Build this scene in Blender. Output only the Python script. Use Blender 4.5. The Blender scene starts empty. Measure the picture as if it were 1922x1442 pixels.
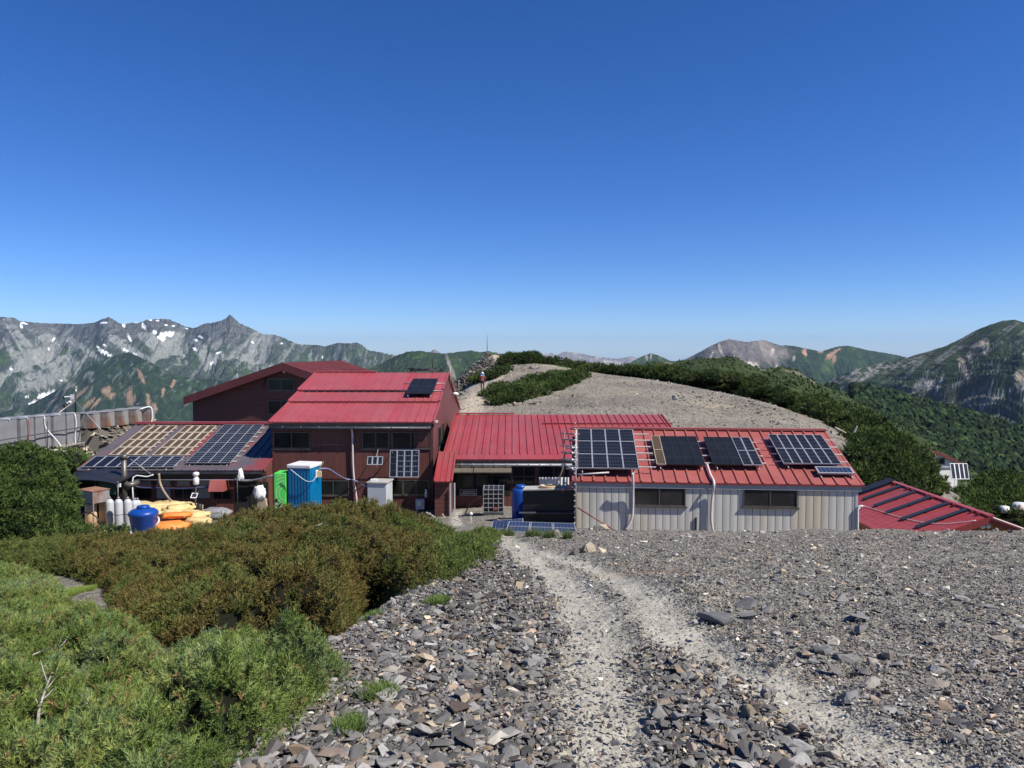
import bpy, bmesh, math, random
import numpy as np
from mathutils import Vector

random.seed(11)
RNG = np.random.default_rng(11)
SC = bpy.context.scene
COL = SC.collection

# ------------------------------------------------------------------ camera
W, H, F = 1922.0, 1442.0, 1400.0
PITCH = math.atan(66.0 / 1400.0)
cam_d = bpy.data.cameras.new('camera')
cam_d.sensor_width = 36.0
cam_d.lens = 36.0 * F / W
cam_d.clip_start = 0.1
cam_d.clip_end = 90000.0
cam = bpy.data.objects.new('camera', cam_d)
COL.objects.link(cam)
cam.location = (0, 0, 0)
cam.rotation_euler = (math.pi / 2 - PITCH, 0, 0)
SC.camera = cam

# ------------------------------------------------------------------ sky, sun, exposure
SUN = Vector((1.45, -0.62, 1.80)).normalized()      # direction towards the sun
SUN_EL = math.asin(SUN.z)
wd = bpy.data.worlds.new('World')
SC.world = wd
wd.use_nodes = True
nt = wd.node_tree
nt.nodes.clear()
sky = nt.nodes.new('ShaderNodeTexSky')
sky.sky_type = 'NISHITA'
sky.sun_disc = False
sky.sun_elevation = SUN_EL
sky.sun_rotation = math.atan2(SUN.x, SUN.y)
sky.altitude = 2600.0
sky.air_density = 1.0
sky.dust_density = 0.0
sky.ozone_density = 2.2
bg = nt.nodes.new('ShaderNodeBackground')
bg.inputs['Strength'].default_value = 0.074
wo = nt.nodes.new('ShaderNodeOutputWorld')
hs = nt.nodes.new('ShaderNodeHueSaturation'); hs.inputs['Saturation'].default_value = 1.27; hs.inputs['Value'].default_value = 1.0
tn = nt.nodes.new('ShaderNodeMix'); tn.data_type = 'RGBA'; tn.blend_type = 'MULTIPLY'; tn.inputs[0].default_value = 1.0; tn.inputs[7].default_value = (0.74, 0.92, 1.33, 1)
nt.links.new(sky.outputs[0], hs.inputs['Color']); nt.links.new(hs.outputs[0], tn.inputs[6]); nt.links.new(tn.outputs[2], bg.inputs[0])
nt.links.new(bg.outputs[0], wo.inputs[0])

sun_d = bpy.data.lights.new('sun', 'SUN')
sun_d.energy = 5.0
sun_d.angle = math.radians(0.53)
sun_d.color = (1.0, 0.955, 0.88)
sun = bpy.data.objects.new('sun', sun_d)
COL.objects.link(sun)
sun.rotation_euler = (-SUN).to_track_quat('-Z', 'Y').to_euler()

SC.view_settings.view_transform = 'Standard'
SC.view_settings.look = 'None'
SC.view_settings.exposure = 0.45
SC.view_settings.gamma = 1.0
SC.cycles.max_bounces = 5
SC.cycles.diffuse_bounces = 2
SC.cycles.glossy_bounces = 2
SC.cycles.transmission_bounces = 2
SC.cycles.volume_bounces = 0
SC.cycles.use_denoising = True
SC.cycles.use_adaptive_sampling = True

# ------------------------------------------------------------------ measuring helpers (photo survey -> world metres)
CP, SP = math.cos(PITCH), math.sin(PITCH)
def ray(x, y):
    u = (x - 961.0) / F; v = (721.0 - y) / F
    return np.array([u, CP + v * SP, -SP + v * CP])
def at(x, y, D):
    r = ray(x, y)
    return r * (D / r[1])
def hit(x, y, p0, n):
    r = ray(x, y)
    return r * (np.dot(p0, n) / np.dot(r, n))
def proj(X, Y, Z):
    fw = Y * CP - Z * SP; up = Y * SP + Z * CP
    return 961.0 + F * X / fw, 721.0 - F * up / fw

# ------------------------------------------------------------------ noise
_perm = np.random.default_rng(5).permutation(512)
_perm = np.concatenate([_perm, _perm, _perm])
_g = np.random.default_rng(6).uniform(0, 2 * np.pi, 512)
_gx, _gy = np.cos(_g), np.sin(_g)
def pn(x, y, seed=0):
    x = np.asarray(x, float) + seed * 17.31; y = np.asarray(y, float) + seed * 9.77
    xi = np.floor(x).astype(int); yi = np.floor(y).astype(int)
    xf = x - xi; yf = y - yi
    xi &= 255; yi &= 255
    def gr(ix, iy, fx, fy):
        h = _perm[(_perm[ix & 511] + iy) & 511]
        return _gx[h] * fx + _gy[h] * fy
    s = xf * xf * xf * (xf * (xf * 6 - 15) + 10); t = yf * yf * yf * (yf * (yf * 6 - 15) + 10)
    a = gr(xi, yi, xf, yf); b = gr(xi + 1, yi, xf - 1, yf)
    c = gr(xi, yi + 1, xf, yf - 1); d = gr(xi + 1, yi + 1, xf - 1, yf - 1)
    return ((a + (b - a) * s) * (1 - t) + (c + (d - c) * s) * t) * 1.5
def fbm(x, y, o=4, seed=0):
    s = 0; a = 1.0; f = 1.0; n = 0
    for i in range(o):
        s = s + a * pn(x * f, y * f, seed + i); n += a; a *= 0.5; f *= 2.03
    return s / n
def ridged(x, y, o=4, seed=0, gain=0.5):
    s = 0; a = 1.0; f = 1.0; n = 0
    for i in range(o):
        s = s + a * (1 - np.abs(pn(x * f, y * f, seed + i)) * 1.6); n += a; a *= gain; f *= 2.07
    return s / n
def sstep(a, b, x):
    t = np.clip((np.asarray(x, float) - a) / (b - a), 0, 1)
    return t * t * (3 - 2 * t)

# ------------------------------------------------------------------ object helpers
def tag(o, label=None, cat=None, group=None, kind=None):
    if label: o['label'] = label
    if cat: o['category'] = cat
    if group: o['group'] = group
    if kind: o['kind'] = kind
    return o
def thing(name, label, cat, loc, group=None):
    o = bpy.data.objects.new(name, None)
    o.empty_display_size = 0.3
    COL.objects.link(o)
    o.location = tuple(float(c) for c in loc)
    return tag(o, label, cat, group)
def world_of(o):
    v = Vector((0, 0, 0))
    while o is not None:
        v = v + o.location; o = o.parent
    return v
def copy_tree(o, off, label, parent=None, first=True):
    c = o.copy(); COL.objects.link(c); c.parent = parent
    if first:
        c.location = o.location + Vector(off)
        if label: c['label'] = label
    for ch in o.children:
        copy_tree(ch, None, None, c, False)
    return c
def link_mesh(me, name, mats, parent, origin):
    o = bpy.data.objects.new(name, me)
    COL.objects.link(o)
    for m in (mats if isinstance(mats, (list, tuple)) else [mats]):
        me.materials.append(m)
    if parent is not None:
        o.parent = parent
        o.location = (0, 0, 0)
    else:
        o.location = tuple(origin)
    return o
def mesh_np(name, V, Fc, mats, parent=None, col=None, smooth=False, uv=None, origin=(0, 0, 0), matidx=None):
    V = np.asarray(V, dtype=np.float32).reshape(-1, 3)
    og = np.array(world_of(parent) if parent is not None else origin, dtype=np.float32)
    V = V - og
    Fc = np.asarray(Fc, dtype=np.int32)
    k = Fc.shape[1]
    me = bpy.data.meshes.new(name)
    me.vertices.add(len(V)); me.vertices.foreach_set('co', V.ravel())
    me.loops.add(Fc.size); me.loops.foreach_set('vertex_index', Fc.ravel())
    me.polygons.add(len(Fc)); me.polygons.foreach_set('loop_start', np.arange(0, Fc.size, k, dtype=np.int32))
    if matidx is not None: me.polygons.foreach_set('material_index', np.asarray(matidx, np.int32))
    me.update(calc_edges=True)
    me.polygons.foreach_set('use_smooth', np.full(len(Fc), smooth))
    if col is not None:
        at_ = me.color_attributes.new('col', 'FLOAT_COLOR', 'POINT')
        c4 = np.ones((len(V), 4), np.float32); c4[:, :3] = col
        at_.data.foreach_set('color', c4.ravel())
    if uv is not None:
        ul = me.uv_layers.new(name='UVMap')
        ul.data.foreach_set('uv', np.asarray(uv, np.float32).ravel())
    return link_mesh(me, name, mats, parent, origin)

class MB:
    def __init__(s): s.v = []; s.f = []; s.m = []; s.uvs = {}
    def add(s, vs, fs, m=0):
        b = len(s.v); s.v += [tuple(float(c) for c in p) for p in vs]
        for f in fs: s.f.append(tuple(b + i for i in f)); s.m.append(m)
        return s
    def para(s, o, a, b, c, m=0):           # parallelepiped from corner o with edges a, b, c
        o, a, b, c = (np.array(q, float) for q in (o, a, b, c))
        if np.dot(np.cross(a, b), c) < 0: a, b = b, a
        p = [o, o + a, o + a + b, o + b, o + c, o + a + c, o + a + b + c, o + b + c]
        return s.add(p, [(0, 3, 2, 1), (4, 5, 6, 7), (0, 1, 5, 4), (1, 2, 6, 5), (2, 3, 7, 6), (3, 0, 4, 7)], m)
    def box(s, c, size, m=0, rz=0.0):
        c = np.array(c, float); sx, sy, sz = size
        a = np.array([math.cos(rz), math.sin(rz), 0]) * sx; b = np.array([-math.sin(rz), math.cos(rz), 0]) * sy
        z = np.array([0, 0, sz])
        return s.para(c - a / 2 - b / 2 - z / 2, a, b, z, m)
    def tube(s, pts, r, n=8, m=0, cap=True):
        pts = [np.array(p, float) for p in pts]; base = len(s.v)
        rs = r if isinstance(r, (list, tuple)) else [r] * len(pts)
        ref = None
        for i, p in enumerate(pts):
            d = pts[min(i + 1, len(pts) - 1)] - pts[max(i - 1, 0)]
            d = d / (np.linalg.norm(d) + 1e-9)
            if ref is None:
                ref = np.array([0, 0, 1.0]) if abs(d[2]) < 0.9 else np.array([1.0, 0, 0])
            x = np.cross(ref, d); x /= np.linalg.norm(x) + 1e-9; y = np.cross(d, x); ref = y if abs(np.dot(y, d)) < 0.9 else ref
            for k in range(n):
                a = 2 * math.pi * k / n
                s.v.append(tuple(p + (x * math.cos(a) + y * math.sin(a)) * rs[i]))
        for i in range(len(pts) - 1):
            for k in range(n):
                a = base + i * n + k; b = base + i * n + (k + 1) % n
                s.f.append((a, b, b + n, a + n)); s.m.append(m)
        if cap:
            s.f.append(tuple(base + k for k in range(n))[::-1]); s.m.append(m)
            e = base + (len(pts) - 1) * n
            s.f.append(tuple(e + k for k in range(n))); s.m.append(m)
        return s
    def lathe(s, c, prof, n=20, m=0):
        c = np.array(c, float); base = len(s.v)
        for (r, z) in prof:
            for k in range(n):
                a = 2 * math.pi * k / n
                s.v.append((c[0] + r * math.cos(a), c[1] + r * math.sin(a), c[2] + z))
        for i in range(len(prof) - 1):
            for k in range(n):
                a = base + i * n + k; b = base + i * n + (k + 1) % n
                s.f.append((a, b, b + n, a + n)); s.m.append(m)
        s.f.append(tuple(base + k for k in range(n))[::-1]); s.m.append(m)
        e = base + (len(prof) - 1) * n
        s.f.append(tuple(e + k for k in range(n))); s.m.append(m)
        return s
    def prism(s, poly, ext, m=0):            # polygon (3D points) extruded by ext
        poly = [np.array(p, float) for p in poly]; ext = np.array(ext, float); n = len(poly)
        nn = sum((np.cross(poly[i] - poly[0], poly[(i + 1) % n] - poly[0]) for i in range(1, n - 1)), np.zeros(3))
        if np.dot(nn, ext) > 0: poly = poly[::-1]
        p2 = [p + ext for p in poly]
        fs = [tuple(range(n)), tuple(range(2 * n - 1, n - 1, -1))]
        fs += [(i, n + i, n + (i + 1) % n, (i + 1) % n)[::1] for i in range(n)]
        return s.add(poly + p2, fs, m)
    def build(s, name, mats, parent=None, smooth=False, origin=None, bevel=0.0):
        og = world_of(parent) if parent is not None else (Vector(origin) if origin is not None else Vector((0, 0, 0)))
        if parent is None and origin is None and s.v:
            a = np.array(s.v); og = Vector((float(a[:, 0].mean()), float(a[:, 1].mean()), float(a[:, 2].min())))
        me = bpy.data.meshes.new(name)
        me.from_pydata([(x - og.x, y - og.y, z - og.z) for (x, y, z) in s.v], [], s.f)
        me.polygons.foreach_set('material_index', s.m)
        bm = bmesh.new(); bm.from_mesh(me); bmesh.ops.recalc_face_normals(bm, faces=bm.faces); bm.to_mesh(me); bm.free()
        me.polygons.foreach_set('use_smooth', [smooth] * len(s.f))
        me.update()
        o = link_mesh(me, name, mats, parent, og)
        if bevel:
            md = o.modifiers.new('b', 'BEVEL'); md.width = bevel; md.segments = 2; md.limit_method = 'ANGLE'
        return o

# ------------------------------------------------------------------ materials
def newmat(name):
    m = bpy.data.materials.new(name); m.use_nodes = True
    nt = m.node_tree; nt.nodes.clear()
    o = nt.nodes.new('ShaderNodeOutputMaterial'); p = nt.nodes.new('ShaderNodeBsdfPrincipled')
    nt.links.new(p.outputs[0], o.inputs[0])
    return m, nt, p
def nd(nt, t, **kw):
    n = nt.nodes.new('ShaderNode' + t)
    for k, v in kw.items():
        if k.startswith('i_'):
            key = k[2:]
            key = int(key) if key.isdigit() else key.replace('_', ' ')
            n.inputs[key].default_value = v
        else: setattr(n, k, v)
    return n
def mth(nt, op, a, b=None, clamp=False):
    n = nt.nodes.new('ShaderNodeMath'); n.operation = op; n.use_clamp = clamp
    for i, q in enumerate((a, b)):
        if q is None: continue
        if isinstance(q, (int, float)): n.inputs[i].default_value = q
        else: nt.links.new(q, n.inputs[i])
    return n.outputs[0]
def mixc(nt, f, a, b, mode='MIX'):
    n = nt.nodes.new('ShaderNodeMix'); n.data_type = 'RGBA'; n.blend_type = mode
    for i, q in ((0, f), (6, a), (7, b)):
        if isinstance(q, (int, float)): n.inputs[i].default_value = q
        elif isinstance(q, tuple): n.inputs[i].default_value = (*q, 1.0) if len(q) == 3 else q
        else: nt.links.new(q, n.inputs[i])
    return n.outputs[2]
def ramp(nt, f, stops):
    n = nt.nodes.new('ShaderNodeMapRange'); n.clamp = True
    n.inputs[1].default_value = stops[0]; n.inputs[2].default_value = stops[1]
    nt.links.new(f, n.inputs[0])
    return n.outputs[0]
def coords(nt, scale=(1, 1, 1), kind='Object'):
    t = nt.nodes.new('ShaderNodeTexCoord'); mp = nt.nodes.new('ShaderNodeMapping')
    mp.inputs['Scale'].default_value = scale
    nt.links.new(t.outputs[kind], mp.inputs[0])
    return mp.outputs[0]
def noise(nt, vec, scale, detail=4.0, rough=0.55):
    n = nd(nt, 'TexNoise', i_Scale=scale, i_Detail=detail, i_Roughness=rough)
    nt.links.new(vec, n.inputs['Vector'])
    return n.outputs['Fac']
def bump(nt, p, h, strength=0.3, dist=0.02):
    b = nd(nt, 'Bump', i_Strength=strength, i_Distance=dist)
    nt.links.new(h, b.inputs['Height']); nt.links.new(b.outputs[0], p.inputs['Normal'])
def simple(name, c1, c2=None, rough=0.6, metal=0.0, scale=3.0, streak=None, bmp=0.0, bscale=20.0, dirt=None, dirt_lo=0.55, dirt_hi=0.75, spec=0.5, lane=0):
    """two-tone noise surface, optional dirt colour in patches, optional vertical streaks"""
    m, nt, p = newmat(name)
    v = coords(nt, streak if streak else (1, 1, 1))
    f = ramp(nt, noise(nt, v, scale, 5, 0.6), (0.35, 0.65))
    c = mixc(nt, f, c1, c2 if c2 else c1)
    if dirt:
        v2 = coords(nt, (1, 1, 0.45))
        g = ramp(nt, noise(nt, v2, scale * 0.6, 6, 0.65), (dirt_lo, dirt_hi))
        c = mixc(nt, g, c, dirt)
    if lane:                                    # every roof pan was painted and has faded a little differently
        t = nd(nt, 'TexCoord'); sx = nd(nt, 'SeparateXYZ'); nt.links.new(t.outputs['Object'], sx.inputs[0])
        wn = nd(nt, 'TexWhiteNoise', noise_dimensions='1D'); nt.links.new(mth(nt, 'FLOOR', mth(nt, 'DIVIDE', sx.outputs[0], lane)), wn.inputs['W'])
        st = ramp(nt, noise(nt, coords(nt, (5, 0.25, 0.25)), 1.6, 5, 0.65), (0.35, 0.75))
        k = mth(nt, 'ADD', mth(nt, 'MULTIPLY', wn.outputs[0], 0.20), mth(nt, 'MULTIPLY', st, 0.30))
        c = mixc(nt, k, c, (0.34, 0.13, 0.12))
    if isinstance(c, tuple): p.inputs['Base Color'].default_value = (*c, 1)
    else: nt.links.new(c, p.inputs['Base Color'])
    p.inputs['Roughness'].default_value = rough; p.inputs['Metallic'].default_value = metal
    p.inputs['Specular IOR Level'].default_value = spec
    if bmp: bump(nt, p, noise(nt, coords(nt), bscale, 4), bmp, 0.02)
    return m
def vcol(name, rough=0.8, nscale=0, namt=0.0, spec=0.2, bmp=0, bscale=1.0, bdist=1.0, transl=0.0):
    m, nt, p = newmat(name)
    a = nd(nt, 'Attribute', attribute_name='col')
    c = a.outputs['Color']
    if nscale:
        v = coords(nt)
        f = ramp(nt, noise(nt, v, nscale, 6, 0.65), (0.3, 0.7))
        g = nd(nt, 'MapRange'); g.inputs[3].default_value = 1 - namt; g.inputs[4].default_value = 1 + namt
        nt.links.new(f, g.inputs[0])
        cc = nd(nt, 'Combine' + 'XYZ')
        for i in range(3): nt.links.new(g.outputs[0], cc.inputs[i])
        c = mixc(nt, 1.0, c, cc.outputs[0], 'MULTIPLY')
    nt.links.new(c, p.inputs['Base Color'])
    p.inputs['Roughness'].default_value = rough; p.inputs['Specular IOR Level'].default_value = spec
    if bmp: bump(nt, p, noise(nt, coords(nt), bscale, 6, 0.65), bmp, bdist)
    if transl:
        tr = nd(nt, 'BsdfTranslucent'); nt.links.new(c, tr.inputs[0])
        mx = nd(nt, 'MixShader'); mx.inputs[0].default_value = transl
        out = [n for n in nt.nodes if n.type == 'OUTPUT_MATERIAL'][0]
        nt.links.new(p.outputs[0], mx.inputs[1]); nt.links.new(tr.outputs[0], mx.inputs[2]); nt.links.new(mx.outputs[0], out.inputs[0])
    return m
def boards(name, c1, c2, gap, pitch, axis='x', gapw=0.08, rough=0.65, bmp=0.5, stain=None, stain_thr=(0.6, 0.75), fade=None):
    """cladding boards: gaps every pitch metres along a horizontal axis (vertical boards) or z (horizontal)"""
    m, nt, p = newmat(name)
    t = nd(nt, 'TexCoord'); sp = nd(nt, 'SeparateXYZ'); nt.links.new(t.outputs['Object'], sp.inputs[0])
    ax = sp.outputs[2] if axis == 'z' else mth(nt, 'ADD', sp.outputs[0], mth(nt, 'MULTIPLY', sp.outputs[1], 1.0 if axis == 'xy' else 0.02))
    q = mth(nt, 'DIVIDE', ax, pitch); fr = mth(nt, 'FRACT', q); idx = mth(nt, 'FLOOR', q)
    line = mth(nt, 'LESS_THAN', fr, gapw)
    wn = nd(nt, 'TexWhiteNoise', noise_dimensions='1D'); nt.links.new(idx, wn.inputs['W'])
    v = coords(nt, (1, 1, 0.25) if axis != 'z' else (0.25, 0.25, 1))
    n1 = ramp(nt, noise(nt, v, 6.0, 6, 0.65), (0.3, 0.7))
    f = mth(nt, 'ADD', mth(nt, 'MULTIPLY', wn.outputs[0], 0.5), mth(nt, 'MULTIPLY', n1, 0.5))
    c = mixc(nt, f, c1, c2)
    if stain:
        n2 = ramp(nt, noise(nt, coords(nt, (1, 1, 0.3)), 0.9, 6, 0.6), stain_thr)
        c = mixc(nt, n2, c, stain)
    c = mixc(nt, line, c, gap)
    nt.links.new(c, p.inputs['Base Color'])
    p.inputs['Roughness'].default_value = rough
    hgt = mth(nt, 'SUBTRACT', mth(nt, 'ADD', 1.0, mth(nt, 'MULTIPLY', n1, 0.12)), line)
    bump(nt, p, hgt, bmp, 0.012)
    return m
M = {}
M['red'] = simple('red_roof_metal', (0.29, 0.028, 0.031), (0.34, 0.042, 0.044), 0.45, 0, 0.7, bmp=0.12, bscale=2.2, dirt=(0.22, 0.055, 0.05), dirt_lo=0.46, dirt_hi=0.78, lane=0.385)
M['redfade'] = simple('faded_red_roof_metal', (0.28, 0.068, 0.056), (0.35, 0.105, 0.088), 0.5, 0, 0.9, bmp=0.06, bscale=3, dirt=(0.16, 0.06, 0.05), dirt_lo=0.58, dirt_hi=0.85)
M['redtop'] = simple('bright_red_roof_metal', (0.31, 0.042, 0.052), (0.37, 0.058, 0.068), 0.45, 0, 0.6, bmp=0.12, bscale=2.2, dirt=(0.27, 0.07, 0.072), dirt_lo=0.46, dirt_hi=0.78, lane=0.44)
M['darkred'] = simple('dark_red_trim', (0.17, 0.022, 0.022), (0.22, 0.035, 0.03), 0.5, 0, 1.2)
M['rearroof'] = simple('dull_red_roof_metal', (0.125, 0.026, 0.024), (0.16, 0.036, 0.032), 0.55, 0, 0.7, bmp=0.05, bscale=3)
M['brownV'] = boards('brown_vertical_boards', (0.100, 0.032, 0.024), (0.155, 0.054, 0.040), (0.02, 0.006, 0.006), 0.11, 'x', 0.12, stain=(0.19, 0.085, 0.065), stain_thr=(0.66, 0.9))
M['brownG'] = boards('brown_gable_boards', (0.11, 0.030, 0.027), (0.16, 0.05, 0.044), (0.03, 0.01, 0.01), 0.16, 'xy', 0.1, stain=(0.20, 0.09, 0.08), stain_thr=(0.6, 0.9))
M['brownH'] = boards('brown_horizontal_siding', (0.100, 0.032, 0.024), (0.14, 0.047, 0.036), (0.028, 0.008, 0.007), 0.20, 'z', 0.14, stain=(0.17, 0.06, 0.05), stain_thr=(0.66, 0.9))
M['brown'] = simple('brown_trim', (0.07, 0.022, 0.018), (0.11, 0.035, 0.028), 0.6, 0, 2.0)
M['black'] = simple('black_metal', (0.012, 0.012, 0.014), (0.022, 0.022, 0.024), 0.5)
M['gutter'] = simple('slate_grey_gutter', (0.045, 0.05, 0.058), (0.09, 0.095, 0.10), 0.45, 0, 2.0)
M['gutterl'] = simple('pale_gutter', (0.30, 0.31, 0.32), (0.42, 0.43, 0.43), 0.45, 0, 2.0)
M['frame'] = simple('bronze_window_frame', (0.085, 0.075, 0.065), (0.13, 0.115, 0.10), 0.4, 0.3, 3.0)
M['alu'] = simple('aluminium', (0.36, 0.37, 0.38), (0.46, 0.46, 0.47), 0.4, 0.35, 4.0)
M['pipe'] = simple('galvanised_pipe', (0.30, 0.28, 0.27), (0.42, 0.39, 0.37), 0.45, 0.3, 8.0, dirt=(0.16, 0.07, 0.05))
M['rpipe'] = simple('rusty_red_pipe', (0.17, 0.06, 0.05), (0.28, 0.12, 0.10), 0.6, 0.1, 9.0)
M['conduit'] = simple('pale_plastic_conduit', (0.50, 0.44, 0.43), (0.62, 0.56, 0.54), 0.5, 0, 3.0)
M['white'] = simple('white_paint', (0.62, 0.62, 0.61), (0.74, 0.74, 0.72), 0.5, 0, 1.4, dirt=(0.5, 0.48, 0.44), dirt_lo=0.6, dirt_hi=0.9)
M['grey'] = simple('grey_plastic', (0.27, 0.28, 0.29), (0.34, 0.35, 0.36), 0.5, 0, 1.5)
M['greyl'] = simple('light_grey_paint', (0.42, 0.44, 0.47), (0.5, 0.52, 0.54), 0.5, 0, 1.5, dirt=(0.35, 0.33, 0.3), dirt_lo=0.6, dirt_hi=0.9)
M['concrete'] = simple('concrete', (0.33, 0.31, 0.28), (0.42, 0.40, 0.36), 0.85, 0, 3.0, bmp=0.2)
M['wood'] = simple('weathered_wood', (0.26, 0.19, 0.12), (0.40, 0.32, 0.22), 0.8, 0, 6.0, streak=(1, 1, 0.2), bmp=0.2)
M['deadwood'] = simple('bleached_wood', (0.30, 0.26, 0.22), (0.46, 0.42, 0.37), 0.8, 0, 12.0, bmp=0.3)
M['blue'] = simple('blue_plastic', (0.006, 0.050, 0.26), (0.008, 0.065, 0.31), 0.35, 0, 1.5)
M['cyan'] = simple('blue_toilet_plastic', (0.0, 0.145, 0.32), (0.0, 0.17, 0.36), 0.4, 0, 1.5)
M['lime'] = simple('green_toilet_plastic', (0.08, 0.58, 0.09), (0.10, 0.62, 0.11), 0.4, 0, 1.5)
M['limel'] = simple('pale_green_print', (0.30, 0.72, 0.28), None, 0.4)
M['beige'] = simple('beige_paint', (0.60, 0.43, 0.24), (0.68, 0.50, 0.30), 0.5, 0, 1.5)
M['yellow'] = simple('yellow_canvas', (0.50, 0.36, 0.14), (0.66, 0.50, 0.23), 0.7, 0, 2.0, bmp=0.3, bscale=9)
M['orange'] = simple('orange_canvas', (0.72, 0.20, 0.03), (0.80, 0.27, 0.06), 0.6, 0, 2.0, bmp=0.2, bscale=9)
M['rust'] = simple('rusty_zinc_sheet', (0.21, 0.21, 0.205), (0.30, 0.295, 0.28), 0.6, 0.1, 1.3, dirt=(0.20, 0.085, 0.04), dirt_lo=0.46, dirt_hi=0.60)
M['rusty'] = simple('rust', (0.20, 0.09, 0.05), (0.33, 0.17, 0.10), 0.8, 0, 5.0, bmp=0.2)
M['sheet'] = simple('grey_tarpaulin', (0.18, 0.18, 0.185), (0.23, 0.23, 0.235), 0.6, 0, 1.0, bmp=0.2, bscale=2)
M['bottle'] = simple('grey_gas_cylinder_paint', (0.42, 0.43, 0.44), (0.50, 0.51, 0.52), 0.4, 0, 2.0, dirt=(0.3, 0.28, 0.26), dirt_lo=0.62, dirt_hi=0.9)
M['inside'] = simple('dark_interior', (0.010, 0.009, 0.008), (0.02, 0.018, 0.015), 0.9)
M['awning'] = simple('brown_shingle_awning', (0.085, 0.070, 0.048), (0.13, 0.11, 0.08), 0.8, 0, 8.0, bmp=0.3)
M['curtain'] = simple('white_curtain', (0.55, 0.56, 0.54), (0.68, 0.68, 0.66), 0.8, 0, 2.0)
M['frost'] = simple('frosted_pane', (0.20, 0.21, 0.20), (0.27, 0.28, 0.27), 0.3, 0, 1.0)
M['greennet'] = simple('green_net', (0.015, 0.05, 0.03), (0.02, 0.07, 0.04), 0.8)
M['navy'] = simple('navy_hose', (0.03, 0.035, 0.09), (0.05, 0.055, 0.13), 0.5)
M['lav'] = simple('lavender_hose', (0.12, 0.12, 0.25), (0.2, 0.2, 0.33), 0.5)
M['cream'] = simple('cream_module_frame', (0.40, 0.33, 0.24), (0.48, 0.40, 0.30), 0.5)
def glassmat(name, col, rough=0.12):
    m, nt, p = newmat(name)
    v = coords(nt)
    c = mixc(nt, ramp(nt, noise(nt, v, 1.2, 3), (0.4, 0.7)), col, tuple(x * 2.2 + 0.004 for x in col))
    nt.links.new(c, p.inputs['Base Color'])
    p.inputs['Roughness'].default_value = rough; p.inputs['Specular IOR Level'].default_value = 0.25
    return m
M['glass'] = glassmat('dark_window_glass', (0.010, 0.012, 0.012))
M['glassb'] = glassmat('mesh_screen_glass', (0.022, 0.020, 0.020), 0.4)

def cellmat(name, cell, line, nx, ny, lw=0.06, dots=False, rough=0.5, spec=0.08, vert=0.0):
    """solar cells from the panel's own UV: nx by ny cells, pale lines between, optional cut-corner dots"""
    m, nt, p = newmat(name)
    uv = nd(nt, 'UVMap'); sp = nd(nt, 'SeparateXYZ'); nt.links.new(uv.outputs[0], sp.inputs[0])
    fx = mth(nt, 'FRACT', mth(nt, 'MULTIPLY', sp.outputs[0], nx)); fy = mth(nt, 'FRACT', mth(nt, 'MULTIPLY', sp.outputs[1], ny))
    ax = mth(nt, 'ABSOLUTE', mth(nt, 'SUBTRACT', fx, 0.5)); ay = mth(nt, 'ABSOLUTE', mth(nt, 'SUBTRACT', fy, 0.5))
    l = mth(nt, 'MAXIMUM', mth(nt, 'GREATER_THAN', ax, 0.5 - lw / 2), mth(nt, 'GREATER_THAN', ay, 0.5 - lw / 2))
    if dots:
        l = mth(nt, 'MAXIMUM', l, mth(nt, 'GREATER_THAN', mth(nt, 'ADD', ax, ay), 0.84))
    n = ramp(nt, noise(nt, coords(nt), 1.5, 3), (0.3, 0.7))
    c0 = mixc(nt, n, cell, tuple(q * 1.5 for q in cell))
    c = mixc(nt, l, c0, line)
    nt.links.new(c, p.inputs['Base Color'])
    p.inputs['Roughness'].default_value = rough; p.inputs['Specular IOR Level'].default_value = spec
    return m
M['cellA'] = cellmat('dark_blue_cells', (0.008, 0.010, 0.018), (0.08, 0.09, 0.11), 6, 4, 0.05)
M['cellB'] = cellmat('black_ribbed_cells', (0.009, 0.011, 0.016), (0.022, 0.026, 0.036), 8, 2, 0.10)
M['cellC'] = cellmat('brown_cells', (0.060, 0.042, 0.028), (0.10, 0.075, 0.055), 6, 6, 0.08)
M['cellD'] = cellmat('navy_dotted_cells', (0.006, 0.009, 0.020), (0.30, 0.32, 0.36), 4, 5, 0.035, True)
M['cellE'] = cellmat('blue_cells', (0.008, 0.018, 0.052), (0.20, 0.24, 0.33), 6, 8, 0.06)
M['cellF'] = cellmat('navy_cells', (0.007, 0.010, 0.020), (0.03, 0.04, 0.06), 3, 6, 0.06)

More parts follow.
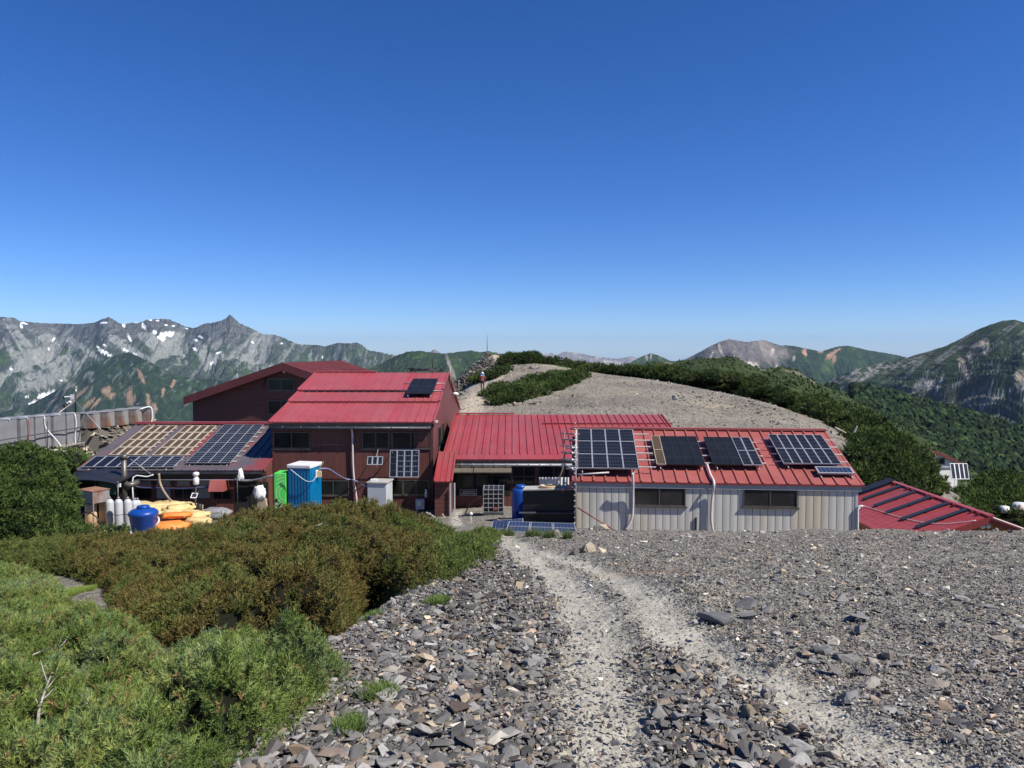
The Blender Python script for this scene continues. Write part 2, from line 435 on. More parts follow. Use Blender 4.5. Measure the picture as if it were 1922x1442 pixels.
def shed_material():
    """grey sheet-metal cladding: vertical seams, slightly bowed sheets, ochre rust stains under the windows"""
    m, nt, p = newmat('grey_sheet_cladding')
    t = nd(nt, 'TexCoord'); sp = nd(nt, 'SeparateXYZ'); nt.links.new(t.outputs['Object'], sp.inputs[0])
    q = mth(nt, 'DIVIDE', mth(nt, 'SUBTRACT', sp.outputs[0], mth(nt, 'MULTIPLY', sp.outputs[1], 0.08)), 0.232)
    fr = mth(nt, 'FRACT', q); line = mth(nt, 'LESS_THAN', fr, 0.075)
    wn = nd(nt, 'TexWhiteNoise', noise_dimensions='1D'); nt.links.new(mth(nt, 'FLOOR', q), wn.inputs['W'])
    n = ramp(nt, noise(nt, coords(nt, (1, 1, 0.35)), 1.6, 5), (0.3, 0.7))
    f = mth(nt, 'ADD', mth(nt, 'MULTIPLY', wn.outputs[0], 0.5), mth(nt, 'MULTIPLY', n, 0.5))
    c = mixc(nt, f, (0.47, 0.455, 0.41), (0.60, 0.58, 0.52))
    g = ramp(nt, noise(nt, coords(nt, (1, 1, 0.12)), 0.55, 5, 0.6), (0.50, 0.66))
    c = mixc(nt, mth(nt, 'MULTIPLY', g, 0.7), c, (0.56, 0.47, 0.32))
    g2 = ramp(nt, noise(nt, coords(nt, (1.2, 1.2, 0.15)), 1.3, 6, 0.7), (0.62, 0.78))
    c = mixc(nt, mth(nt, 'MULTIPLY', g2, 0.6), c, (0.42, 0.23, 0.10))
    c = mixc(nt, line, c, (0.10, 0.095, 0.085))
    nt.links.new(c, p.inputs['Base Color']); p.inputs['Roughness'].default_value = 0.55
    bow = mth(nt, 'MULTIPLY', mth(nt, 'SINE', mth(nt, 'MULTIPLY', fr, math.pi)), 1.0)
    bump(nt, p, mth(nt, 'ADD', bow, mth(nt, 'MULTIPLY', n, 0.3)), 0.35, 0.02)
    return m
M['shedwall'] = shed_material()
M['orangewall'] = boards('orange_brown_boards', (0.26, 0.12, 0.05), (0.38, 0.19, 0.09), (0.05, 0.02, 0.01), 0.15, 'xy', 0.1)
M['foliage'] = vcol('needle_foliage', 0.7, 0, 0, 0.10, transl=0.16)
M['under'] = simple('dark_twigs_underneath', (0.016, 0.018, 0.010), (0.035, 0.028, 0.016), 0.9, 0, 6.0, bmp=0.6, bscale=14)
M['stone'] = vcol('broken_stone', 0.78, 30.0, 0.22, 0.25)
M['farland'] = vcol('mountain_side', 0.95, 0.02, 0.30, 0.05, 0.9, 0.025, 22.0)
M['hillside'] = vcol('green_hillside', 0.9, 0.25, 0.35, 0.1, 0.8, 0.6, 1.2)
# ------------------------------------------------------------------ the ridge: one height function for all near ground
def near_h(X, Y):
    d = np.maximum(Y - 2.85, -12)
    h = 1.6 + 0.13 * d + 0.00385 * d * np.abs(d)
    xb = np.interp(Y, [1, 3, 4.4, 8, 14, 20], [-1.2, -1.15, -0.95, -0.6, -0.25, 0.0])
    dip = np.interp(Y, [0, 2, 3, 5, 8, 12, 16, 20, 23], [0.2, 0.25, 0.33, 0.38, 0.62, 0.78, 0.50, 0.05, 0.0])
    return h + 0.0040 * np.minimum(X, 0) ** 2 + dip * sstep(xb + 0.05, xb - 1.1, X)
_cp = []
def cp_(X, Y, h): _cp.append((X, Y, h))
def cpx(x, y, D, lift=0.0):
    p = at(x, y, D); _cp.append((p[0], p[1], -p[2] + lift))
for Y in (-14, -6, 1, 6, 11, 16, 20):
    for X in (-26, -18, -11, -5, 0, 5, 11, 18, 27):
        _cp.append((X, Y, float(near_h(np.array(float(X)), np.array(float(Y))))))
for X, Y, h in [(1, 24, 5.75), (6, 24, 6.05), (11, 23.5, 6.1), (15, 24, 7.0), (18, 25, 7.6), (24, 26, 8.6), (34, 28, 11),
                (-5, 24, 5.9), (-11, 24, 6.5), (-17, 24, 6.8), (-25, 24, 7.2), (-35, 22, 9),
                (-1, 28, 6.75), (-2, 33, 7.55), (0, 34, 7.6), (3, 30, 7.5), (9, 31, 8.2), (15, 31, 8.6), (21, 33, 9.5),
                (-8, 30, 7.5), (-14, 30, 7.6), (-17, 31, 7.8), (-23, 31, 8.2), (-33, 32, 9.5),
                (-3, 37, 8.0), (2, 37, 8.0), (8, 37, 8.0), (14, 38, 7.2), (-10, 36.5, 8.2), (-20, 36, 8.3), (-23, 38, 8.2), (-34, 40, 9.0),
                (-24, 43, 8.0), (-29, 42, 7.4), (-22, 50, 7.6), (-27, 49, 7.0), (-32, 48, 7.0), (-18, 46, 8.0), (-14, 56, 6.5), (-22, 62, 8), (-40, 60, 16),
                (2, 46, 4.6), (9, 46, 4.9), (14, 45, 5.0), (20.0, 45, 5.3), (22.5, 46, 6.6), (26, 44, 8.4), (31, 44, 11.5), (29, 56, 9.5), (34, 60, 11.2), (37, 66, 12.5), (42, 58, 16),
                (-2, 50, 5.0)]:
    _cp.append((X, Y, h))
for a in [(900, 772, 57), (905, 734, 70), (870, 742, 66), (940, 695, 90), (957, 678, 104), (915, 668, 110), (935, 671, 112), (888, 690, 108), (862, 716, 100),
          (1000, 700, 85), (1000, 686, 100), (1060, 690, 95), (1000, 762, 58), (1000, 735, 66),
          (1100, 707, 80), (1100, 740, 62), (1100, 762, 54), (1200, 712, 76), (1200, 760, 54), (1300, 728, 72), (1300, 765, 55), (1420, 752, 66), (1400, 785, 52),
          (1500, 777, 60), (1500, 795, 52), (1575, 803, 54)]:
    cpx(*a)
for X, Y, h in [(-14, 100, 13), (-10, 118, 8), (-4, 122, 3), (2, 125, 4), (10, 120, 8), (12, 96, 4.4), (20, 92, 5.5), (30, 82, 8.5), (36, 74, 11), (-12, 78, 8), (-16, 90, 14), (-20, 76, 13),
                (0, 140, 14), (25, 120, 16), (45, 90, 20), (55, 60, 26), (50, 35, 20), (48, 10, 14), (-45, 20, 14), (-55, 45, 24), (-40, 80, 26), (-30, 110, 26), (-48, -8, 12), (48, -10, 10)]:
    _cp.append((X, Y, h))
_cp = np.array(_cp, float)
_PX, _PY, _PH = _cp[:, 0] / 30, _cp[:, 1] / 30, _cp[:, 2]
def _phi(r2): return np.where(r2 > 1e-12, r2 * np.log(r2 + 1e-12), 0.0)
_n = len(_cp)
_K = _phi((_PX[:, None] - _PX) ** 2 + (_PY[:, None] - _PY) ** 2) + np.eye(_n) * 0.002
_A = np.zeros((_n + 3, _n + 3)); _A[:_n, :_n] = _K
_A[:_n, _n] = 1; _A[:_n, _n + 1] = _PX; _A[:_n, _n + 2] = _PY; _A[_n:, :_n] = _A[:_n, _n:].T
_W = np.linalg.solve(_A, np.concatenate([_PH, np.zeros(3)]))
def tps(X, Y):
    x = np.ravel(X) / 30.0; y = np.ravel(Y) / 30.0; out = np.empty(len(x))
    for i in range(0, len(x), 20000):
        a = x[i:i + 20000, None]; b = y[i:i + 20000, None]
        out[i:i + 20000] = _phi((a - _PX) ** 2 + (b - _PY) ** 2) @ _W[:_n] + _W[_n] + _W[_n + 1] * a[:, 0] + _W[_n + 2] * b[:, 0]
    return out.reshape(np.shape(X))
def gz(X, Y):
    """ground height (world z) at X, Y"""
    X = np.asarray(X, float); Y = np.asarray(Y, float)
    h = tps(X, Y)
    w = sstep(19.0, 23.0, Y)
    h = near_h(X, Y) * (1 - w) * 1.0 + h * w
    # the two worn tracks lie a little lower, the mound right of them is a little higher
    z = -h
    z = z + 0.05 * fbm(X * 0.9, Y * 0.9, 3, 3) + 0.015 * pn(X * 4, Y * 4, 9)
    z = z + 0.11 * fbm(X * 0.42, Y * 0.42, 3, 14) * sstep(6, 9, Y) * sstep(21, 18, Y) * sstep(0.8, 2.2, X)
    z = z - 0.13 * np.exp(-(((X - 0.5) / 1.1) ** 2 + ((Y - 18.6) / 2.0) ** 2))
    m = np.exp(-(((X - 1.55) / 0.75) ** 2 + ((Y - 6.3) / 0.75) ** 2)) * 0.10
    return z + m
def g1(X, Y): return float(gz(np.array([float(X)]), np.array([float(Y)]))[0])
def ground_at(x, y, dmin=2.0, dmax=130.0):
    """world point where the survey ray x, y meets the ground"""
    r = ray(x, y); D = dmin
    Ds = np.concatenate([np.arange(dmin, 30, 0.05), np.arange(30, dmax, 0.2)])
    P = r[None, :] * (Ds[:, None] / r[1])
    below = P[:, 2] < gz(P[:, 0], P[:, 1])
    i = int(np.argmax(below)) if below.any() else len(Ds) - 1
    return P[i]
TR1 = [ground_at(*q) for q in [(1150, 1441), (1128, 1428), (1122, 1300), (1112, 1172), (1096, 1124), (1048, 1076), (1004, 1050), (975, 1028), (955, 1014)]]
TR2 = [ground_at(*q) for q in [(1760, 1441), (1646, 1412), (1518, 1316), (1454, 1280), (1320, 1220), (1272, 1172), (1224, 1130), (1192, 1102), (1144, 1076), (1080, 1050), (1010, 1032)]]
TR1 = [TR1[0] + (TR1[0] - TR1[2]) * 2] + TR1 + [np.array([-0.6, 22.0, 0]), np.array([-1.8, 27.0, 0]), np.array([-2.4, 32, 0]), np.array([-2.6, 36, 0])]
TR2 = [TR2[0] + (TR2[0] - TR2[2]) * 2] + TR2
TR3 = [ground_at(*q, 40) for q in [(880, 775), (893, 760), (903, 745), (905, 732), (895, 720), (905, 712)]] + [np.array([p[0], p[1], 0]) for p in (at(925, 703, 84), at(945, 690, 92), at(955, 678, 102), at(935, 668, 111))]
def dist_line(X, Y, L):
    d = np.full(np.shape(X), 1e9)
    for a, b in zip(L[:-1], L[1:]):
        ax, ay = a[0], a[1]; bx, by = b[0] - a[0], b[1] - a[1]
        t = np.clip(((X - ax) * bx + (Y - ay) * by) / (bx * bx + by * by + 1e-9), 0, 1)
        d = np.minimum(d, np.hypot(X - ax - t * bx, Y - ay - t * by))
    return d
def trackmask(X, Y):
    X = np.asarray(X, float); Y = np.asarray(Y, float)
    n = 0.12 * fbm(X * 1.3, Y * 1.3, 3, 21)
    a = 1 - sstep(0.10, 0.38, dist_line(X, Y, TR1) + n)
    b = 1 - sstep(0.06, 0.36, dist_line(X, Y, TR2) + n)
    c = 1 - sstep(0.6, 1.9, dist_line(X, Y, TR3) + n * 4)
    return np.maximum(np.maximum(a, b), c)
def inpoly(X, Y, poly):
    X = np.asarray(X); Y = np.asarray(Y); c = np.zeros(X.shape, bool); n = len(poly)
    for i in range(n):
        x1, y1 = poly[i][0], poly[i][1]; x2, y2 = poly[(i + 1) % n][0], poly[(i + 1) % n][1]
        c ^= ((y1 > Y) != (y2 > Y)) & (X < (x2 - x1) * (Y - y1) / (y2 - y1 + 1e-12) + x1)
    return c
def polydist(X, Y, poly):
    return dist_line(X, Y, list(poly) + [poly[0]])
# scree field: coarse broken stone left of the left track
SCREE = [ground_at(x, y) for x, y in [(395, 1441), (500, 1370), (640, 1260), (680, 1180), (700, 1140), (790, 1085), (880, 1050), (935, 1022), (990, 1062), (1020, 1110), (1060, 1200), (1075, 1300), (1070, 1441)]]
SCREE = [SCREE[0] + np.array([-0.3, -1.2, 0])] + SCREE + [SCREE[-1] + np.array([0, -1.2, 0])]
# coarse stone between the two tracks (front) and coarse field at the lower right
SCREE2 = [ground_at(x, y) for x, y in [(1215, 1441), (1210, 1330), (1190, 1240), (1260, 1215), (1380, 1290), (1500, 1370), (1600, 1441)]]
SCREE2 = [SCREE2[0] + np.array([0, -1, 0])] + SCREE2 + [SCREE2[-1] + np.array([0.2, -1, 0])]
def coarsemask(X, Y):
    n = 0.25 * fbm(X * 1.1, Y * 1.1, 3, 33)
    def soft(poly, w):
        d = polydist(X, Y, poly); s = np.where(inpoly(X, Y, poly), d, -d) + n
        return sstep(-w, w, s)
    m = np.maximum(soft(SCREE, 0.22), soft(SCREE2, 0.2) * 0.95)
    return m

# the sheet: finer near the camera
def axis_(lo, hi, f0, grow):
    a = [0.0]; s = f0
    while a[-1] < max(-lo, hi):
        a.append(a[-1] + s); s *= grow
    a = np.array(a)
    return np.concatenate([-a[::-1][:-1], a])
xs = axis_(-60, 60, 0.07, 1.016); xs = xs[(xs > -60) & (xs < 60)]
ys = np.concatenate([np.arange(-14, 1.5, 0.6), 1.5 + np.cumsum(0.05 * 1.0115 ** np.arange(330))]); ys = ys[ys < 145]
GX, GY = np.meshgrid(xs, ys)
GZ = gz(GX, GY)
tm = trackmask(GX, GY); cm = coarsemask(GX, GY) * (1 - tm * 0.7)
GZ = GZ - tm * 0.035 * sstep(60, 30, GY)
knoll = np.exp(-(((GX + 6.5) / 4.5) ** 2 + ((GY - 106) / 10) ** 2))
GZ = GZ + knoll * (0.5 * ridged(GX * 0.5, GY * 0.4, 3, 8) - 0.3)
hillm = sstep(42, 52, GY)
# colour: grey shale gravel, paler dust on the tracks, warmer beige on the hill behind
def lerp(a, b, t): return a + (b - a) * t[..., None]
base = np.array([0.205, 0.190, 0.156]); dust = np.array([0.37, 0.345, 0.285]); beige = np.array([0.265, 0.235, 0.185]); rusty_ = np.array([0.30, 0.21, 0.14]); dark = np.array([0.075, 0.072, 0.068])
C = np.broadcast_to(base, GX.shape + (3,)).copy()
C = lerp(C, np.array([0.23, 0.20, 0.165]), sstep(-0.2, 0.5, fbm(GX * 0.35, GY * 0.35, 3, 41)))
C = lerp(C, dark, cm * 0.7)
C = lerp(C, beige, hillm)
C = lerp(C, np.array([0.195, 0.170, 0.14]), hillm * sstep(-0.05, 0.35, fbm(GX * 0.16, GY * 0.10, 4, 44)) * 0.9)
C = lerp(C, np.array([0.34, 0.29, 0.21]), hillm * sstep(0.15, 0.5, fbm(GX * 0.2, GY * 0.25, 4, 47)) * 0.8)
C = lerp(C, np.array([0.15, 0.13, 0.11]), knoll * 0.7)
C = lerp(C, np.where(hillm[..., None] > 0.5, np.array([0.42, 0.36, 0.27]), dust), tm * 0.9)
C = lerp(C, rusty_, 0.5 * np.exp(-(((GX - 1.45) / 0.5) ** 2 + ((GY - 7.6) / 0.5) ** 2)))
C *= (1 + 0.22 * fbm(GX * 6, GY * 6, 3, 51))[..., None]
ny_, nx_ = GX.shape
idx = np.arange(nx_ * ny_).reshape(ny_, nx_)
Q = np.stack([idx[:-1, :-1].ravel(), idx[:-1, 1:].ravel(), idx[1:, 1:].ravel(), idx[1:, :-1].ravel()], 1)
def ground_material():
    m, nt, p = newmat('shale_gravel')
    a = nd(nt, 'Attribute', attribute_name='col'); tk = nd(nt, 'Attribute', attribute_name='track'); co = coords(nt)
    v1 = nd(nt, 'TexVoronoi', i_Scale=26.0); nt.links.new(co, v1.inputs['Vector'])
    v2 = nd(nt, 'TexVoronoi', i_Scale=75.0); nt.links.new(co, v2.inputs['Vector'])
    v3 = nd(nt, 'TexVoronoi', i_Scale=5.5); nt.links.new(co, v3.inputs['Vector'])
    def bw(v): 
        s = nd(nt, 'SeparateColor'); nt.links.new(v.outputs['Color'], s.inputs[0]); return s.outputs[0]
    f = mth(nt, 'ADD', mth(nt, 'ADD', mth(nt, 'MULTIPLY', bw(v1), 0.50), mth(nt, 'MULTIPLY', bw(v2), 0.40)), mth(nt, 'MULTIPLY', bw(v3), 0.30))
    f = mth(nt, 'MULTIPLY', mth(nt, 'SUBTRACT', f, 0.6), 1.35)
    f = mth(nt, 'ADD', 0.99, mth(nt, 'MULTIPLY', mth(nt, 'MULTIPLY', f, 0.95), mth(nt, 'SUBTRACT', 1.0, mth(nt, 'MULTIPLY', tk.outputs['Fac'], 0.72))))
    cc = nd(nt, 'CombineXYZ'); [nt.links.new(f, cc.inputs[i]) for i in range(3)]
    c = mixc(nt, 1.0, a.outputs['Color'], cc.outputs[0], 'MULTIPLY')
    nt.links.new(c, p.inputs['Base Color']); p.inputs['Roughness'].default_value = 0.9; p.inputs['Specular IOR Level'].default_value = 0.15
    h = mth(nt, 'ADD', mth(nt, 'ADD', v1.outputs['Distance'], mth(nt, 'MULTIPLY', v2.outputs['Distance'], 0.5)), mth(nt, 'MULTIPLY', v3.outputs['Distance'], 2.0))
    bump(nt, p, mth(nt, 'MULTIPLY', h, mth(nt, 'SUBTRACT', 1.0, mth(nt, 'MULTIPLY', tk.outputs['Fac'], 0.7))), 0.9, 0.03)
    return m
M['ground'] = ground_material()
gobj = mesh_np('ground', np.stack([GX, GY, GZ], -1), Q, M['ground'], col=C.reshape(-1, 3))
tag(gobj, kind='structure')
gobj.data.attributes.new('track', 'FLOAT', 'POINT').data.foreach_set('value', tm.ravel().astype(np.float32))

# ------------------------------------------------------------------ loose stone
def shard_lib(n, npts, seed, flat=0.5):
    rr = np.random.default_rng(seed); lib = []
    for i in range(n):
        pts = rr.normal(size=(npts, 3)); pts /= np.linalg.norm(pts, axis=1)[:, None]
        pts = pts * np.array([0.5, 0.5 * rr.uniform(0.5, 0.9), 0.5 * flat * rr.uniform(0.5, 1.2)]) * rr.uniform(0.75, 1.05, (npts, 1))
        pts = np.clip(pts, -0.42, 0.42)
        bm = bmesh.new()
        for q in pts: bm.verts.new(q)
        r = bmesh.ops.convex_hull(bm, input=bm.verts)
        bmesh.ops.delete(bm, geom=[v for v in bm.verts if not v.link_faces], context='VERTS')
        bmesh.ops.triangulate(bm, faces=bm.faces)
        bm.verts.index_update()
        lib.append((np.array([v.co[:] for v in bm.verts]), np.array([[v.index for v in f.verts] for f in bm.faces])))
        bm.free()
    return lib
LIB = shard_lib(16, 9, 3, 0.42); LIBS = shard_lib(8, 7, 4, 0.6)
PAL = np.array([[0.135, 0.127, 0.118], [0.175, 0.165, 0.152], [0.225, 0.213, 0.195], [0.10, 0.093, 0.087], [0.28, 0.262, 0.235], [0.21, 0.17, 0.13], [0.37, 0.30, 0.21], [0.15, 0.115, 0.09], [0.44, 0.40, 0.33], [0.32, 0.235, 0.16]])
PALW = np.array([22, 22, 16, 12, 9, 8, 4, 7, 2.5, 3.5]); PALW = PALW / PALW.sum()
def rotm(yaw, tilt, tdir):
    c, s = np.cos(yaw), np.sin(yaw); R1 = np.zeros((len(yaw), 3, 3))
    R1[:, 0, 0] = c; R1[:, 0, 1] = -s; R1[:, 1, 0] = s; R1[:, 1, 1] = c; R1[:, 2, 2] = 1
    ax = np.stack([np.cos(tdir), np.sin(tdir), 0 * tdir], 1); c = np.cos(tilt)[:, None, None]; s = np.sin(tilt)[:, None, None]
    K = np.zeros((len(yaw), 3, 3)); K[:, 0, 2] = ax[:, 1]; K[:, 1, 2] = -ax[:, 0]; K[:, 2, 0] = -ax[:, 1]; K[:, 2, 1] = ax[:, 0]
    R2 = np.eye(3)[None] + s * K + (1 - c) * (K @ K)
    return R2 @ R1
def stones(X, Y, S, lib, lift=0.15, tiltsd=0.35, rng=RNG, pal=PAL, palw=PALW, zf=gz, cmul=1.0):
    n = len(X); Z = zf(X, Y) + S * lift
    R = rotm(rng.uniform(0, 6.28, n), rng.normal(0, tiltsd, n), rng.uniform(0, 6.28, n))
    col = pal[rng.choice(len(pal), n, p=palw)] * np.clip(rng.lognormal(0, 0.34, (n, 1)), 0.45, 2.1) * cmul
    k = rng.integers(0, len(lib), n); Vs, Fs, Cs = [], [], []; b = 0
    for j, (lv, lf) in enumerate(lib):
        m = np.nonzero(k == j)[0]
        if len(m) == 0: continue
        V = np.einsum('nij,vj->nvi', R[m], lv) * S[m][:, None, None]
        V += np.stack([X[m], Y[m], Z[m]], 1)[:, None, :]
        Vs.append(V.reshape(-1, 3)); Fs.append((lf[None] + (np.arange(len(m)) * len(lv))[:, None, None]).reshape(-1, 3) + b)
        Cs.append(np.repeat(col[m], len(lv), 0)); b += len(m) * len(lv)
    return np.concatenate(Vs), np.concatenate(Fs), np.concatenate(Cs)
def wedge(n, d0, d1, umax=0.75, pw=1.0):
    """random ground spots, thinning with distance"""
    t = RNG.uniform(0, 1, n) ** pw; D = d0 * (d1 / d0) ** t
    U = RNG.uniform(-umax, umax, n)
    return U * D, D
PAL = PAL * np.array([1.10, 1.03, 0.86])
parts_ = []
# coarse scree
X, Y = wedge(150000, 2.1, 21.0, 0.8)
k = RNG.uniform(0, 1, len(X)) < coarsemask(X, Y) * (1 - 0.96 * trackmask(X, Y))
X, Y = X[k], Y[k]
S = np.clip(RNG.lognormal(math.log(0.035), 0.52, len(X)), 0.018, 0.15) * (1 + 0.022 * (Y - 3))
parts_.append(stones(X, Y, S, LIB, 0.20, 0.42, cmul=0.90))
X, Y = wedge(90000, 2.1, 16.0, 0.6)
k = (RNG.uniform(0, 1, len(X)) < coarsemask(X, Y) * (1 - 0.7 * trackmask(X, Y)) * 0.8) & (X < 3)
X, Y = X[k], Y[k]
S = RNG.uniform(0.018, 0.04, len(X)) * (1 + 0.03 * (Y - 3))
parts_.append(stones(X, Y, S, LIBS, 0.3, 0.5, cmul=0.8))
# medium stones on the gravel, thin on the tracks
X, Y = wedge(46000, 2.1, 22.0, 0.82)
cmv, tmv = coarsemask(X, Y), trackmask(X, Y)
cl = sstep(-0.15, 0.45, fbm(X * 0.8, Y * 0.8, 3, 61))
k = (RNG.uniform(0, 1, len(X)) < (0.20 + 0.55 * cl) * (1 - 0.93 * tmv)) & (cmv < 0.6) & (X > -2.5)
X, Y = X[k], Y[k]
S = np.clip(RNG.lognormal(math.log(0.030), 0.5, len(X)), 0.014, 0.11) * (1 + 0.05 * (Y - 3))
parts_.append(stones(X, Y, S, LIB, 0.14, 0.42, cmul=1.15))
X, Y = wedge(5200, 3.0, 19.0, 0.75)
k = (RNG.uniform(0, 1, len(X)) < sstep(0.0, 0.5, fbm(X * 0.6 + 9, Y * 0.5, 3, 66)) * 0.40) & (X > 0.8) & (trackmask(X, Y) < 0.25) & (coarsemask(X, Y) < 0.5)
X, Y = X[k], Y[k]
S = np.clip(RNG.lognormal(math.log(0.072), 0.42, len(X)), 0.04, 0.17) * (1 + 0.03 * (Y - 3))
parts_.append(stones(X, Y, S, LIB, 0.20, 0.45, cmul=0.95))
# grit
X, Y = wedge(120000, 2.1, 14.0, 0.82)
tmv = trackmask(X, Y)
k = (RNG.uniform(0, 1, len(X)) < 1.0 - 0.80 * tmv) & (X > -3)
X, Y = X[k], Y[k]
S = np.clip(RNG.lognormal(math.log(0.017), 0.4, len(X)), 0.008, 0.05) * (1 + 0.05 * (Y - 3))
parts_.append(stones(X, Y, S, LIBS, 0.15, 0.5, cmul=1.1))
# hill stones
X = RNG.uniform(-10, 24, 26000); Y = RNG.uniform(44, 84, 26000)
k = RNG.uniform(0, 1, 26000) < 0.35 + 0.65 * sstep(0, 0.4, fbm(X * 0.3, Y * 0.3, 3, 71)); X, Y = X[k], Y[k]
S = np.clip(RNG.lognormal(math.log(0.085), 0.5, len(X)), 0.05, 0.45)
parts_.append(stones(X, Y, S, LIBS, 0.1, 0.3, cmul=1.25))
for (cx_, cy_, sx_, n_) in ((1305, 748, 2.2, 420), (1425, 766, 1.6, 240), (1180, 790, 2.5, 160), (1010, 728, 2.0, 200), (1090, 703, 3.0, 160)):
    q_ = ground_at(cx_, cy_, 40); X = RNG.normal(q_[0], sx_, n_); Y = RNG.normal(q_[1], sx_ * 1.6, n_)
    parts_.append(stones(X, Y, np.clip(RNG.lognormal(math.log(0.14), 0.45, n_), 0.06, 0.5), LIB, 0.15, 0.4, cmul=0.95))
X = RNG.normal(-6.2, 3.0, 2600); Y = RNG.normal(101, 8, 2600); k = trackmask(X, Y) < 0.3; X, Y = X[k], Y[k]
S = np.clip(RNG.lognormal(math.log(0.35), 0.5, len(X)), 0.12, 1.1)
parts_.append(stones(X, Y, S, LIB, 0.25, 0.5, cmul=0.62))
X = RNG.uniform(-9, 3.5, 2600); Y = RNG.uniform(58, 92, 2600); k = (trackmask(X, Y) < 0.3) & (fbm(X * .3, Y * .2, 2, 5) > -0.05); X, Y = X[k], Y[k]
S = np.clip(RNG.lognormal(math.log(0.20), 0.5, len(X)), 0.08, 0.7)
parts_.append(stones(X, Y, S, LIB, 0.2, 0.5, cmul=1.0))
b = 0; Vs, Fs, Cs = [], [], []
for V_, F_, C_ in parts_:
    Vs.append(V_); Fs.append(F_ + b); Cs.append(C_); b += len(V_)
go = mesh_np('gravel', np.concatenate(Vs), np.concatenate(Fs), M['stone'], col=np.concatenate(Cs))
tag(go, 'loose grey shale fragments and grit strewn over the ridge', 'gravel', kind='stuff')
# ------------------------------------------------------------------ far country
def mountain(name, crest, D0, L, depth, A, wl, colf, px0, px1, step=1.7, rows=150, seed=0, back=0.12, pw=1.5, lean=0.0, stretch=3.2, crn=0.8, oct_=5, mat='farland', sharp=0.55, along=0.0):
    """a mountain wall: its crest line runs at distance D0, its near face falls `depth` metres over `L` metres, cut by gullies"""
    cx = np.array([c[0] for c in crest], float); cy = np.array([c[1] for c in crest], float)
    px = np.arange(px0, px1, step)
    py0 = np.interp(px, cx, cy); ker = np.hanning(61); ker /= ker.sum()
    py0s = np.convolve(np.pad(py0, 30, mode='edge'), ker, 'valid')
    py = py0 - crn * (ridged(px / 9.0, px * 0, 3, seed + 3) - 0.55) * 2.0
    Dc = D0 * (1 + 0.05 * fbm(px / 160.0, px * 0, 3, seed + 1) + along * (px - px0) / (px1 - px0))
    zc = np.array([at(a, b, 1.0)[2] for a, b in zip(px, py)]) * Dc
    t = np.concatenate([-np.linspace(back, 0.004, 12), np.linspace(0, 1, rows) ** 1.15])
    zs = np.array([at(a, b, 1.0)[2] for a, b in zip(px, py0s)]) * Dc
    T, I = np.meshgrid(t, np.arange(len(px)), indexing='ij')
    U = (px[I] - 961.0) / F; D = Dc[I] - T * L
    X = U * D; Y = D
    drop = np.where(T >= 0, depth * (1 - (1 - np.clip(T, 0, 1)) ** pw), -T * depth * 1.6)
    wx = X / wl + 0.55 * fbm(X / (wl * 2.2), Y / (wl * 2.2), 3, seed + 7) + lean * T * L / wl
    wy = (D0 - Y) / (wl * stretch) + 0.2 * fbm(X / wl, Y / wl, 2, seed + 9)
    R1 = ridged(wx, wy, 2, seed + 11, 0.5)
    R2 = ridged(wx * 2.7 + 3, wy * 3.1, oct_, seed + 15, sharp)
    env = sstep(0.0, 0.14, T) * (0.35 + 0.65 * sstep(0, 0.4, T))
    fd = np.exp(-np.clip(T, 0, 1) / 0.05)
    R3 = ridged(wx * 8.1 + 9, wy * 9.0, 3, seed + 19, 0.6)
    Z = zs[I] + (zc - zs)[I] * fd - drop + env * (A * (R1 - 0.66) * 1.2 + A * 0.45 * (R2 - 0.58) + A * 0.13 * (R3 - 0.6)) - (T > 0) * 0
    PX, PY = proj(X, Y, Z)
    # slope facing
    gy, gx = np.gradient(Z)
    ddx = np.gradient(X, axis=1); slope_x = gx / (np.abs(ddx) + 1e-6)
    n1 = fbm(X / (wl * 0.25), Y / (wl * 0.25), 5, seed + 21); n2 = fbm(X / (wl * 0.07), Y / (wl * 0.12), 4, seed + 25)
    C = colf(PX, PY, Z, T, R1, R2, n1, n2, slope_x, X, Y)
    C = np.clip(C, 0.004, 0.9)
    Vv = np.stack([X, Y, Z], -1)
    ny, nx = X.shape; ix = np.arange(nx * ny).reshape(ny, nx)
    Qd = np.stack([ix[:-1, :-1].ravel(), ix[:-1, 1:].ravel(), ix[1:, 1:].ravel(), ix[1:, :-1].ravel()], 1)
    o = mesh_np(name, Vv, Qd[:, ::-1], M[mat], col=C.reshape(-1, 3))
    tag(o, kind='structure')
    return o
def cl(a): return np.array(a, float)
def mixm(C, c, m): return C + (cl(c) - C) * np.clip(m, 0, 1)[..., None]
def blobs(PX, PY, L, n, soft=0.35):
    """patches that lie on the ground at surveyed spots: (x, y, rx, ry, angle)"""
    m = np.zeros(PX.shape)
    for (x, y, rx, ry, a) in L:
        c, s = math.cos(math.radians(a)), math.sin(math.radians(a))
        dx, dy = PX - x, PY - y
        r = np.hypot((dx * c + dy * s) / rx, (-dx * s + dy * c) / ry)
        m = np.maximum(m, 1 - sstep(1 - soft, 1 + soft, r + n * 0.9))
    return m

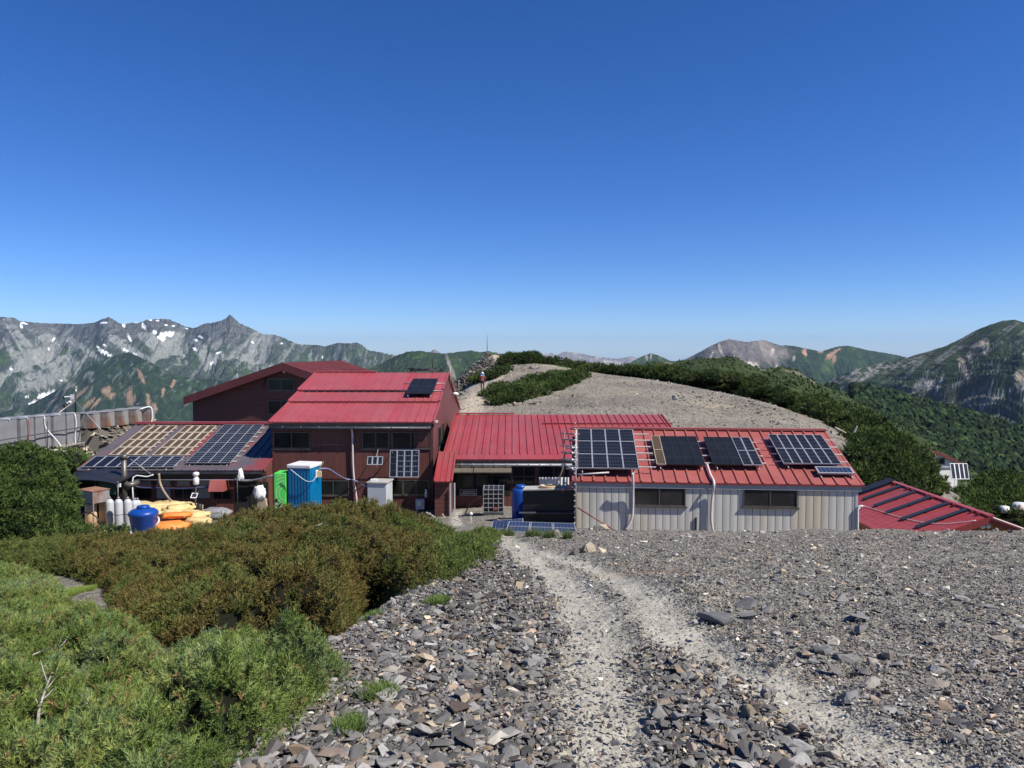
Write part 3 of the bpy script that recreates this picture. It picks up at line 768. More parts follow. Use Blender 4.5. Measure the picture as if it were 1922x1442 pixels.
SNOW = [(305, 631, 11, 7, -15), (318, 628, 8, 5, -30), (290, 624, 4, 3, 50), (195, 606, 6, 2.0, -5), (270, 613, 3, 8, -25), (232, 611, 2.5, 5, -30), (243, 635, 2, 7, -25), (377, 633, 5, 2.2, 25),
        (369, 639, 4, 2, 25), (366, 656, 5, 1.8, 40), (411, 662, 5, 2.0, -20), (398, 681, 4, 1.5, -35), (184, 652, 4, 2, 40), (193, 660, 12, 3, 25), (205, 667, 6, 1.8, 10), (196, 648, 3, 1.5, 20), (235, 657, 6, 2, 25), (253, 665, 5, 1.5, 30),
        (100, 638, 4, 1.6, -50), (92, 655, 1.8, 4, -20), (45, 607, 6, 1.4, 15), (40, 612, 2, 5, -15), (88, 743, 16, 7, -14), (62, 756, 10, 2.5, -20), (20, 693, 3, 2, 0), (114, 715, 4, 1.5, 0), (50, 745, 4, 2, 0),
        (474, 643, 3.2, 1.4, 50), (529, 645, 2.5, 1.6, -30), (605, 671, 1.4, 3.5, 10), (295, 602, 4, 1.3, 0), (283, 601, 3, 1.2, 0), (350, 617, 3, 1.2, 20), (256, 606, 5, 1, 0), (312, 610, 3, 1.3, 0), (325, 612, 3, 1.3, 0)]
SCREES = [(60, 660, 60, 7, 52), (115, 690, 22, 30, 60), (75, 715, 45, 16, -12), (50, 690, 45, 8, 48), (150, 650, 45, 6, 35), (120, 640, 30, 5, -60), (235, 650, 42, 8, 33), (30, 640, 40, 3, 60), (290, 640, 26, 12, 20),
          (385, 670, 30, 10, 60), (400, 672, 18, 10, 10), (150, 690, 34, 3, -60), (190, 700, 34, 3, -55), (265, 665, 20, 4, 30), (25, 665, 36, 7, 58), (95, 668, 30, 4, -70), (128, 672, 34, 4, -80), (340, 660, 26, 3, 65)]
BROWN = [(115, 770, 24, 3, -35), (167, 757, 14, 4, -40), (200, 733, 8, 9, 55), (210, 742, 5, 7, 60), (180, 757, 12, 3, -45), (243, 740, 5, 12, 15), (247, 752, 6, 10, 20), (155, 735, 16, 3, -40), (138, 750, 14, 2.5, -40), (278, 752, 4, 12, -10), (265, 708, 4, 12, -25), (290, 765, 5, 9, -20), (306, 735, 3, 9, 10), (325, 720, 3, 8, 20), (100, 752, 10, 2, -35)]

def col_alps(PX, PY, Z, T, R1, R2, n1, n2, sx, X, Y):
    C = np.broadcast_to(cl([0.115, 0.117, 0.118]), PX.shape + (3,)).copy()
    C = mixm(C, [0.055, 0.06, 0.062], sstep(-0.05, 0.35, n1))
    C = mixm(C, [0.21, 0.205, 0.20], sstep(0.05, 0.45, n2) * 0.55)
    gul = sstep(0.50, 0.36, R1 * 0.6 + R2 * 0.4)
    alt = PY + 34 * n1 + 10                      # lower on the face = greener
    g = sstep(635, 680, alt) * sstep(760, 560, PX * 0 + 600) * (1 - 0.2 * gul)
    C = mixm(C, [0.035, 0.060, 0.022], g * (0.60 + 0.4 * sstep(-0.15, 0.25, n2)))
    C = mixm(C, [0.060, 0.100, 0.030], g * sstep(0.05, 0.35, fbm(X / 260, Y / 380, 4, 77)) * 0.75)
    C = mixm(C, [0.28, 0.275, 0.265], gul * (1 - 0.5 * sstep(520, 700, PX)) * sstep(605, 625, PY) * 0.9)
    C = mixm(C, [0.30, 0.295, 0.285], blobs(PX, PY, SCREES, n1 * 1.4 + n2 * 0.6, 0.3) * sstep(740, 500, PX) * 0.9)
    C = mixm(C, [0.13, 0.125, 0.125], sstep(14, 3, np.abs(PX - 433)) * sstep(625, 595, PY) * 0.7)
    n3 = fbm(X / 42 + 1.2 * n1, T * 7, 4, 501)
    C = mixm(C, [0.26, 0.26, 0.255], sstep(0.16, 0.42, n3) * sstep(608, 640, PY) * 0.75)
    C = mixm(C, [0.040, 0.046, 0.044], sstep(-0.10, -0.38, n3) * 0.7)
    C = C * np.array([0.84, 0.88, 0.82])
    C = mixm(C, [0.86, 0.87, 0.88], blobs(PX, PY, SNOW, n2 * 1.1 + n1 * 0.5, 0.15))
    return C
crestA = [(-160, 598), (-60, 590), (0, 595), (30, 597), (40, 603), (62, 605), (80, 607), (125, 608), (150, 609), (180, 606), (190, 601), (206, 595), (215, 600), (225, 607), (235, 609), (250, 606), (268, 605), (275, 601), (292, 599), (318, 599), (330, 604), (350, 614), (367, 616), (385, 608), (405, 605), (418, 602), (427, 597), (433, 590), (440, 597), (450, 606), (465, 613), (480, 620), (495, 628), (513, 628), (530, 633), (545, 640), (560, 646), (585, 648), (597, 648), (610, 651), (622, 647), (634, 644), (655, 645), (670, 643), (680, 648), (690, 657), (705, 660), (720, 663), (740, 667), (780, 680), (900, 700)]
mountain('mountains', crestA, 9800, 3300, 1500, 250, 480, col_alps, -150, 880, 1.2, 280, 1, pw=1.5, crn=1.1, sharp=0.72)

def col_spur(PX, PY, Z, T, R1, R2, n1, n2, sx, X, Y):
    C = np.broadcast_to(cl([0.022, 0.040, 0.018]), PX.shape + (3,)).copy()
    C = mixm(C, [0.040, 0.068, 0.024], sstep(0.0, 0.4, n1) * 0.8)
    C = mixm(C, [0.014, 0.026, 0.015], sstep(0.0, 0.4, n2) * 0.6)
    C = mixm(C, [0.16, 0.165, 0.15], sstep(0.33, 0.5, fbm(X / 45, Y / 75, 4, 91)) * 0.7)
    n3 = fbm(X / 30 + 1.1 * n1, T * 8, 4, 511)
    C = mixm(C, [0.16, 0.17, 0.15], sstep(0.22, 0.46, n3) * 0.6)
    C = mixm(C, [0.012, 0.022, 0.014], sstep(-0.12, -0.4, n3) * 0.7)
    C = mixm(C, [0.30, 0.20, 0.13], blobs(PX, PY, BROWN, n2 * 0.9 + n1 * 0.4, 0.3) * 0.85)
    C = mixm(C, [0.28, 0.27, 0.25], sstep(0.47, 0.33, R1) * sstep(0.1, 0.35, n1) * 0.6)
    return C
crestB = [(-160, 830), (-60, 800), (0, 775), (60, 757), (110, 730), (140, 706), (165, 690), (200, 673), (225, 665), (243, 661), (262, 670), (290, 684), (320, 700), (345, 708), (400, 712), (470, 722), (560, 740), (640, 760)]
mountain('mountains', crestB, 6600, 2400, 1100, 190, 400, col_spur, -150, 640, 1.5, 170, 31, pw=1.25, crn=0.7, lean=0.25)

def col_green(PX, PY, Z, T, R1, R2, n1, n2, sx, X, Y):
    C = np.broadcast_to(cl([0.030, 0.050, 0.022]), PX.shape + (3,)).copy()
    C = mixm(C, [0.060, 0.095, 0.030], sstep(0.0, 0.4, n1) * 0.8)
    C = mixm(C, [0.016, 0.028, 0.016], sstep(0.0, 0.4, n2) * 0.6)
    C = mixm(C, [0.15, 0.15, 0.13], sstep(0.3, 0.5, fbm(X / 45, Y / 75, 4, 191)) * 0.6)
    C = mixm(C, [0.30, 0.26, 0.22], blobs(PX, PY, [(842, 680, 3, 18, -18), (850, 700, 3, 16, -20)], n2 * 0.6, 0.3) * 0.7)
    return C
crestC = [(600, 712), (660, 700), (700, 690), (740, 669), (765, 660), (790, 659), (810, 662), (835, 664), (850, 662), (870, 659), (885, 658), (900, 661), (918, 659), (935, 663), (945, 665), (970, 664), (990, 665), (1010, 671), (1040, 682), (1080, 700), (1130, 720)]
mountain('mountains', crestC, 5200, 1900, 800, 150, 320, col_green, 600, 1130, 1.5, 110, 51, pw=1.2, crn=0.8)

def col_pale(PX, PY, Z, T, R1, R2, n1, n2, sx, X, Y):
    C = np.broadcast_to(cl([0.17, 0.15, 0.14]), PX.shape + (3,)).copy()
    C = mixm(C, [0.30, 0.26, 0.235], sstep(-0.05, 0.35, n1))
    C = mixm(C, [0.07, 0.08, 0.07], sstep(0.0, 0.4, n2) * 0.7)
    C = mixm(C, [0.42, 0.37, 0.33], sstep(0.5, 0.35, R1) * 0.7)
    return C
crestD = [(760, 690), (790, 672), (815, 656), (832, 665), (860, 676), (960, 676), (1000, 668), (1020, 665), (1035, 663), (1045, 667), (1060, 660), (1075, 662), (1090, 664), (1110, 668), (1130, 671), (1160, 674), (1185, 669), (1200, 673), (1240, 682), (1300, 690)]
mountain('mountains', crestD, 21000, 5200, 1500, 260, 800, col_pale, 770, 1290, 1.6, 90, 71, pw=1.3, crn=1.0)
crestE = [(1120, 700), (1170, 687), (1190, 677), (1205, 669), (1222, 663), (1235, 667), (1255, 676), (1285, 684), (1340, 700)]
def col_greenrock(PX, PY, Z, T, R1, R2, n1, n2, sx, X, Y):
    C = col_green(PX, PY, Z, T, R1, R2, n1, n2, sx, X, Y)
    return mixm(C, [0.32, 0.30, 0.27], blobs(PX, PY, [(1214, 671, 2.5, 6, -10), (1222, 668, 2, 5, 10)], n2 * 0.8, 0.3) * 0.8)
mountain('mountains', crestE, 7500, 1500, 500, 90, 330, col_greenrock, 1120, 1340, 1.6, 70, 81, pw=1.2, crn=0.6)

def col_right(PX, PY, Z, T, R1, R2, n1, n2, sx, X, Y):
    C = np.broadcast_to(cl([0.026, 0.046, 0.022]), PX.shape + (3,)).copy()
    C = mixm(C, [0.05, 0.085, 0.03], sstep(0.0, 0.4, n1) * 0.7)
    C = mixm(C, [0.014, 0.024, 0.016], sstep(0.0, 0.4, n2) * 0.6)
    rk = sstep(1500, 1440, PX + 30 * n1) * sstep(700, 672, PY - 0.12 * (1400 - PX) + 18 * n1)
    C = mixm(C, [0.135, 0.12, 0.115], rk * 0.9)
    C = mixm(C, [0.19, 0.165, 0.15], rk * sstep(0.0, 0.35, n2) * 0.7)
    C = mixm(C, [0.06, 0.07, 0.055], rk * sstep(0.1, 0.4, n1) * 0.6)
    C = mixm(C, [0.36, 0.31, 0.26], rk * sstep(0.44, 0.34, R1) * 0.35)
    C = mixm(C, [0.42, 0.25, 0.16], blobs(PX, PY, [(1558, 668, 9, 5, -40), (1568, 660, 9, 3, -25), (1540, 660, 5, 3, 10), (1510, 662, 4, 8, -20), (1565, 675, 4, 8, 10)], n2 * 0.8, 0.35) * 0.9)
    C = mixm(C, [0.45, 0.40, 0.33], blobs(PX, PY, [(1415, 686, 12, 5, 15), (1408, 682, 6, 4, 0), (1450, 660, 3, 8, 20), (1352, 655, 3, 9, -20), (1458, 688, 2.5, 4, 0), (1335, 668, 2, 9, 25), (1490, 672, 3, 5, 0)], n2 * 0.7, 0.35) * 0.85)
    C = mixm(C, [0.08, 0.13, 0.045], blobs(PX, PY, [(1555, 690, 10, 14, 20)], n2 * 0.7, 0.5) * 0.7)
    return C
crestF = [(1230, 695), (1280, 677), (1300, 668), (1320, 657), (1335, 649), (1350, 642), (1367, 637), (1380, 639), (1400, 642), (1420, 640), (1433, 638), (1450, 644), (1465, 649), (1475, 648), (1490, 650), (1510, 654), (1525, 657), (1540, 660), (1560, 654), (1575, 650), (1590, 649), (1605, 652), (1625, 657), (1650, 661), (1680, 666), (1705, 672), (1760, 690), (1850, 720)]
mountain('mountains', crestF, 7200, 2500, 1150, 240, 480, col_right, 1230, 1830, 1.4, 150, 101, pw=1.35, crn=0.6)

def col_dome(PX, PY, Z, T, R1, R2, n1, n2, sx, X, Y):
    # strata of pale rock run down to the left from the summit
    s = (PX - 1890) * 0.60 + (PY - 600) * 0.80; c_ = (PX - 1890) * 0.80 - (PY - 600) * 0.60
    st = fbm(c_ / 26.0 * 0.35, s / 8.0, 4, 301) + 0.25 * n2
    C = np.broadcast_to(cl([0.026, 0.042, 0.020]), PX.shape + (3,)).copy()
    C = mixm(C, [0.045, 0.065, 0.026], sstep(0.0, 0.4, n1) * 0.7)
    C = mixm(C, [0.016, 0.026, 0.014], sstep(0.0, 0.4, n2) * 0.5)
    C = mixm(C, [0.15, 0.15, 0.155], sstep(0.02, 0.32, st) * 0.75)
    C = mixm(C, [0.30, 0.29, 0.27], sstep(0.28, 0.5, st) * sstep(0.05, 0.3, n2) * 0.8)
    n3 = fbm(c_ / 60.0, s / 2.2, 4, 521)
    C = mixm(C, [0.21, 0.21, 0.215], sstep(0.20, 0.45, n3) * sstep(-0.2, 0.2, st) * 0.7)
    C = mixm(C, [0.012, 0.020, 0.014], sstep(-0.15, -0.42, n3) * 0.7)
    ridge_ = sstep(16, 2, np.abs(PY - (np.interp(PX, [1540, 1600, 1650, 1700, 1740], [722, 700, 688, 677, 664])) - 5)) * sstep(1760, 1700, PX)
    C = mixm(C, [0.27, 0.26, 0.24], ridge_ * sstep(-0.1, 0.3, n2) * 0.8)
    C = mixm(C, [0.40, 0.34, 0.25], blobs(PX, PY, [(1806, 686, 7, 14, -20), (1812, 700, 4, 14, -22), (1847, 647, 10, 9, -35), (1850, 655, 6, 10, -15), (1820, 667, 5, 7, 30), (1915, 705, 10, 8, 20)], n2 * 0.9, 0.35) * 0.85)
    C = mixm(C, [0.36, 0.34, 0.31], blobs(PX, PY, [(1765, 718, 3, 20, 25), (1745, 725, 8, 10, 40), (1870, 745, 16, 3, -45), (1890, 735, 18, 3, -35), (1845, 760, 20, 3, -35)], n2 * 1.3, 0.4) * 0.7)
    return C
crestG = [(1480, 760), (1540, 726), (1570, 708), (1600, 695), (1650, 682), (1700, 672), (1740, 660), (1770, 651), (1800, 637), (1830, 620), (1855, 610), (1880, 602), (1900, 600), (1922, 606), (1960, 612), (2010, 628), (2090, 660), (2200, 700)]
mountain('mountains', crestG, 3300, 1700, 620, 105, 250, col_dome, 1480, 2180, 1.4, 190, 121, pw=1.15, crn=0.5, lean=-0.9, stretch=3.0)

# low country behind everything, out to the horizon
vx = np.linspace(-42000, 42000, 90); vy = np.concatenate([np.linspace(-3000, 9000, 60), np.linspace(9500, 36000, 40)])
VX, VY = np.meshgrid(vx, vy)
VZ = -1050 + 130 * fbm(VX / 2500, VY / 2500, 5, 5) - 0.0 * VX
r_ = np.hypot(VX, VY - 40)
VZ = np.where(r_ < 420, np.minimum(VZ, -900), VZ)
ix = np.arange(VX.size).reshape(VX.shape)
Qv = np.stack([ix[:-1, :-1].ravel(), ix[:-1, 1:].ravel(), ix[1:, 1:].ravel(), ix[1:, :-1].ravel()], 1)
Cv = np.broadcast_to(cl([0.03, 0.05, 0.022]), VX.shape + (3,)) * (1 + 0.3 * fbm(VX / 700, VY / 700, 4, 8))[..., None]
tag(mesh_np('valley', np.stack([VX, VY, VZ], -1), Qv, M['farland'], col=Cv.reshape(-1, 3)), kind='structure')

# near green shoulder and the wooded spur on the right
def tpsfit(pts, sc):
    p = np.array(pts, float); x, y, h = p[:, 0] / sc, p[:, 1] / sc, p[:, 2]; n = len(p)
    K = _phi((x[:, None] - x) ** 2 + (y[:, None] - y) ** 2) + np.eye(n) * 0.01
    A = np.zeros((n + 3, n + 3)); A[:n, :n] = K; A[:n, n] = 1; A[:n, n + 1] = x; A[:n, n + 2] = y; A[n:, :n] = A[:n, n:].T
    w = np.linalg.solve(A, np.concatenate([h, np.zeros(3)]))
    def f(X, Y):
        a = np.ravel(X) / sc; b = np.ravel(Y) / sc; out = np.empty(len(a))
        for i in range(0, len(a), 20000):
            q, r = a[i:i + 20000, None], b[i:i + 20000, None]
            out[i:i + 20000] = _phi((q - x) ** 2 + (r - y) ** 2) @ w[:n] + w[n] + w[n + 1] * q[:, 0] + w[n + 2] * r[:, 0]
        return out.reshape(np.shape(X))
    return f
def slab(name, px0, px1, dx, D0, D1, nd_, zf, colf, mat, seed):
    """hillside between two distances; zf(px, D)->photo row of the ground there"""
    px = np.arange(px0, px1, dx); D = D0 * (D1 / D0) ** np.linspace(0, 1, nd_)
    PXg, Dg = np.meshgrid(px, D)
    PYg = zf(PXg, Dg)
    U = (PXg - 961) / F; V = (721 - PYg) / F
    dy = CP + V * SP; dz = -SP + V * CP
    X = U * Dg / dy; Y = Dg; Z = dz / dy * Dg
    Z = Z + 0.006 * Dg * fbm(X / (Dg * 0.03 + 6), Y / (Dg * 0.05 + 8), 4, seed)
    ix = np.arange(X.size).reshape(X.shape)
    Qd = np.stack([ix[:-1, :-1].ravel(), ix[:-1, 1:].ravel(), ix[1:, 1:].ravel(), ix[1:, :-1].ravel()], 1)
    C = np.clip(colf(PXg, PYg, X, Y), 0.004, 0.9)
    return tag(mesh_np(name, np.stack([X, Y, Z], -1), Qd, M[mat], col=C.reshape(-1, 3)), kind='structure'), X, Y, Z
def shoulder_row(px, D):
    crest = np.interp(px, [1080, 1130, 1180, 1230, 1270, 1300, 1340, 1362, 1380, 1400, 1430, 1452, 1485, 1510, 1540, 1570, 1610, 1680, 1760, 1850], [735, 712, 694, 681, 677, 676, 676, 671, 672, 681, 691, 690, 694, 704, 719, 733, 752, 792, 840, 900])
    t = (360.0 - D) / 200.0
    return crest + np.where(t > 0, 85 * np.clip(t, 0, 2) ** 1.1, -t * 60)
def col_sh(PXg, PYg, X, Y):
    n1 = fbm(X / 14, Y / 22, 5, 401); n2 = fbm(X / 3, Y / 5, 4, 405)
    C = np.broadcast_to(cl([0.036, 0.052, 0.016]), X.shape + (3,)).copy()
    C = mixm(C, [0.055, 0.078, 0.024], sstep(0, 0.4, n1)); C = mixm(C, [0.02, 0.032, 0.012], sstep(0, 0.4, n2) * 0.6)
    C = mixm(C, [0.22, 0.19, 0.14], blobs(PXg, PYg, [(1475, 697, 14, 1.5, 12), (1500, 704, 12, 2, 25), (1525, 715, 8, 2, 30), (1250, 680, 16, 1.5, 5), (1436, 692, 10, 1.5, 5)], n2 * 0.9, 0.4) * 0.7)
    return C
_, HX, HY, HZ = slab('hill', 1080, 1860, 2.0, 120, 480, 110, shoulder_row, col_sh, 'hillside', 410)
def forest_row(px, D):
    crest = np.interp(px, [1480, 1530, 1570, 1600, 1640, 1680, 1720, 1760, 1800, 1840, 1880, 1922, 2000, 2150], [742, 736, 731, 730, 737, 745, 756, 768, 775, 788, 800, 808, 830, 870])
    t = (1050.0 - D) / 800.0
    return crest + np.where(t > 0, 175 * np.clip(t, 0, 1.5) ** 1.25, -t * 120)
def col_fo(PXg, PYg, X, Y):
    n1 = fbm(X / 60, Y / 90, 4, 421)
    C = np.broadcast_to(cl([0.022, 0.038, 0.015]), X.shape + (3,)).copy()
    C = mixm(C, [0.055, 0.095, 0.03], sstep(0.1, 0.4, n1))
    return mixm(C, [0.065, 0.105, 0.035], sstep(26, 8, np.abs(PXg - 1585 + (740 - PYg) * 0.3)) * sstep(800, 760, PYg) * 0.8)
fo_obj, FX, FY, FZ = slab('hill', 1440, 2150, 3.0, 140, 1400, 160, forest_row, col_fo, 'hillside', 430)

# ------------------------------------------------------------------ a far wood: many rounded, ragged crowns
def crown_lib(n, seed):
    rr = np.random.default_rng(seed); lib = []
    for i in range(n):
        bm = bmesh.new(); bmesh.ops.create_icosphere(bm, subdivisions=2, radius=1.0)
        V = np.array([v.co[:] for v in bm.verts]); Fc = np.array([[v.index for v in f.verts] for f in bm.faces]); bm.free()
        r = 1 + rr.normal(0, 0.22, len(V)); V = V * r[:, None]; V[:, 2] = V[:, 2] * 0.9 + 0.2 * (1 - np.hypot(V[:, 0], V[:, 1]))
        lib.append((V * np.array([0.5, 0.5, 0.62]), Fc))
    return lib
CR = crown_lib(7, 9)
px = RNG.uniform(1462, 2120, 26000); D = 150 * (1120 / 150) ** (RNG.uniform(0, 1, 26000) ** 0.72)
U = (px - 961) / F; row = forest_row(px, D); Vv_ = (721 - row) / F; dy = CP + Vv_ * SP; dz = -SP + Vv_ * CP
X = U * D / dy; Z = dz / dy * D
edge = fbm(X / 50, D / 80, 3, 440)
keep = (edge < 0.22) & (np.abs(px - 1585 + (740 - row) * 0.3) > 14 - 30 * (D < 500))
keep &= RNG.uniform(0, 1, len(px)) < np.clip(D / 500, 0.25, 1)
X, D, Z, px = X[keep], D[keep], Z[keep], px[keep]
S = RNG.uniform(5.0, 10.5, len(X)) * np.clip(D / 600, 0.45, 1.1)
palg = np.array([[0.018, 0.033, 0.013], [0.026, 0.045, 0.017], [0.036, 0.062, 0.02], [0.05, 0.085, 0.026], [0.012, 0.024, 0.012]])
V_, F_, C_ = stones(X, D, S, CR, 0.35, 0.12, pal=palg, palw=np.array([.3, .3, .2, .08, .12]), zf=lambda a, b: Z)
M['wood_far'] = vcol('tree_crowns', 0.85, 0.9, 0.45, 0.1, 0.9, 1.2, 1.5)
ii = RNG.integers(0, HX.shape[0] - 12, 9000); jj = RNG.integers(0, HX.shape[1], 9000)
hx_, hy_, hz2 = HX[ii, jj] + RNG.normal(0, 1, 9000), HY[ii, jj], HZ[ii, jj]; kk = fbm(hx_ / 12, hy_ / 18, 3, 470) > -0.12
hx_, hy_, hz2 = hx_[kk], hy_[kk], hz2[kk]
Vh, Fh, Ch = stones(hx_, hy_, RNG.uniform(0.6, 1.3, len(hx_)), CR, -0.02, 0.12, pal=np.array([[0.044, 0.064, 0.020], [0.056, 0.080, 0.024], [0.072, 0.098, 0.030], [0.036, 0.052, 0.018]]), palw=np.array([.3, .3, .2, .2]), zf=lambda a, b: hz2)
tag(mesh_np('dwarf_pine', Vh, Fh, M['wood_far'], col=Ch), 'low dwarf pine scrub dotted over the green shoulder beyond the dome', kind='stuff')
fo = mesh_np('forest', V_, F_, M['wood_far'], col=C_)
tag(fo, 'dense dark green mountain forest covering the spur beyond the ridge', 'forest', kind='stuff')
# ------------------------------------------------------------------ building kit
def vec(*a): return np.array(a, float)
UPZ = vec(0, 0, 1)
class Frame:
    """local axes of a building: u along the ridge, v horizontal across it (away from the eave side named front), z up"""
    def __init__(s, O, ang):
        s.O = vec(*O); c, q = math.cos(ang), math.sin(ang)
        s.u = vec(c, q, 0); s.v = vec(-q, c, 0)
    def p(s, u, v, z): return s.O + s.u * u + s.v * v + UPZ * z
def extr(mb, fr, poly_vz, u0, u1, m=0):
    mb.prism([fr.p(u0, v, z) for v, z in poly_vz], fr.u * (u1 - u0), m)
def roof_slab(fr, u0, u1, v0, z0, v1, z1, th=0.07, seam=0.45, rib=0.035, ribw=0.03, shear0=0.0, first=0.0, rib_end=0.0):
    """one roof plane from eave (v0,z0) to ridge (v1,z1) with standing seams"""
    mb = MB()
    a = fr.p(u0, v0, z0); b = fr.p(u1, v0, z0); c = fr.p(u1, v1, z1); d = fr.p(u0, v1, z1)
    n = np.cross(b - a, d - a); n /= np.linalg.norm(n)
    if n[2] < 0: n = -n
    mb.prism([a - n * th, b - n * th, c - n * th, d - n * th], n * th)
    s = (d - a); L = np.linalg.norm(s); sd = s / L
    k = u0 + first + ribw
    while k < u1 - ribw:
        o = fr.p(k, v0, z0) - n * 0.004 + sd * rib_end
        mb.para(o, fr.u * ribw, sd * (L - rib_end - 0.004), n * (rib + 0.004))
        k += seam
    for uu in (u0, u1 - 0.07):
        mb.para(fr.p(uu, v0, z0) - n * 0.003, fr.u * 0.07, s, n * (rib + 0.02))
    return mb
def window(parent, o, du, w, h, cols=2, rows=1, pane='glass', frame='frame', t=0.045, out=0.04, sill=True, label=None, nvec=None):
    """frame + pane; o = lower-left corner on the wall, du = unit vector along the wall, nvec = outward normal"""
    o = vec(*o); du = vec(*du)
    n = nvec if nvec is not None else vec(du[1], -du[0], 0)
    mb = MB()
    mb.para(o, du * t, UPZ * h, n * out); mb.para(o + du * (w - t), du * t, UPZ * h, n * out)
    mb.para(o + du * t, du * (w - 2 * t), UPZ * t, n * (out - 0.004)); mb.para(o + du * t + UPZ * (h - t), du * (w - 2 * t), UPZ * t, n * (out - 0.004))
    for i in range(1, cols):
        mb.para(o + du * (w * i / cols - t / 2) + UPZ * t, du * t, UPZ * (h - 2 * t), n * (out - 0.012))
    for i in range(1, rows):
        mb.para(o + du * t + UPZ * (h * i / rows - t / 2), du * (w - 2 * t), UPZ * t, n * (out - 0.016))
    if sill:
        mb.para(o - du * 0.05 - UPZ * 0.05, du * (w + 0.1), UPZ * 0.048, n * (out + 0.02))
    fo_ = mb.build('window', M[frame], parent)
    if label: fo_['label'] = label
    pn_ = MB(); pn_.para(o + du * 0.01 + UPZ * 0.01, du * (w - 0.02), UPZ * (h - 0.02), n * 0.018)
    p_ = pn_.build('pane', M[pane], parent); p_.parent = fo_
    return fo_
def on_plane(fr, v, x, y):
    """building coordinates (u, z) where survey ray x, y meets the upright plane at depth v"""
    p = hit(x, y, fr.p(0, v, 0), fr.v); q = p - fr.O
    return np.dot(q, fr.u), q[2]
def wall_window(parent, fr, v, x0, y0, x1, y1, **k):
    ua, za = on_plane(fr, v, x0, y1); ub, zb = on_plane(fr, v, x1, y0)
    return window(parent, fr.p(ua, v, za), fr.u, ub - ua, zb - za, nvec=-fr.v, **k)
def tube_obj(name, pts, r, mat, parent=None, n=7, smooth=True, **tg):
    mb = MB(); mb.tube(pts, r, n); o = mb.build(name, M[mat], parent, smooth)
    return tag(o, **tg) if tg else o
def spline(pts, k=6):
    P = [np.array(p, float) for p in pts]; P = [2 * P[0] - P[1]] + P + [2 * P[-1] - P[-2]]; out = []
    for i in range(1, len(P) - 2):
        for j in range(k):
            t = j / k; a, b, c, d = P[i - 1], P[i], P[i + 1], P[i + 2]
            out.append(0.5 * ((2 * b) + (-a + c) * t + (2 * a - 5 * b + 4 * c - d) * t * t + (-a + 3 * b - 3 * c + d) * t ** 3))
    out.append(P[-2]); return out

def panel_mesh(name, fr3, u0, v0, w, h, cell, parent, fw=0.035, th=0.045, frame='alu', flip=False):
    """one framed module on the plane frame fr3 = (origin, U, Vv, N)"""
    O, U, Vv, N = fr3
    P0 = O + U * u0 + Vv * v0
    mb = MB()
    mb.para(P0, U * w, Vv * fw, N * th); mb.para(P0 + Vv * (h - fw), U * w, Vv * fw, N * th)
    mb.para(P0 + Vv * fw, U * fw, Vv * (h - 2 * fw), N * (th - 0.002)); mb.para(P0 + U * (w - fw) + Vv * fw, U * fw, Vv * (h - 2 * fw), N * (th - 0.002))
    o = mb.build(name, M[frame], parent)
    q = [P0 + U * fw * .5 + Vv * fw * .5, P0 + U * (w - fw * .5) + Vv * fw * .5, P0 + U * (w - fw * .5) + Vv * (h - fw * .5), P0 + U * fw * .5 + Vv * (h - fw * .5)]
    V8 = [p + N * (th - 0.012) for p in q] + [p + N * 0.004 for p in q]
    uvq = [(0, 0), (1, 0), (1, 1), (0, 1)]
    if flip: uvq = [(0, 0), (0, 1), (1, 1), (1, 0)]
    Fq = [(0, 1, 2, 3), (7, 6, 5, 4)]
    c = mesh_np('cells', V8, Fq, M[cell], parent, uv=[uvq[i] for f in Fq for i in (f[0] % 4, f[1] % 4, f[2] % 4, f[3] % 4)])
    c.parent = o
    return o
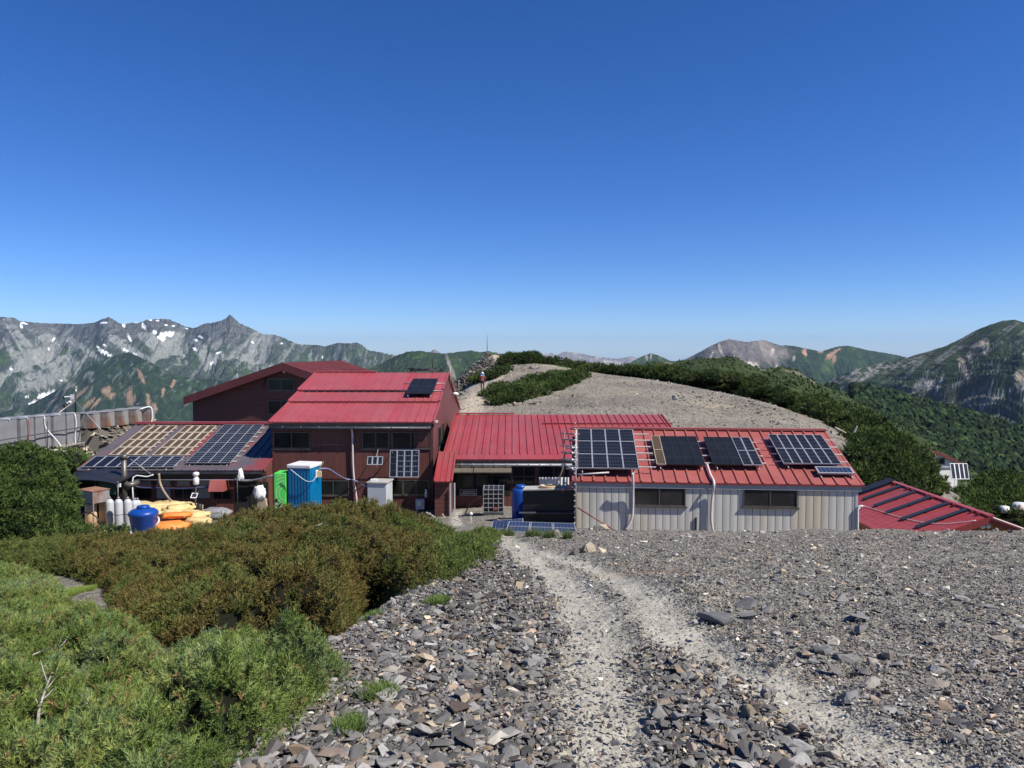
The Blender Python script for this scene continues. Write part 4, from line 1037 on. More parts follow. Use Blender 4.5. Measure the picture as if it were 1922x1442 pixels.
def array_on(name, label, plane, quad, cols, rows, cellf, lift=0.12, gap=0.012, group=None, rails=True, tilt_extra=0.0, cat='solar panels', frame='alu', widths=None, flip=False, fw=0.035, pname='module', railside=0.35, railmat='pipe'):
    """a rack of modules over a roof plane; quad = surveyed corners TL, TR, BR, BL"""
    p0, U, S, N = plane            # U along the eave, S up-slope, N outward
    pts = [hit(x, y, p0 + N * lift, N) - p0 for x, y in quad]
    uv = [(np.dot(p, U), np.dot(p, S)) for p in pts]
    u0 = (uv[0][0] + uv[3][0]) / 2; u1 = (uv[1][0] + uv[2][0]) / 2; s1 = (uv[0][1] + uv[1][1]) / 2; s0 = (uv[2][1] + uv[3][1]) / 2
    base = p0 + U * u0 + S * s0 + N * lift
    t = thing(name, label, cat, p0 + U * (u0 + u1) / 2 + S * s0, group)
    S2 = S * math.cos(tilt_extra) + N * math.sin(tilt_extra); N2 = N * math.cos(tilt_extra) - S * math.sin(tilt_extra)
    fr3 = (base, U, S2, N2)
    ws = widths or [1] * cols; tot = sum(ws); acc = 0
    for c in range(cols):
        w = (u1 - u0) * ws[c] / tot
        for r in range(rows):
            h = (s1 - s0) / rows
            cell, frm = cellf(c, rows - 1 - r)
            panel_mesh(pname, fr3, acc + gap / 2, h * r + gap / 2, w - gap, h - gap, cell, t, frame=frm, flip=flip, fw=fw)
        acc += w
    if rails:
        for k in range(rows * 2):
            f = (k + 0.5) / (rows * 2)
            mb = MB(); mb.tube([base + S2 * (s1 - s0) * f - N2 * 0.035 - U * railside, base + S2 * (s1 - s0) * f - N2 * 0.035 + U * (u1 - u0 + railside)], 0.024, 6)
            mb.build('rail', M[railmat], t, True)
        for e in (0.08, 0.92):
            mb = MB()
            mb.tube([base + U * (u1 - u0) * e - N2 * 0.08 - S2 * 0.1, base + U * (u1 - u0) * e - N2 * 0.08 + S2 * (s1 - s0 + 0.1)], 0.02, 6)
            for k in (0.1, 0.9): mb.tube([base + U * (u1 - u0) * e + S2 * (s1 - s0) * k - N2 * 0.05, base + U * (u1 - u0) * e + S * (s1 - s0) * k - N * (lift + 0.0)], 0.02, 6)
            mb.build('leg', M[railmat], t, True)
    return t
def plane_of(fr, u0, v0, z0, v1, z1):
    p0 = fr.p(u0, v0, z0); s = fr.v * (v1 - v0) + UPZ * (z1 - z0); s /= np.linalg.norm(s)
    n = np.cross(fr.u, s); n = n if n[2] > 0 else -n
    return (p0, fr.u, s, n)

# ------------------------------------------------------------------ main lodge
E1 = at(504, 792, 36.7); E2 = at(814, 792, 36.7)
ML = Frame((E1[0] + 0.1, 37.0, 0), 0.0)
WU = E2[0] - E1[0] - 0.2
zE = E1[2]; RD = 8.6; zR = at(715, 706, 45.6)[2]; pit = (zR - zE) / (RD + 0.3)
zB = g1(-5, 36.8) - 0.6
lodge = thing('lodge', 'two storey dark brown lodge with bright red metal roof and white downpipe', 'lodge', (ML.p(WU / 2, 0, 0)[0], 37.0, g1(-8, 36.8)))
w = MB()
zb2 = zR - 0.29 * 10.3
cross = [(0, zB), (0, zE + pit * 0.3 - 0.12), (RD, zR - 0.14), (19.0, zb2 - 0.1), (19.0, zB)]
extr(w, ML, cross, 0, WU)
wl_ = w.build('wall', M['brownV'], lodge)
gw = MB(); gw.prism([ML.p(WU + 0.003, v, z) for v, z in cross], ML.u * 0.02); gw.build('gable_wall', M['brownG'], lodge)
r1 = roof_slab(ML, -0.12, WU + 0.12, -0.3, zE, 3.05, zE + pit * 3.35, seam=0.44, first=0.2)
r2 = roof_slab(ML, -0.12, WU + 0.12, 2.95, zE + pit * 3.25 + 0.09, 4.85, zE + pit * 5.15 + 0.09, seam=0.44, first=0.2)
r3 = roof_slab(ML, -0.12, WU + 0.12, 4.75, zE + pit * 5.05 + 0.21, RD, zR + 0.21, seam=0.44, first=0.2)
for q in (r1, r2, r3): pass
r1.build('roof', M['redtop'], lodge); r2.build('roof', M['redtop'], lodge); r3.build('roof', M['redtop'], lodge)
tr = MB(); tr.para(ML.p(0.3, 4.66, zE + pit * 4.98 + 0.035), ML.u * (WU - 0.6), ML.v * 0.09, UPZ * 0.10); tr.build('roof_step', M['black'], lodge)
tr = MB(); tr.para(ML.p(0.1, 2.86, zE + pit * 3.18 - 0.0), ML.u * (WU - 0.2), ML.v * 0.08, UPZ * 0.06); tr.build('roof_step', M['darkred'], lodge)
bk = MB(); bk.prism([ML.p(-0.12, RD, zR + 0.12), ML.p(WU + 0.12, RD, zR + 0.12), ML.p(WU + 0.12, 19.4, zb2), ML.p(-0.12, 19.4, zb2)], UPZ * 0.08); bk.build('roof', M['redtop'], lodge)
rc = MB(); rc.para(ML.p(-0.1, RD - 0.12, zR + 0.212), ML.u * (WU * 0.47), ML.v * 0.35, UPZ * 0.10); rc.build('ridge_cap', M['red'], lodge)
fa = MB(); fa.para(ML.p(-0.1, -0.30, zE - 0.30), ML.u * (WU + 0.2), ML.v * 0.03, UPZ * 0.215); fa.para(ML.p(-0.1, -0.268, zE - 0.24), ML.u * (WU + 0.2), ML.v * 0.30, UPZ * 0.02); fa.build('fascia', M['black'], lodge)
gt = MB(); gt.tube([ML.p(0.05, -0.37, zE - 0.30), ML.p(WU - 0.05, -0.37, zE - 0.30)], 0.065, 8)
for k in np.arange(0.6, WU, 0.9): gt.para(ML.p(k, -0.44, zE - 0.38), ML.u * 0.02, ML.v * 0.12, UPZ * 0.18)
gt.build('gutter', M['gutter'], lodge, True)
# rake trim on the right gable
rk = MB(); rk.prism([ML.p(WU + 0.03, -0.3, zE - 0.26), ML.p(WU + 0.03, -0.3, zE - 0.06), ML.p(WU + 0.03, RD, zR + 0.05), ML.p(WU + 0.03, RD, zR - 0.15)], ML.u * 0.05); rk.build('rake_board', M['brown'], lodge)
# corner boards, belt boards
cb = MB()
cb.para(ML.p(-0.02, -0.03, zB), ML.u * 0.12, ML.v * 0.03, UPZ * (zE - zB - 0.2)); cb.para(ML.p(WU - 0.10, -0.03, zB), ML.u * 0.14, ML.v * 0.03, UPZ * (zE - zB - 0.2))
_, zm = on_plane(ML, 0, 700, 899)
cb.para(ML.p(0.12, -0.026, zm - 0.02), ML.u * (WU - 0.24), ML.v * 0.024, UPZ * 0.09)
um, _ = on_plane(ML, 0, 658, 900)
cb.para(ML.p(um - 0.06, -0.03, zB), ML.u * 0.12, ML.v * 0.028, UPZ * (zm - zB - 0.05)); cb.para(ML.p(um + 0.33, -0.03, zB), ML.u * 0.1, ML.v * 0.028, UPZ * (zm - zB - 0.05))
cb.build('corner_board', M['brown'], lodge)
wall_window(lodge, ML, 0, 513, 811, 582, 842, cols=2)
wall_window(lodge, ML, 0, 680, 811, 730.5, 842, cols=2)
w3 = wall_window(lodge, ML, 0, 736, 811, 806, 842, cols=2)
ua, za = on_plane(ML, 0, 777, 840); ub, zb = on_plane(ML, 0, 803, 813)
bp = MB(); bp.para(ML.p(ua, -0.045, za), ML.u * (ub - ua), ML.v * 0.03, UPZ * (zb - za)); bp.build('shutter', M['brown'], lodge)
wall_window(lodge, ML, 0, 596, 902, 655, 930, cols=2)
wall_window(lodge, ML, 0, 735, 901, 756, 929, cols=1)
wall_window(lodge, ML, 0, 757, 901, 805, 929, cols=2)
# gable slits
for (va, vb) in ((2.6, 4.0), (4.7, 5.9)):
    mb = MB(); z0 = zE - 1.75
    window(lodge, ML.p(WU + 0.03, va, z0), ML.v, vb - va, 1.15, cols=1, nvec=ML.u)
# downpipe
ud, zd = on_plane(ML, -0.1, 661.5, 800)
pp = [ML.p(ud, -0.36, zE - 0.33), ML.p(ud, -0.14, zE - 0.6), ML.p(ud, -0.10, zE - 2.0), ML.p(ud + 0.06, -0.10, zE - 3.0), ML.p(ud + 0.17, -0.12, zE - 3.9), ML.p(ud + 0.2, -0.14, zB + 0.3)]
tube_obj('downpipe', spline(pp, 4), 0.05, 'conduit', lodge)
# louvre lamp specks on the gable: round white lamp
lp = MB(); q = ML.p(WU + 0.25, 12.0, zE + 0.55); lp.lathe(q, [(0.02, 0), (0.2, 0.02), (0.22, 0.12), (0.1, 0.2)], 14)
lp.tube([q + vec(0, 0, 0.1), q + vec(-0.3, 0, 0.1)], 0.03); lp.build('outdoor_lamp', M['white'], lodge, True)
lp = MB(); q = ML.p(WU + 0.12, 0.9, zE - 0.1); lp.box(q, (0.12, 0.2, 0.1)); lp.build('outdoor_lamp', M['white'], lodge)
# cable run down the right rake
tube_obj('drain_hose', spline([ML.p(WU + 0.16, 8.8, zR + 0.15), ML.p(WU + 0.22, 10.2, zR - 0.4), ML.p(WU + 0.2, 12, zR - 1.0), ML.p(WU + 0.25, 15, zR - 1.9)], 5), 0.02, 'conduit', lodge)

# panels on the lodge roof
plM = plane_of(ML, 0, 4.75, zE + pit * 5.05 + 0.21, RD, zR + 0.21)
array_on('solar_array', 'small black four column solar array near the ridge of the two storey lodge', plM, [(776, 712), (822, 712), (812, 740), (761, 740)], 4, 1, lambda c, r: ('cellB', 'black'), lift=0.10, railside=0.45, fw=0.02)
# antenna rack at the ridge
ar = thing('antenna_rack', 'horizontal pipe rack with clamps along the lodge ridge above black solar array', 'pipe rack', ML.p(8.0, RD, zR + 0.25))
ua, _ = on_plane(ML, RD, 764, 700); ub, _ = on_plane(ML, RD, 832, 700)
mb = MB(); mb.tube([ML.p(ua, RD, zR + 0.43), ML.p(ub, RD, zR + 0.38)], 0.045); mb.tube([ML.p(ua + 0.2, RD - 0.2, zR + 0.34), ML.p(ub - 0.2, RD - 0.2, zR + 0.34)], 0.03); mb.build('pipe', M['black'], ar, True)
for k in (0.0, 0.24, 0.42, 0.62, 0.80, 0.97):
    uu = ua + (ub - ua) * k
    mb = MB(); mb.box(ML.p(uu, RD, zR + 0.45), (0.14, 0.14, 0.16)); mb.tube([ML.p(uu, RD - 0.02, zR + 0.21), ML.p(uu, RD - 0.02, zR + 0.4)], 0.02); mb.build('clamp', M['gutter'], ar)
ux, _ = on_plane(ML, RD, 811.5, 700)
mb = MB(); mb.tube([ML.p(ux, RD + 0.05, zR + 0.22), ML.p(ux, RD + 0.05, zR + 1.6)], [0.03, 0.012]); tag(mb.build('antenna', M['black'], None, True), 'thin black whip antenna standing on the lodge ridge', 'antenna')
ux, _ = on_plane(ML, RD, 843.5, 700)
mb = MB(); mb.tube([ML.p(WU + 0.18, RD, zR - 0.5), ML.p(WU + 0.18, RD, zR + 0.6)], 0.022); tag(mb.build('pole', M['pipe'], None, True), 'short pale pole at the right end of the lodge ridge', 'pole')

# wall-mounted panels on the lodge front
def free_panel(name, label, O, U, S, w, h, cols, rows, cellf, legs=None, fw=0.035, pname='module', cat='solar panel', group=None, flip=False, frame='alu'):
    U = U / np.linalg.norm(U); S = S / np.linalg.norm(S); N = np.cross(U, S)
    if N[1] > 0: N = -N
    t = thing(name, label, cat, O, group)
    for c in range(cols):
        for r in range(rows):
            cell, frm = cellf(c, r)
            panel_mesh(pname, (vec(*O), U, S, N), c * w / cols, r * h / rows, w / cols, h / rows, cell, t, frame=frm, fw=fw, flip=flip)
    for k, (a, b) in enumerate(legs or []):
        mb = MB(); mb.tube([a, b], 0.02, 6); mb.build('bracket', M['pipe'], t, True)
    return t
ua, za = on_plane(ML, -0.75, 731, 896); ub, zb = on_plane(ML, -0.75, 786, 845.5)
O = ML.p(ua, -0.78, za); ww = ub - ua; hh = zb - za
free_panel('solar_array', 'large four column white framed solar panel hung upright on the brown lodge wall', O, ML.u, vec(0, 0.22, 1), ww, hh * 1.01, 4, 1, lambda c, r: ('cellD' if c else 'cellA', 'alu'),
           [(ML.p(ua + ww * f, -0.74 + 0.2 * g, za + hh * g), ML.p(ua + ww * f, 0, za + hh * g)) for f in (0.08, 0.92) for g in (0.1, 0.9)], cat='solar panel')
ua, za = on_plane(ML, -0.8, 690, 873); ub, zb = on_plane(ML, -0.8, 719, 858)
free_panel('solar_array', 'small landscape solar panel on a bracket beside the large wall panel', ML.p(ua, -0.95, za + 0.02), ML.u, vec(0, 0.5, 1), ub - ua, (zb - za) * 1.1, 3, 1, lambda c, r: ('cellA', 'alu'),
           [(ML.p((ua + ub) / 2, -0.85, za + 0.1), ML.p((ua + ub) / 2, 0, za + 0.7)), (ML.p((ua + ub) / 2, -0.8, za + 0.2), ML.p((ua + ub) / 2, 0, za - 0.5))])

# ------------------------------------------------------------------ rear lodge (gable towards us, ridge running away)
RA = at(530, 681, 59.0)
RLd = math.atan2(70.3 - 59.0, -16.1 - RA[0])          # ridge direction
RL = Frame((RA[0], 59.0, 0), RLd)                     # u along ridge, v to its left
zr = RA[2]; hw = 8.7; sl = 0.325
rear = thing('rear_lodge', 'brown horizontal sided rear lodge with low dull red gable roof and shutters', 'lodge', (RA[0], 59.3, g1(-19, 58)))
w = MB(); b0 = -9.6
extr(w, RL, [(-hw + 0.35, b0), (-hw + 0.35, zr - sl * (hw - 0.35) - 0.16), (0, zr - 0.16), (hw - 0.35, zr - sl * (hw - 0.35) - 0.16), (hw - 0.35, b0)], 0.7, 11.2)
w.build('wall', M['brownH'], rear)
for sgn in (1, -1):
    mb = MB(); mb.prism([RL.p(0, 0, zr - 0.10), RL.p(11.6, 0, zr - 0.10), RL.p(11.6, sgn * hw, zr - sl * hw - 0.10), RL.p(0, sgn * hw, zr - sl * hw - 0.10)], UPZ * 0.10)
    k = 0.4
    while k < 11.4:
        mb.prism([RL.p(k, 0, zr - 0.004), RL.p(k + 0.03, 0, zr - 0.004), RL.p(k + 0.03, sgn * hw, zr - sl * hw - 0.004), RL.p(k, sgn * hw, zr - sl * hw - 0.004)], UPZ * 0.03); k += 0.45
    mb.build('roof', M['rearroof'], rear)
    mb = MB(); mb.prism([RL.p(-0.02, 0, zr - 0.62), RL.p(-0.02, 0, zr + 0.01), RL.p(-0.02, sgn * hw, zr - sl * hw + 0.01), RL.p(-0.02, sgn * hw, zr - sl * hw - 0.62)], RL.u * 0.1); mb.build('fascia', M['rearroof'], rear)
for (x0, y0, x1, y1) in ((503, 711, 553, 733), (503, 752, 553, 778)):
    n = -RL.u; p = hit(x0, y1, RL.p(0.68, 0, 0), RL.u); q = hit(x1, y0, RL.p(0.68, 0, 0), RL.u)
    d = q - p; L = math.hypot(d[0], d[1]); d2 = vec(d[0], d[1], 0) / L
    window(rear, p, d2, L, q[2] - p[2], cols=2, rows=1, nvec=n, t=0.06)
for x, y in ((508, 694), (521, 696), (533, 698)):
    p = hit(x, y, RL.p(0.5, 0, 0), RL.u)
    mb = MB(); mb.lathe(p, [(0.05, -0.12), (0.09, -0.08), (0.11, 0.04), (0.05, 0.12)], 10); mb.tube([p, p + RL.u * 0.3], 0.025); mb.build('outdoor_lamp', M['white'], rear, True)
p = hit(503, 700, RL.p(0.55, 0, 0), RL.u)
tube_obj('cable', spline([p, p + vec(-0.2, 0, -0.4), p + vec(-0.4, 0, -0.9), p + vec(-0.45, 0.1, -1.3)], 4), 0.05, 'black', rear)

# ------------------------------------------------------------------ annex with the big solar roof (left)
A1_ = at(143, 883, 35.7); A2_ = at(507, 883, 35.7)
AN = Frame((A1_[0] + 0.3, 36.0, 0), 0.0); AW = ML.p(0, 0, 0)[0] - AN.O[0] - 0.01
aze = A1_[2]; azr = at(380, 797, 41.6)[2]; aw = 5.6; ap = (azr - aze) / (aw + 0.3)
azb = -9.2
annex = thing('annex', 'long single storey brown annex with grey and red roof under many solar panels', 'building', (AN.O[0] + AW / 2, 36, g1(-15, 36)))
w = MB(); extr(w, AN, [(0, azb), (0, aze - 0.1), (aw, azr - 0.12), (aw + 3, azr - 1.4), (aw + 3, azb)], 0, AW); w.build('wall', M['brownV'], annex)
M['annexroof'] = simple('worn_grey_red_roof', (0.085, 0.075, 0.085), (0.12, 0.10, 0.11), 0.5, 0, 0.7, dirt=(0.20, 0.045, 0.045), dirt_lo=0.52, dirt_hi=0.62)
roof_slab(AN, -0.3, AW, -0.3, aze, aw, azr, seam=0.42, rib=0.04).build('roof', M['annexroof'], annex)
mb = MB(); mb.prism([AN.p(-0.3, aw, azr - 0.06), AN.p(AW, aw, azr - 0.06), AN.p(AW, aw + 3.3, azr - 1.5), AN.p(-0.3, aw + 3.3, azr - 1.5)], UPZ * 0.06); mb.build('roof', M['annexroof'], annex)
mb = MB(); mb.para(AN.p(-0.32, aw - 0.15, azr + 0.03), AN.u * (AW + 0.3), AN.v * 0.35, UPZ * 0.12); mb.build('ridge_cap', M['red'], annex)
mb = MB(); mb.para(AN.p(-0.34, -0.36, aze - 0.36), AN.u * (AW + 0.3), AN.v * 0.05, UPZ * 0.30); mb.tube([AN.p(-0.3, -0.44, aze - 0.14), AN.p(AW - 0.05, -0.44, aze - 0.14)], 0.085, 8); mb.build('fascia', M['black'], annex, False)
mb = MB(); mb.tube([AN.p(0.3, -0.40, aze - 0.44), AN.p(AW - 0.1, -0.40, aze - 0.44)], 0.03, 8)
mb.build('gutter', M['gutterl'], annex, True)
plA = plane_of(AN, 0, -0.3, aze, aw, azr)
for q, lab in (([(272, 800), (331, 800), (270, 856), (207, 855)], 'brown toned sixteen module array, leftmost on the annex roof'), ([(346, 800), (406, 800), (350, 856), (287, 856)], 'brown toned sixteen module array in the middle of the annex roof')):
    array_on('solar_array', lab, plA, q, 4, 4, lambda c, r: ('cellC', 'cream'), lift=0.08, gap=0.02, fw=0.05, railside=0.1, group=None)
array_on('solar_array', 'large navy array with white grid lines beside the two storey lodge', plA, [(421, 798.6), (496, 798.6), (431, 870), (348.5, 870)], 4, 4, lambda c, r: ('cellD', 'alu'), lift=0.10, railside=0.2, fw=0.02, gap=0.006)
array_on('solar_array', 'single row of eight upright modules along the annex eave', plA, [(181, 857), (344, 858.5), (327, 879), (153.7, 877)], 8, 1, lambda c, r: (('cellF' if c < 4 else 'cellD'), 'alu'), lift=0.08, railside=0.05, fw=0.03)
for (x0, y0, x1, y1, pn_) in ((257, 901, 286, 913, 'frost'), (257, 915, 286, 937, 'glass'), (293, 901, 322, 913, 'frost'), (293, 915, 322, 937, 'frost'), (331, 901, 358, 913, 'frost'), (327, 915, 362, 937, 'glass'), (369, 901, 396, 937, 'frost'), (400, 919, 435, 938, 'glass')):
    wall_window(annex, AN, 0, x0, y0, x1, y1, cols=1 if x1 - x0 < 33 else 2, pane=pn_, frame='brown', sill=False)
ua, za = on_plane(AN, 0, 442, 962); ub, zb = on_plane(AN, 0, 470, 903)
mb = MB(); mb.para(AN.p(ua, -0.03, za), AN.u * (ub - ua), AN.v * 0.025, UPZ * (zb - za)); mb.build('doorway', M['inside'], annex)  # flat near-black sheet paints the dark of the unlit opening
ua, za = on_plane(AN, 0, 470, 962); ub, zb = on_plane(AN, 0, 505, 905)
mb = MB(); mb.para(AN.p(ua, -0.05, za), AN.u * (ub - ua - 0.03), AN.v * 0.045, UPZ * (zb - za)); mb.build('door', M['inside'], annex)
# little red hood
ua, za = on_plane(AN, 0, 402, 913); ub, zb = on_plane(AN, 0, 430, 898)
mb = MB(); mb.prism([AN.p(ua, -0.01, zb), AN.p(ua, -0.01, za - 0.15), AN.p(ua, -0.75, za - 0.12), AN.p(ua, -0.5, zb)], AN.u * (ub - ua)); mb.build('hood', M['redfade'], annex)
# ------------------------------------------------------------------ central wing
C1 = at(829, 862, 36.7)
CW = Frame((C1[0] + 0.15, 37.0, 0), 0.0); cze = C1[2]; cvr = 8.2
czr = at(1050, 778.5, 45.2)[2]; cwid = at(1243, 778, 45.2)[0] - CW.O[0]
wing = thing('wing', 'long low central wing with bright red ribbed roof and brown shingle awning', 'building', (CW.O[0] + cwid / 2, 37, g1(2, 37)))
w = MB(); extr(w, CW, [(0, -8.8), (0, cze - 0.1), (cvr, czr - 0.12), (cvr + 4, czr - 1.2), (cvr + 4, -7)], 0.1, cwid - 0.1); w.build('wall', M['brownV'], wing)
roof_slab(CW, -0.15, cwid, -0.3, cze, cvr, czr, seam=0.385, rib=0.045, ribw=0.035, rib_end=0.75).build('roof', M['red'], wing)
mb = MB(); mb.prism([CW.p(-0.15, cvr, czr - 0.06), CW.p(cwid, cvr, czr - 0.06), CW.p(cwid, cvr + 4.3, czr - 1.3), CW.p(-0.15, cvr + 4.3, czr - 1.3)], UPZ * 0.06); mb.build('roof', M['red'], wing)
s_ = (czr - cze) / (cvr + 0.3)
uq = at(1018, 799, 43)[0] - CW.O[0]; vq = 6.0
mb = MB(); mb.para(CW.p(uq, vq, cze + s_ * (vq + 0.3) + 0.0), CW.u * (cwid + 0.15 - uq), CW.v * 0.12, UPZ * 0.09); mb.build('roof_step', M['darkred'], wing)
mb = MB(); mb.para(CW.p(-0.12, cvr - 0.12, czr + 0.05), CW.u * (at(970, 778, 45.2)[0] - CW.O[0]), CW.v * 0.3, UPZ * 0.06); mb.build('ridge_cap', M['red'], wing)
mb = MB(); mb.para(CW.p(-0.1, -0.33, cze - 0.22), CW.u * (cwid - 0.3), CW.v * 0.03, UPZ * 0.14); mb.para(CW.p(-0.1, -0.29, cze - 0.2), CW.u * (cwid - 0.3), CW.v * 0.28, UPZ * 0.02); mb.build('fascia', M['black'], wing)
mb = MB(); mb.tube([CW.p(0.1, -0.42, cze - 0.27), CW.p(6.3, -0.42, cze - 0.27)], 0.06, 8)
for k in np.arange(0.3, 6.3, 0.55): mb.para(CW.p(k, -0.49, cze - 0.35), CW.u * 0.02, CW.v * 0.14, UPZ * 0.16)
mb.build('gutter', M['gutterl'], wing, True)
ua, za = on_plane(CW, -0.5, 853, 886); ub, _ = on_plane(CW, -0.5, 960, 886); uc, _ = on_plane(CW, -0.5, 889, 886)
for a, b in ((ua, uc - 0.02), (uc + 0.02, ub)):
    mb = MB(); mb.prism([CW.p(a, -0.28, cze - 0.4), CW.p(b, -0.28, cze - 0.4), CW.p(b, -0.85, za), CW.p(a, -0.85, za)], UPZ * 0.05); mb.build('awning', M['awning'], wing)
# flat near-black sheet paints the shade of a recess, behind windows and sign
ua, za = on_plane(CW, 0, 850, 930); ub, zb = on_plane(CW, 0, 958, 886)
mb = MB(); mb.para(CW.p(ua, -0.02, za), CW.u * (ub - ua), CW.v * 0.018, UPZ * (zb - za)); mb.build('recess_shade', M['inside'], wing)
wall_window(wing, CW, -0.022, 857, 891, 889, 917, cols=1, frame='black', sill=False)
wall_window(wing, CW, -0.022, 894, 891, 953, 913, cols=2, frame='black', sill=False)
wall_window(wing, CW, 0, 961, 875, 1006, 914, cols=2, rows=2, frame='brown')
wall_window(wing, CW, 0, 1010, 875, 1069, 915, cols=2, rows=2, frame='brown')
mb = MB(); ua, za = on_plane(CW, -0.09, 1012, 914); ub, zb = on_plane(CW, -0.09, 1068, 896)
n = 26
V = []; Fq = []
for i in range(n + 1):
    for z in (za, zb): V.append(CW.p(ua + (ub - ua) * i / n, -0.105 + 0.035 * math.sin(i * 2.2) , z + (0.03 * math.sin(i * 1.3) if z == za else 0)))
for i in range(n): Fq.append((2 * i, 2 * i + 2, 2 * i + 3, 2 * i + 1))
mb.add(V, Fq); mb.build('curtain', M['curtain'], wing)
mb = MB(); ua, za = on_plane(CW, -0.12, 863, 930.5); ub, zb = on_plane(CW, -0.12, 895, 919)
mb.para(CW.p(ua, -0.14, za), CW.u * (ub - ua), CW.v * 0.05, UPZ * (zb - za)); sg = mb.build('sign', M['grey'], None, origin=CW.p((ua + ub) / 2, -0.12, za))
tag(sg, 'small dark framed signboard with pale lettering under the shingle awning', 'sign')
mb = MB(); mb.para(CW.p(ua + 0.03, -0.146, za + 0.03), CW.u * (ub - ua - 0.06), CW.v * 0.005, UPZ * (zb - za - 0.06)); f_ = mb.build('board_face', M['inside'], sg)
mb = MB()
for row, (a, b) in enumerate(((0.16, 0.86), (0.10, 0.92))):
    k = a
    while k < b:
        ww_ = random.uniform(0.02, 0.045); mb.para(CW.p(ua + (ub - ua) * k, -0.150, za + (0.17 if row == 0 else 0.07)), CW.u * (ub - ua) * ww_, CW.v * 0.003, UPZ * 0.06); k += ww_ + 0.02
mb.build('lettering', M['greyl'], sg)
# porch
PX0 = at(815, 905, 34.4); PX1 = at(843, 905, 34.4)
porch = thing('porch', 'narrow entrance porch with steep red ribbed roof between lodge and wing', 'porch', (PX0[0] + 0.6, 34.5, g1(PX0[0], 34.5)))
PF = Frame((PX0[0], 34.6, 0), 0.0); pw_ = PX1[0] - PX0[0]
ze = at(830, 904, 34.3)[2]; zt = at(830, 848, 36.9)[2]
w = MB(); extr(w, PF, [(0, -8.9), (0, ze - 0.03), (2.35, zt - 0.12), (2.35, -8.9)], 0.0, pw_); w.build('wall', M['brownH'], porch)
roof_slab(PF, -0.02, pw_ + 0.16, -0.3, ze, 2.35, zt, seam=0.27, rib=0.03, ribw=0.025).build('roof', M['red'], porch)
mb = MB(); mb.para(PF.p(pw_ + 0.002, 0.02, -8.9), PF.u * 0.06, PF.v * 0.10, UPZ * (ze + 8.9 - 0.02)); mb.para(PF.p(pw_ + 0.22, -0.2, -8.4), PF.u * 0.06, PF.v * 0.06, UPZ * (ze + 8.3)); mb.build('post', M['greyl'], porch)
mb = MB(); mb.box(PF.p(pw_ + 0.15, 0.0, -8.15), (0.35, 0.4, 0.5)); mb.build('plinth', M['concrete'], porch)

# ------------------------------------------------------------------ grey shed
ang = math.radians(-4.7)
SL = at(1076, 904, 23.45)
SH = Frame((SL[0] + 0.12, SL[1] + 0.15, 0), ang)
q = hit(1609, 950, SH.p(0, 0, 0), SH.v) - SH.O; SWd = np.dot(q, SH.u)
q = hit(1400, 908.5, SH.p(0, -0.15, 0), SH.v); sze = q[2]
q = hit(1400, 808, SH.p(0, 3.6, 0), SH.v); szr = q[2]
shed = thing('shed', 'long grey sheet metal shed with faded red batten roof on the gravel crest', 'shed', SH.p(SWd / 2, 0, -5.9))
w = MB(); extr(w, SH, [(0, -8.2), (0, sze - 0.06), (3.6, szr - 0.1), (7.2, sze - 0.06), (7.2, -8.2)], 0, SWd); w.build('wall', M['shedwall'], shed)
mb = roof_slab(SH, -0.15, SWd + 0.18, -0.07, sze, 3.6, szr, seam=0.62, rib=0.0, ribw=0.001)
S_ = SH.v * 3.67 + UPZ * (szr - sze); L_ = np.linalg.norm(S_); sd = S_ / L_; n_s = np.cross(SH.u, sd)
mb.build('roof', M['redfade'], shed)
bt = MB(); k = 0.12
while k < SWd:
    bt.prism([SH.p(k, -0.075, sze + 0.001), SH.p(k + 0.02, -0.075, sze + 0.001) + n_s * 0.038, SH.p(k + 0.06, -0.075, sze + 0.001) + n_s * 0.038, SH.p(k + 0.08, -0.075, sze + 0.001)], S_); k += 0.375
bt.build('roof_batten', M['redfade'], shed)
mb = MB(); mb.prism([SH.p(-0.15, 3.6, szr - 0.05), SH.p(SWd + 0.18, 3.6, szr - 0.05), SH.p(SWd + 0.18, 7.35, sze), SH.p(-0.15, 7.35, sze)], UPZ * 0.05); mb.build('roof', M['redfade'], shed)
mb = MB(); mb.para(SH.p(-0.16, 3.48, szr + 0.01), SH.u * (SWd + 0.34), SH.v * 0.26, UPZ * 0.07); mb.build('ridge_cap', M['redfade'], shed)
mb = MB(); mb.para(SH.p(-0.16, -0.085, sze - 0.055), SH.u * (SWd + 0.35), SH.v * 0.02, UPZ * 0.05); mb.build('eave_edge', M['darkred'], shed)
mb = MB(); mb.para(SH.p(0.0, -0.05, sze - 0.20), SH.u * (SWd + 0.1), SH.v * 0.048, UPZ * 0.14); mb.build('fascia', M['grey'], shed)
def shed_window(x0, y0, x1, y1):
    f = wall_window(shed, SH, 0, x0, y0, x1, y1, cols=2, pane='glassb', t=0.035, out=0.045)
    return f
shed_window(1188, 914, 1287, 949); shed_window(1394, 917, 1497, 951)
mb = MB(); mb.para(SH.p(SWd - 0.06, -0.012, -8), SH.u * 0.075, SH.v * 0.02, UPZ * (sze + 7.8)); mb.build('corner_trim', M['greyl'], shed)
def shed_pt(x, y, off): return hit(x, y, SH.p(0, off, 0), SH.v)
tube_obj('conduit', spline([shed_pt(1187, 888, -0.3), shed_pt(1188, 905, -0.24), shed_pt(1188, 925, -0.13), shed_pt(1188, 948, -0.09), shed_pt(1186, 972, -0.08), shed_pt(1178, 990, -0.08), shed_pt(1169, 1003, -0.12)], 5), 0.042, 'conduit', shed)
p0s, Us, Ss, Ns = plS = plane_of(SH, 0, -0.07, sze, 3.6, szr)
